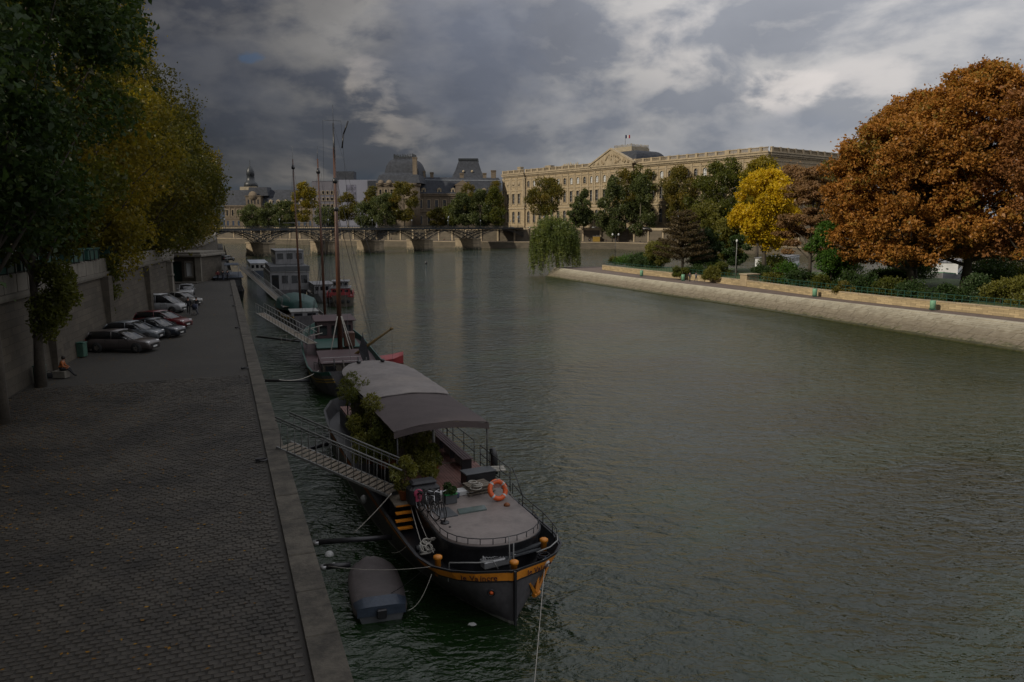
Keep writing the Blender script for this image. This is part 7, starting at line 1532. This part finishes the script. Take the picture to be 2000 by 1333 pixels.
# booms holding the boats off the quay
def boom(p0, p1, label, r_=.10, m='black_paint', grp='booms between quay and boats'):
    p0, p1 = Vector(p0), Vector(p1); o = thing('mooring_boom', tuple(p0), 0, label, 'boom', grp); b = MB(); b.tube([(0, 0, 0), tuple(p1 - p0)], r_, 8); b.build('spar', M[m], o); b = MB(); b.lathe([(r_*1.3, -.06), (r_*1.3, .06)], n=8); b.build('collar', M['grey_metal'], o)
boom(G(618, 1060, .9), BL_(-2.45, 5.3, 1.0), 'dark boom from the quay to the barge below the gangway rope'); boom(G(632, 1108, .5), G(685, 1103, .5), 'short dark boom from the quay to the covered dinghy')
boom(G(572, 884, .8), G(640, 868, .8), 'dark boom near the foot of the gangway'); boom(G(515, 744, .9), G(606, 744, .9), 'dark boom from the quay to the sailing barge stern'); boom(G(502, 658, .9), G(590, 668, .9), 'dark boom from the quay to the sailing barge bow')
rope('mooring_rope', BL_(-2.3, 5.9, 2.4), G(690, 1042, 1.0), .05, 'pale rope slanting down from the gangway end toward the quay', .018); rope('mooring_rope', G(642, 1106, .6), BL_(-2.3, .9, 1.75), .12, 'thin rope passing over the dinghy to the bow bollard', .010)
rope('mooring_rope', BL_(-2.2, 1.1, 1.4), G(798, 1192, .3), .25, 'rope from the bow down to the dinghy stern', .012); rope('mooring_rope', BL_(-2.4, 3.2, 1.55), G(765, 1080, .5), .1, 'rope from the side of the barge to the dinghy bow', .012)
rope('mooring_rope', BL_(-1.45, 6.4, 2.0), BL_(-1.7, 2.6, 1.4), .1, 'pair of pale lines down the left side deck of the barge', .014); rope('mooring_rope', BL_(-1.55, 6.4, 2.0), BL_(-1.95, 2.9, 1.4), .1, 'second pale line down the left side deck, nearer the steps', .014)
rope('mooring_rope', G(690, 1180, .1), BL_(-2.2, 1.4, 1.6), .3, 'dark slack rope between dinghy and barge', .012, 'black_paint')
# covered dinghy
DA = G(745, 1195, .3); DBk = G(724, 1108, .3); dv = DBk - DA; dg_ = thing('covered_dinghy', (DA.x, DA.y, 0), math.atan2(-dv.x, dv.y), 'small dinghy under a brown and blue tarpaulin beside the barge bow', 'dinghy')
dl = Vector((dv.x, dv.y)).length + .3
dl *= .93; std = [(-.05, .72, .6, .36), (.3, .80, .7, .36), (dl*.4, .84, .74, .38), (dl*.75, .80, .62, .41), (dl*.92, .66, .45, .44), (dl, .50, .25, .46), (dl + .1, .2, .1, .5)]
hull(dg_, densify(std, 3), M['grey_plastic'])
b = MB(); rings = []
for y, ht, hw_, zt in densify(std, 4):
    k = min(1, max(0, (y + .05)/.5)); rz_ = .12 + .10*k - .2*max(0, (y - dl*.6)/dl)
    rings.append([(-ht - .03, y, zt - .14), (-ht - .02, y, zt + .02)] + [(ht*u*.94, y, zt + rz_*(1 - abs(u)**5) + .035*math.sin(u*5 + y*3.1)*math.sin(y*2.3 + 1)) for u in (-.85, -.6, -.3, 0, .3, .6, .85)] + [(ht + .02, y, zt + .02), (ht + .03, y, zt - .14)])
b.loft(rings, False, False, True); b.build('tarpaulin', M['tarp_brown'], dg_)
b = MB(); b.loft([[(-.74, -.08, .24), (-.72, -.09, .46), (-.45, -.1, .54), (.45, -.1, .54), (.72, -.09, .50), (.74, -.08, .24)], [(-.83, .45, .28), (-.81, .45, .47), (-.5, .40, .63), (.5, .40, .63), (.81, .45, .47), (.83, .45, .28)]], False, False, True)
b.add([(-.74, -.085, .22), (.74, -.085, .22), (.45, -.1, .54), (-.45, -.1, .54), (.72, -.09, .50), (-.72, -.09, .50)], [(0, 1, 4, 2, 3, 5)]); b.build('blue_tarpaulin_end', M['tarp_blue'], dg_)
b = MB(); b.box((0, -.14, .3), (.3, .12, .3), bev=.03); b.build('outboard_bracket', M['black_paint'], dg_)

# --- classic sailing barge behind, with two masts
TH2 = math.atan2(5.0, 16.1); S0 = Vector((-14.14, 62.85, 0)) - Vector((-math.sin(TH2), math.cos(TH2), 0))*10.2 - Vector((math.cos(TH2), math.sin(TH2), 0))*.10
def SL(x, y, z=0.0): return S0 + Vector((x*math.cos(TH2) - y*math.sin(TH2), x*math.sin(TH2) + y*math.cos(TH2), z))
def SI(px, py, z): p = G(px, py, z) - S0; return Vector((p.x*math.cos(TH2) + p.y*math.sin(TH2), -p.x*math.sin(TH2) + p.y*math.cos(TH2), z))
sb_ = thing('sailing_barge', tuple(S0), TH2, 'old sailing barge with two brown masts, sea-green rail and dark hull behind the black barge', 'sailing barge')
sts = densify([(0, 1.6, .6, 1.9), (.5, 2.2, 1.2, 1.8), (1.8, 2.7, 2.0, 1.65), (5, 2.9, 2.4, 1.5), (12, 2.95, 2.6, 1.4), (20, 2.85, 2.4, 1.5), (25, 2.2, 1.5, 1.8), (28, .9, .3, 2.1), (28.8, .1, .02, 2.2)], 3)
hull(sb_, sts, M['hull_black'], M['sea_green'], 1.05, M['dusty_red']); hull_strip(sb_, sts, .02, .26, .03, M['sea_green'], 'green_rail'); hull_strip(sb_, sts, .52, .60, .03, M['gold'], 'gold_line'); hull_strip(sb_, sts, .72, .80, .02, M['gold'], 'lower_gold_line')
def cabin(parent, x0, x1, y0, y1, z0, z1, mw_, mr_, name='cabin', win=3, over=.12):
    b = MB(); b.box(((x0 + x1)/2, (y0 + y1)/2, (z0 + z1)/2), (x1 - x0, y1 - y0, z1 - z0)); b.build(name, mw_, parent); b = MB(); b.box(((x0 + x1)/2, (y0 + y1)/2, z1 + .04), (x1 - x0 + over*2, y1 - y0 + over*2, .09), bev=.03); b.build('cabin_roof', mr_, parent)
    for i in range(win):
        xx = x0 + (x1 - x0)*(i + .5)/win; b = MB(); b.box((xx, y0 - .02, z0 + (z1 - z0)*.6), ((x1 - x0)/win*.62, .05, (z1 - z0)*.42)); b.build('window', M['glass_dark'], parent)
    nn = max(2, int((y1 - y0)/1.6))
    for i in range(nn):
        for sx in (x0 - .02, x1 + .02): b = MB(); b.box((sx, y0 + (y1 - y0)*(i + .5)/nn, z0 + (z1 - z0)*.6), (.05, .8, (z1 - z0)*.4)); b.build('window', M['glass_dark'], parent)
cabin(sb_, -1.9, 1.7, 2.8, 8.6, 1.05, 1.95, M['bark'], M['dusty_red'], 'aft_cabin', 3); cabin(sb_, -1.4, 1.8, 17.6, 22.0, 1.2, 3.3, M['dusty_red'], M['dusty_red'], 'wheelhouse', 3, .3); cabin(sb_, -1.7, 1.7, 11.5, 16.6, 1.05, 1.75, M['bark'], M['sea_green'], 'hatch_cover', 3)
b = MB(); b.box((-.2, 3.2, 2.03), (3.3, .06, .03)); b.box((-.2, 5.0, 2.03), (3.3, .06, .03)); b.build('roof_batten', M['white_paint'], sb_)
def mast(parent, base, top, r0, r1, m='mast_wood', bands=(), name='mast'):
    b = MB(); b.tube([base, tuple(Vector(base).lerp(Vector(top), .5)), top], [r0, (r0 + r1)*.55, r1], 12); o = b.build(name, M[m], parent)
    for k in bands:
        p = Vector(base).lerp(Vector(top), k); b = MB(); b.lathe([(.10, -.25), (.19, -.2), (.20, .05), (.13, .12), (.11, .3)], c=tuple(p), n=10); b.build('mast_band', M['black_paint'], o)
    return o
mtop = A(651, 232, 62.5).z
mA = mast(sb_, (.0, 10.2, 1.0), (.05, 10.2, mtop - 2.2), .21, .10, 'mast_wood', (.72, .85)); b = MB(); b.tube([(.05, 10.2, mtop*.80), (.05, 10.15, mtop - .3)], [.11, .06], 8); b.tube([(.05, 10.15, mtop - .3), (.05, 10.15, mtop + 1.1)], .015, 4); b.build('topmast', M['black_paint'], sb_)
b = MB(); zc_ = A(652, 235, 62.5).z; b.tube([(-.75, 10.2, zc_), (.65, 10.2, zc_)], .015, 4); b.build('crosstree', M['black_paint'], sb_)
mB = mast(sb_, (-.15, 26.0, 1.2), (-.3, 26.4, A(618, 312, 79).z), .15, .07, 'mast_wood', (.93,)); b = MB(); zz_ = A(618, 300, 79).z; b.tube([(-.3, 26.4, zz_ - 1), (-.3, 26.4, zz_ + .6)], .02, 4); b.build('mast_spike', M['black_paint'], sb_)
# yards and boom
b = MB(); e1 = SI(765, 642, 0); pB = A(765, 642, 58.5) - S0; tip = Vector((pB.x*math.cos(TH2) + pB.y*math.sin(TH2), -pB.x*math.sin(TH2) + pB.y*math.cos(TH2), A(765, 642, 58.5).z)); pA = A(655, 720, 60.0) - S0; root_ = Vector((pA.x*math.cos(TH2) + pA.y*math.sin(TH2), -pA.x*math.sin(TH2) + pA.y*math.cos(TH2), A(655, 720, 60.0).z))
b.tube([tuple(root_), tuple(root_.lerp(tip, .5)), tuple(tip)], [.09, .12, .08], 8); b.lathe([(.14, -.08), (.14, .08)], c=tuple(tip), n=8); b.build('boom', M['boom_wood'], sb_)
b = MB(); q = A(672, 255, 62.5); 
for (pa, pb2) in (((668, 290), (671, 262)), ((671, 262), (680, 237))):
    P1_, P2_ = A(*pa, 62.3) - S0, A(*pb2, 62.3) - S0; f_ = lambda P: (P.x*math.cos(TH2) + P.y*math.sin(TH2), -P.x*math.sin(TH2) + P.y*math.cos(TH2), P.z); b.tube([f_(P1_), f_(P2_)], .06, 5)
b.build('wind_vane', M['black_paint'], sb_)
def stays(parent, L_, r_=.012):
    b = MB()
    for a, c in L_: b.tube([a, c], r_, 3, smooth=False)
    return b.build('rigging', M['black_paint'], parent)
zt_ = mtop*.80; L_ = []
for sg in (-1, 1):
    for q in range(4): L_.append(((.05, 10.2, zt_ if q < 2 else mtop*.66), (sg*2.85, 8.6 + q*1.1, 1.5)))
L_ += [((.05, 10.2, mtop - 2.0), (0, 1.2, 2.2)), ((.05, 10.2, zt_), (0, 26.0, 2.2)), ((.05, 10.2, mtop - .4), (tip.x, tip.y, tip.z)), ((-.75, 10.2, zc_), (-1.0, 9.6, 8)), ((.65, 10.2, zc_), (1.2, 10, 9)), ((tip.x, tip.y, tip.z), (tip.x, tip.y - .2, 1.2)), ((-.3, 26.4, zz_ - 1.6), (2.7, 25, 1.8)), ((-.3, 26.4, zz_ - 1.6), (-2.7, 25, 1.8)), ((-.3, 26.4, zz_ - 1.6), (0, 20, 3.6)), ((0, 26.4, zz_ - 2), (1.2, 27.6, 2.2))]
stays(sb_, L_)
b = MB()
for sg, yy in ((.9, 8.6), (-1.0, 9.3), (1.3, 10.8)): b.tube([(sg, yy, 1.0), (sg*.15, 10.0, 4.6)], .045, 6)
b.build('leaning_spar', M['rope'], sb_)
b = MB(); b.box((.85, 11.2, 2.5), (.9, .5, 1.3), bev=.1); b.build('furled_sail', M['mast_wood'], sb_)
b = MB(); b.tube([(-.6, -.1, .2), (-.6, -.25, 2.3)], .09, 6); b.box((-.6, -.35, .8), (.08, .7, 1.6)); b.tube([(-.6, -.2, 2.2), (-.5, 1.7, 2.35)], .05, 6); b.build('rudder', M['bark'], sb_)
for x_, y_ in ((.5, .8), (1.0, .4), (-1.2, .5)): b = MB(); b.tube([(x_, y_, 1.1), (x_, y_, 2.7)], .05, 6); b.build('stern_post', M['black_paint'], sb_)
rail_line('stern_rail', sb_, [(-2.5, 2.2, 1.7), (-2.0, .6, 1.8), (-1.2, .1, 1.9), (0, .0, 1.9), (1.2, .1, 1.9), (2.0, .6, 1.8), (2.5, 2.2, 1.7)], .55, M['black_paint'], .02, 0)
p = SI(722, 712, 1.8); o = thing('furled_flag', tuple(SL(p.x, p.y, 1.7)), TH2, 'dark flag drooping from a short staff at the sailing barge stern', 'flag'); b = MB(); b.tube([(0, 0, 0), (-.5, -.3, 2.5)], .03, 5); b.build('staff', M['black_paint'], o); b = MB(); b.loft([[(-.48, -.3, 2.4), (-.48, -.22, 2.4)], [(-.80, -.25, 1.3), (-.15, -.18, 1.4)], [(-.55, -.2, .5), (0, -.1, .55)], [(-.3, -.2, .1), (-.05, -.1, .1)]], False, False); b.build('cloth', M['black_canvas'], o)
p = G(752, 712, 0); o = thing('red_dinghy', (p.x, p.y, 0), R(-60), 'red tarpaulin-covered dinghy peeping out behind the white awning', 'dinghy'); stq = densify([(-1.6, .6, .5, .5), (-.6, .8, .65, .5), (.6, .7, .5, .55), (1.7, .05, .02, .7)], 3); hull(o, stq, M['boat_red']); b = MB(); b.loft([[(ht*u, y, zt + .3*(1 - abs(u)**2)) for u in (-1, -.5, 0, .5, 1)] for y, ht, hw_, zt in stq], False, False, True); b.build('tarpaulin', M['boat_red'], o)
rope('stern_rope', SL(-2.2, 2.2, 1.6), G(545, 742, 2.2), .3, 'dark rope from the sailing barge stern to the quay', .025, 'rope')
# boarding plank rails between quay and sailing barge
for i, (a, c, lab) in enumerate(((G(508, 612, QZ), G(610, 672, 2.0), 'long metal gangway descending to the sailing barge'), (G(470, 522, QZ), G(560, 600, 2.2), 'grey gangway beside the green tarpaulin boat'))):
    v = c - a; L2_ = Vector((v.x, v.y)).length; o = thing('boarding_gangway', tuple(a), math.atan2(v.y, v.x), lab, 'gangway', 'gangways of the moored boats'); s2 = v.z/L2_
    for sy in (-.4, .4):
        b = MB(); b.tube([(0, sy, 0), (L2_, sy, s2*L2_)], .07, 4, smooth=False); b.build('side_beam', M['pale_metal'], o); b = MB(); b.tube([(0, sy, 1), (L2_, sy, s2*L2_ + 1)], .04, 5)
        k = 0
        while k < L2_: b.tube([(k, sy, s2*k), (k, sy, s2*k + 1)], .02, 4); k += .9
        b.build('handrail', M['pale_metal'], o)
    b = MB(); b.box((L2_/2, 0, 0), (.1, .1, .05)); v_ = [(0, -.38, .02), (L2_, -.38, s2*L2_ + .02), (L2_, .38, s2*L2_ + .02), (0, .38, .02)]; b.add(v_, [(0, 1, 2, 3)]); b.build('walkway', M['weathered_wood'], o)
p = G(600, 655, 2.2); o = thing('side_ladder', tuple(p), TH2 + R(-20), 'pale folding ladder frame slung over the side of the sailing barge', 'ladder'); b = MB()
for zz in (0, .7): b.tube([(-2.6, 0, zz*.9 - .8), (1.4, 0, zz + .2)], .04, 5)
b.build('rail', M['rope'], o)
for k in range(8): b = MB(); x_ = -2.4 + k*.5; b.tube([(x_, 0, -.78 + k*.125), (x_, 0, -.15 + k*.13)], .025, 4); b.build('rung', M['rope'], o)

# --- boats farther along
def simple_boat(name, loc, rz, L_, W_, hz, mh, label, cat='boat', strip=None, deck='weathered_wood'):
    o = thing(name, loc, rz, label, cat); s_ = densify([(0, W_*.30, W_*.15, hz*1.15), (L_*.04, W_*.42, W_*.32, hz*1.05), (L_*.15, W_*.5, W_*.44, hz), (L_*.7, W_*.5, W_*.44, hz), (L_*.9, W_*.34, W_*.22, hz*1.2), (L_, .06, .03, hz*1.4)], 3)
    hull(o, s_, M[mh], None, hz*.75, M[deck])
    if strip: hull_strip(o, s_, .02, .22, .03, M[strip], 'rail_band')
    return o
THq = R(20.7)
o3 = simple_boat('covered_sailing_boat', (-23.3, 86.5, 0), THq, 24, 4.8, 1.6, 'hull_black', 'sailing boat under a dark green tarpaulin with a single brown mast', 'sailing boat', 'gold')
b = MB(); rings = []
for i in range(13):
    y = 6.5 + i*.95; k = max(.05, math.sin(math.pi*(i + .6)/13.2))**.5; rings.append([(-2.5*k - .1, y, 1.75), (-2.3*k, y, 2.5 + .2*k)] + [(2.3*k*u, y, 2.6 + .75*k*(1 - u*u) + .05*math.sin(y*3 + u*5)) for u in (-.7, -.35, 0, .35, .7)] + [(2.3*k, y, 2.5 + .2*k), (2.5*k + .1, y, 1.75)])
b.loft(rings, False, True, True); b.build('tarpaulin', M['tarp_green'], o3)
cm = Vector((0.0, 6.3, 1.3)); topz = A(572, 312, 93).z; mast(o3, tuple(cm), (-.2, 6.6, topz), .15, .06, 'mast_wood', (.95,)); b = MB(); b.tube([(-.2, 6.6, topz - .3), (-.2, 6.6, topz + 1.5)], .02, 4); yz = A(600, 436, 93).z; b.tube([(-1.6, 6.5, yz), (1.4, 6.5, yz)], .05, 5); b.build('yard', M['pale_metal'], o3)
stays(o3, [((-.2, 6.6, topz - .8), (2.3, 5, 1.8)), ((-.2, 6.6, topz - .8), (-2.3, 5, 1.8)), ((-.2, 6.6, topz - .8), (0, 22, 2.4)), ((-.2, 6.6, topz - .8), (0, .6, 2.0)), ((-.2, 6.6, topz*.7), (2.3, 8, 1.8)), ((-.2, 6.6, topz*.7), (-2.3, 8, 1.8))])
cabin(o3, -1.5, 1.5, 1.6, 4.8, 1.3, 2.1, M['dull_white'], M['pale_metal'], 'cabin', 2)
tg = simple_boat('red_tug', (*G(664, 600, 0)[:2], 0), R(10), 11, 4.0, 1.5, 'bark', 'small red workboat with a white and glass wheelhouse on the river side', 'workboat', 'boat_red', 'boat_red')
b = MB(); 
for sg in (-1, 1): b.box((sg*1.86, 3.6, 1.75), (.1, 5.6, .75)); 
b.box((0, .6, 1.75), (3.0, .1, .75)); b.build('red_side', M['boat_red'], tg); cabin(tg, -1.35, 1.35, 3.2, 7.6, 1.3, 2.5, M['boat_red'], M['dull_white'], 'wheelhouse', 3, .2); cabin(tg, -1.1, 1.1, 3.6, 6.6, 2.55, 3.5, M['dull_white'], M['dull_white'], 'upper_wheelhouse', 3, .25)
b = MB()
for q in range(3): b.tube([(-.5 + q*.5, 4, 3.5), (-.5 + q*.5, 4, 4.4)], .03, 4)
b.tube([(-.6, 4, 4.2), (.6, 4, 4.2)], .03, 4); b.build('light_mast', M['dull_white'], tg)
for q in range(4): b = MB(); b.lathe([(.16, -.06), (.28, -.05), (.28, .05), (.16, .06)], c=(-1.3 + q*.85, -.1 + abs(q - 1.5)*.15, .8), n=12, axis='y'); b.build('tyre_fender', M['rubber'], tg)
hb = simple_boat('white_houseboat', (-36.5, 126, 0), THq, 26, 6.4, 1.3, 'hull_black', 'white two-storey houseboat with wide windows beyond the masts', 'houseboat', None)
cabin(hb, -2.9, 3.3, 1.5, 22, 1.3, 4.3, M['dull_white'], M['pale_metal'], 'lower_deckhouse', 4); cabin(hb, -1.5, 3.2, 8, 20, 5.3, 7.6, M['dull_white'], M['dull_white'], 'upper_deckhouse', 3)
b = MB(); b.box((0.3, 9, 4.85), (6.3, 15, .8)); b.build('terrace_screen', M['grey_plastic'], hb); b = MB(); b.box((-2.1, 1.44, 2.7), (1.1, .08, 2.3)); b.build('door', M['glass_dark'], hb); rail_line('terrace_rail', hb, [(-2.9, 1.6, 4.4), (-1, 1.6, 4.4), (1, 1.6, 4.4), (3.2, 1.6, 4.4)], 1.0, M['dull_white'], .04, 1)
h2_ = simple_boat('pale_cabin_cruiser', (-29.0, 120, 0), THq, 14, 4.2, 1.2, 'dull_white', 'low pale cabin cruiser between the green tarpaulin and the houseboat', 'cruiser'); cabin(h2_, -1.6, 1.6, 2.5, 10, 1.2, 2.6, M['dull_white'], M['dull_white'], 'cabin', 4)
h3_ = simple_boat('grey_houseboat', (-45.0, 122, 0), THq, 22, 4.8, 1.4, 'black_paint', 'dark houseboat with a blue-grey awning closest to the far quay edge', 'houseboat'); cabin(h3_, -2, 2, 2, 17, 1.4, 3.6, M['black_paint'], M['tarp_blue'], 'deckhouse', 3, .3); b = MB(); b.box((.6, 6, 5.6), (2.2, 7, .12)); b.build('sunshade', M['tarp_blue'], h3_)
for q in (-.4, 1.6): b = MB(); b.tube([(q, 2.6, 3.6), (q, 2.6, 5.6)], .05, 5); b.build('sunshade_post', M['dull_white'], h3_)
h4_ = simple_boat('long_dark_barge', (-66, 168, 0), THq, 34, 5.4, 1.6, 'hull_black', 'long dark barge with a pale wheelhouse near the footbridge', 'barge'); cabin(h4_, -2.1, 2.1, 4, 10, 1.6, 4.3, M['dull_white'], M['pale_metal'], 'wheelhouse', 3); cabin(h4_, -2.1, 2.1, 12, 30, 1.5, 2.6, M['dusty_red'], M['grey_plastic'], 'hatch', 3)
h5_ = simple_boat('blue_grey_barge', (-57.5, 176, 0), THq, 30, 5.2, 1.5, 'tarp_blue', 'blue-grey barge lying outside the long dark one', 'barge'); cabin(h5_, -2, 2, 3, 22, 1.5, 3.2, M['pale_metal'], M['zinc'], 'deckhouse', 4)
# trip boats in the river arm behind the island
for i, (x, y, L_, lab) in enumerate(((78, 215, 34, 'white and green trip boat moored behind the island trees'), (108, 190, 30, 'second white trip boat behind the orange chestnuts'))):
    o = simple_boat('trip_boat', (x, y, 0), R(-62), L_, 6.0, 1.5, 'dull_white', lab, 'trip boat', 'pale_green'); o.rotation_euler = (0, 0, R(148)); cabin(o, -2.6, 2.6, 3, L_*.85, 1.4, 3.9, M['window_blind'], M['dull_white'], 'saloon', 5, .3)
# bow notice and clutter: navigation posts in the river near the bridge
p = G(832, 516, 0); o = thing('river_marker', tuple(p), 0, 'tiny dark buoy alone in the river before the footbridge', 'buoy'); b = MB(); b.lathe([(.35, -.2), (.4, .3), (.15, .8), (.05, 1.1)], n=8); b.build('buoy_body', M['black_paint'], o)
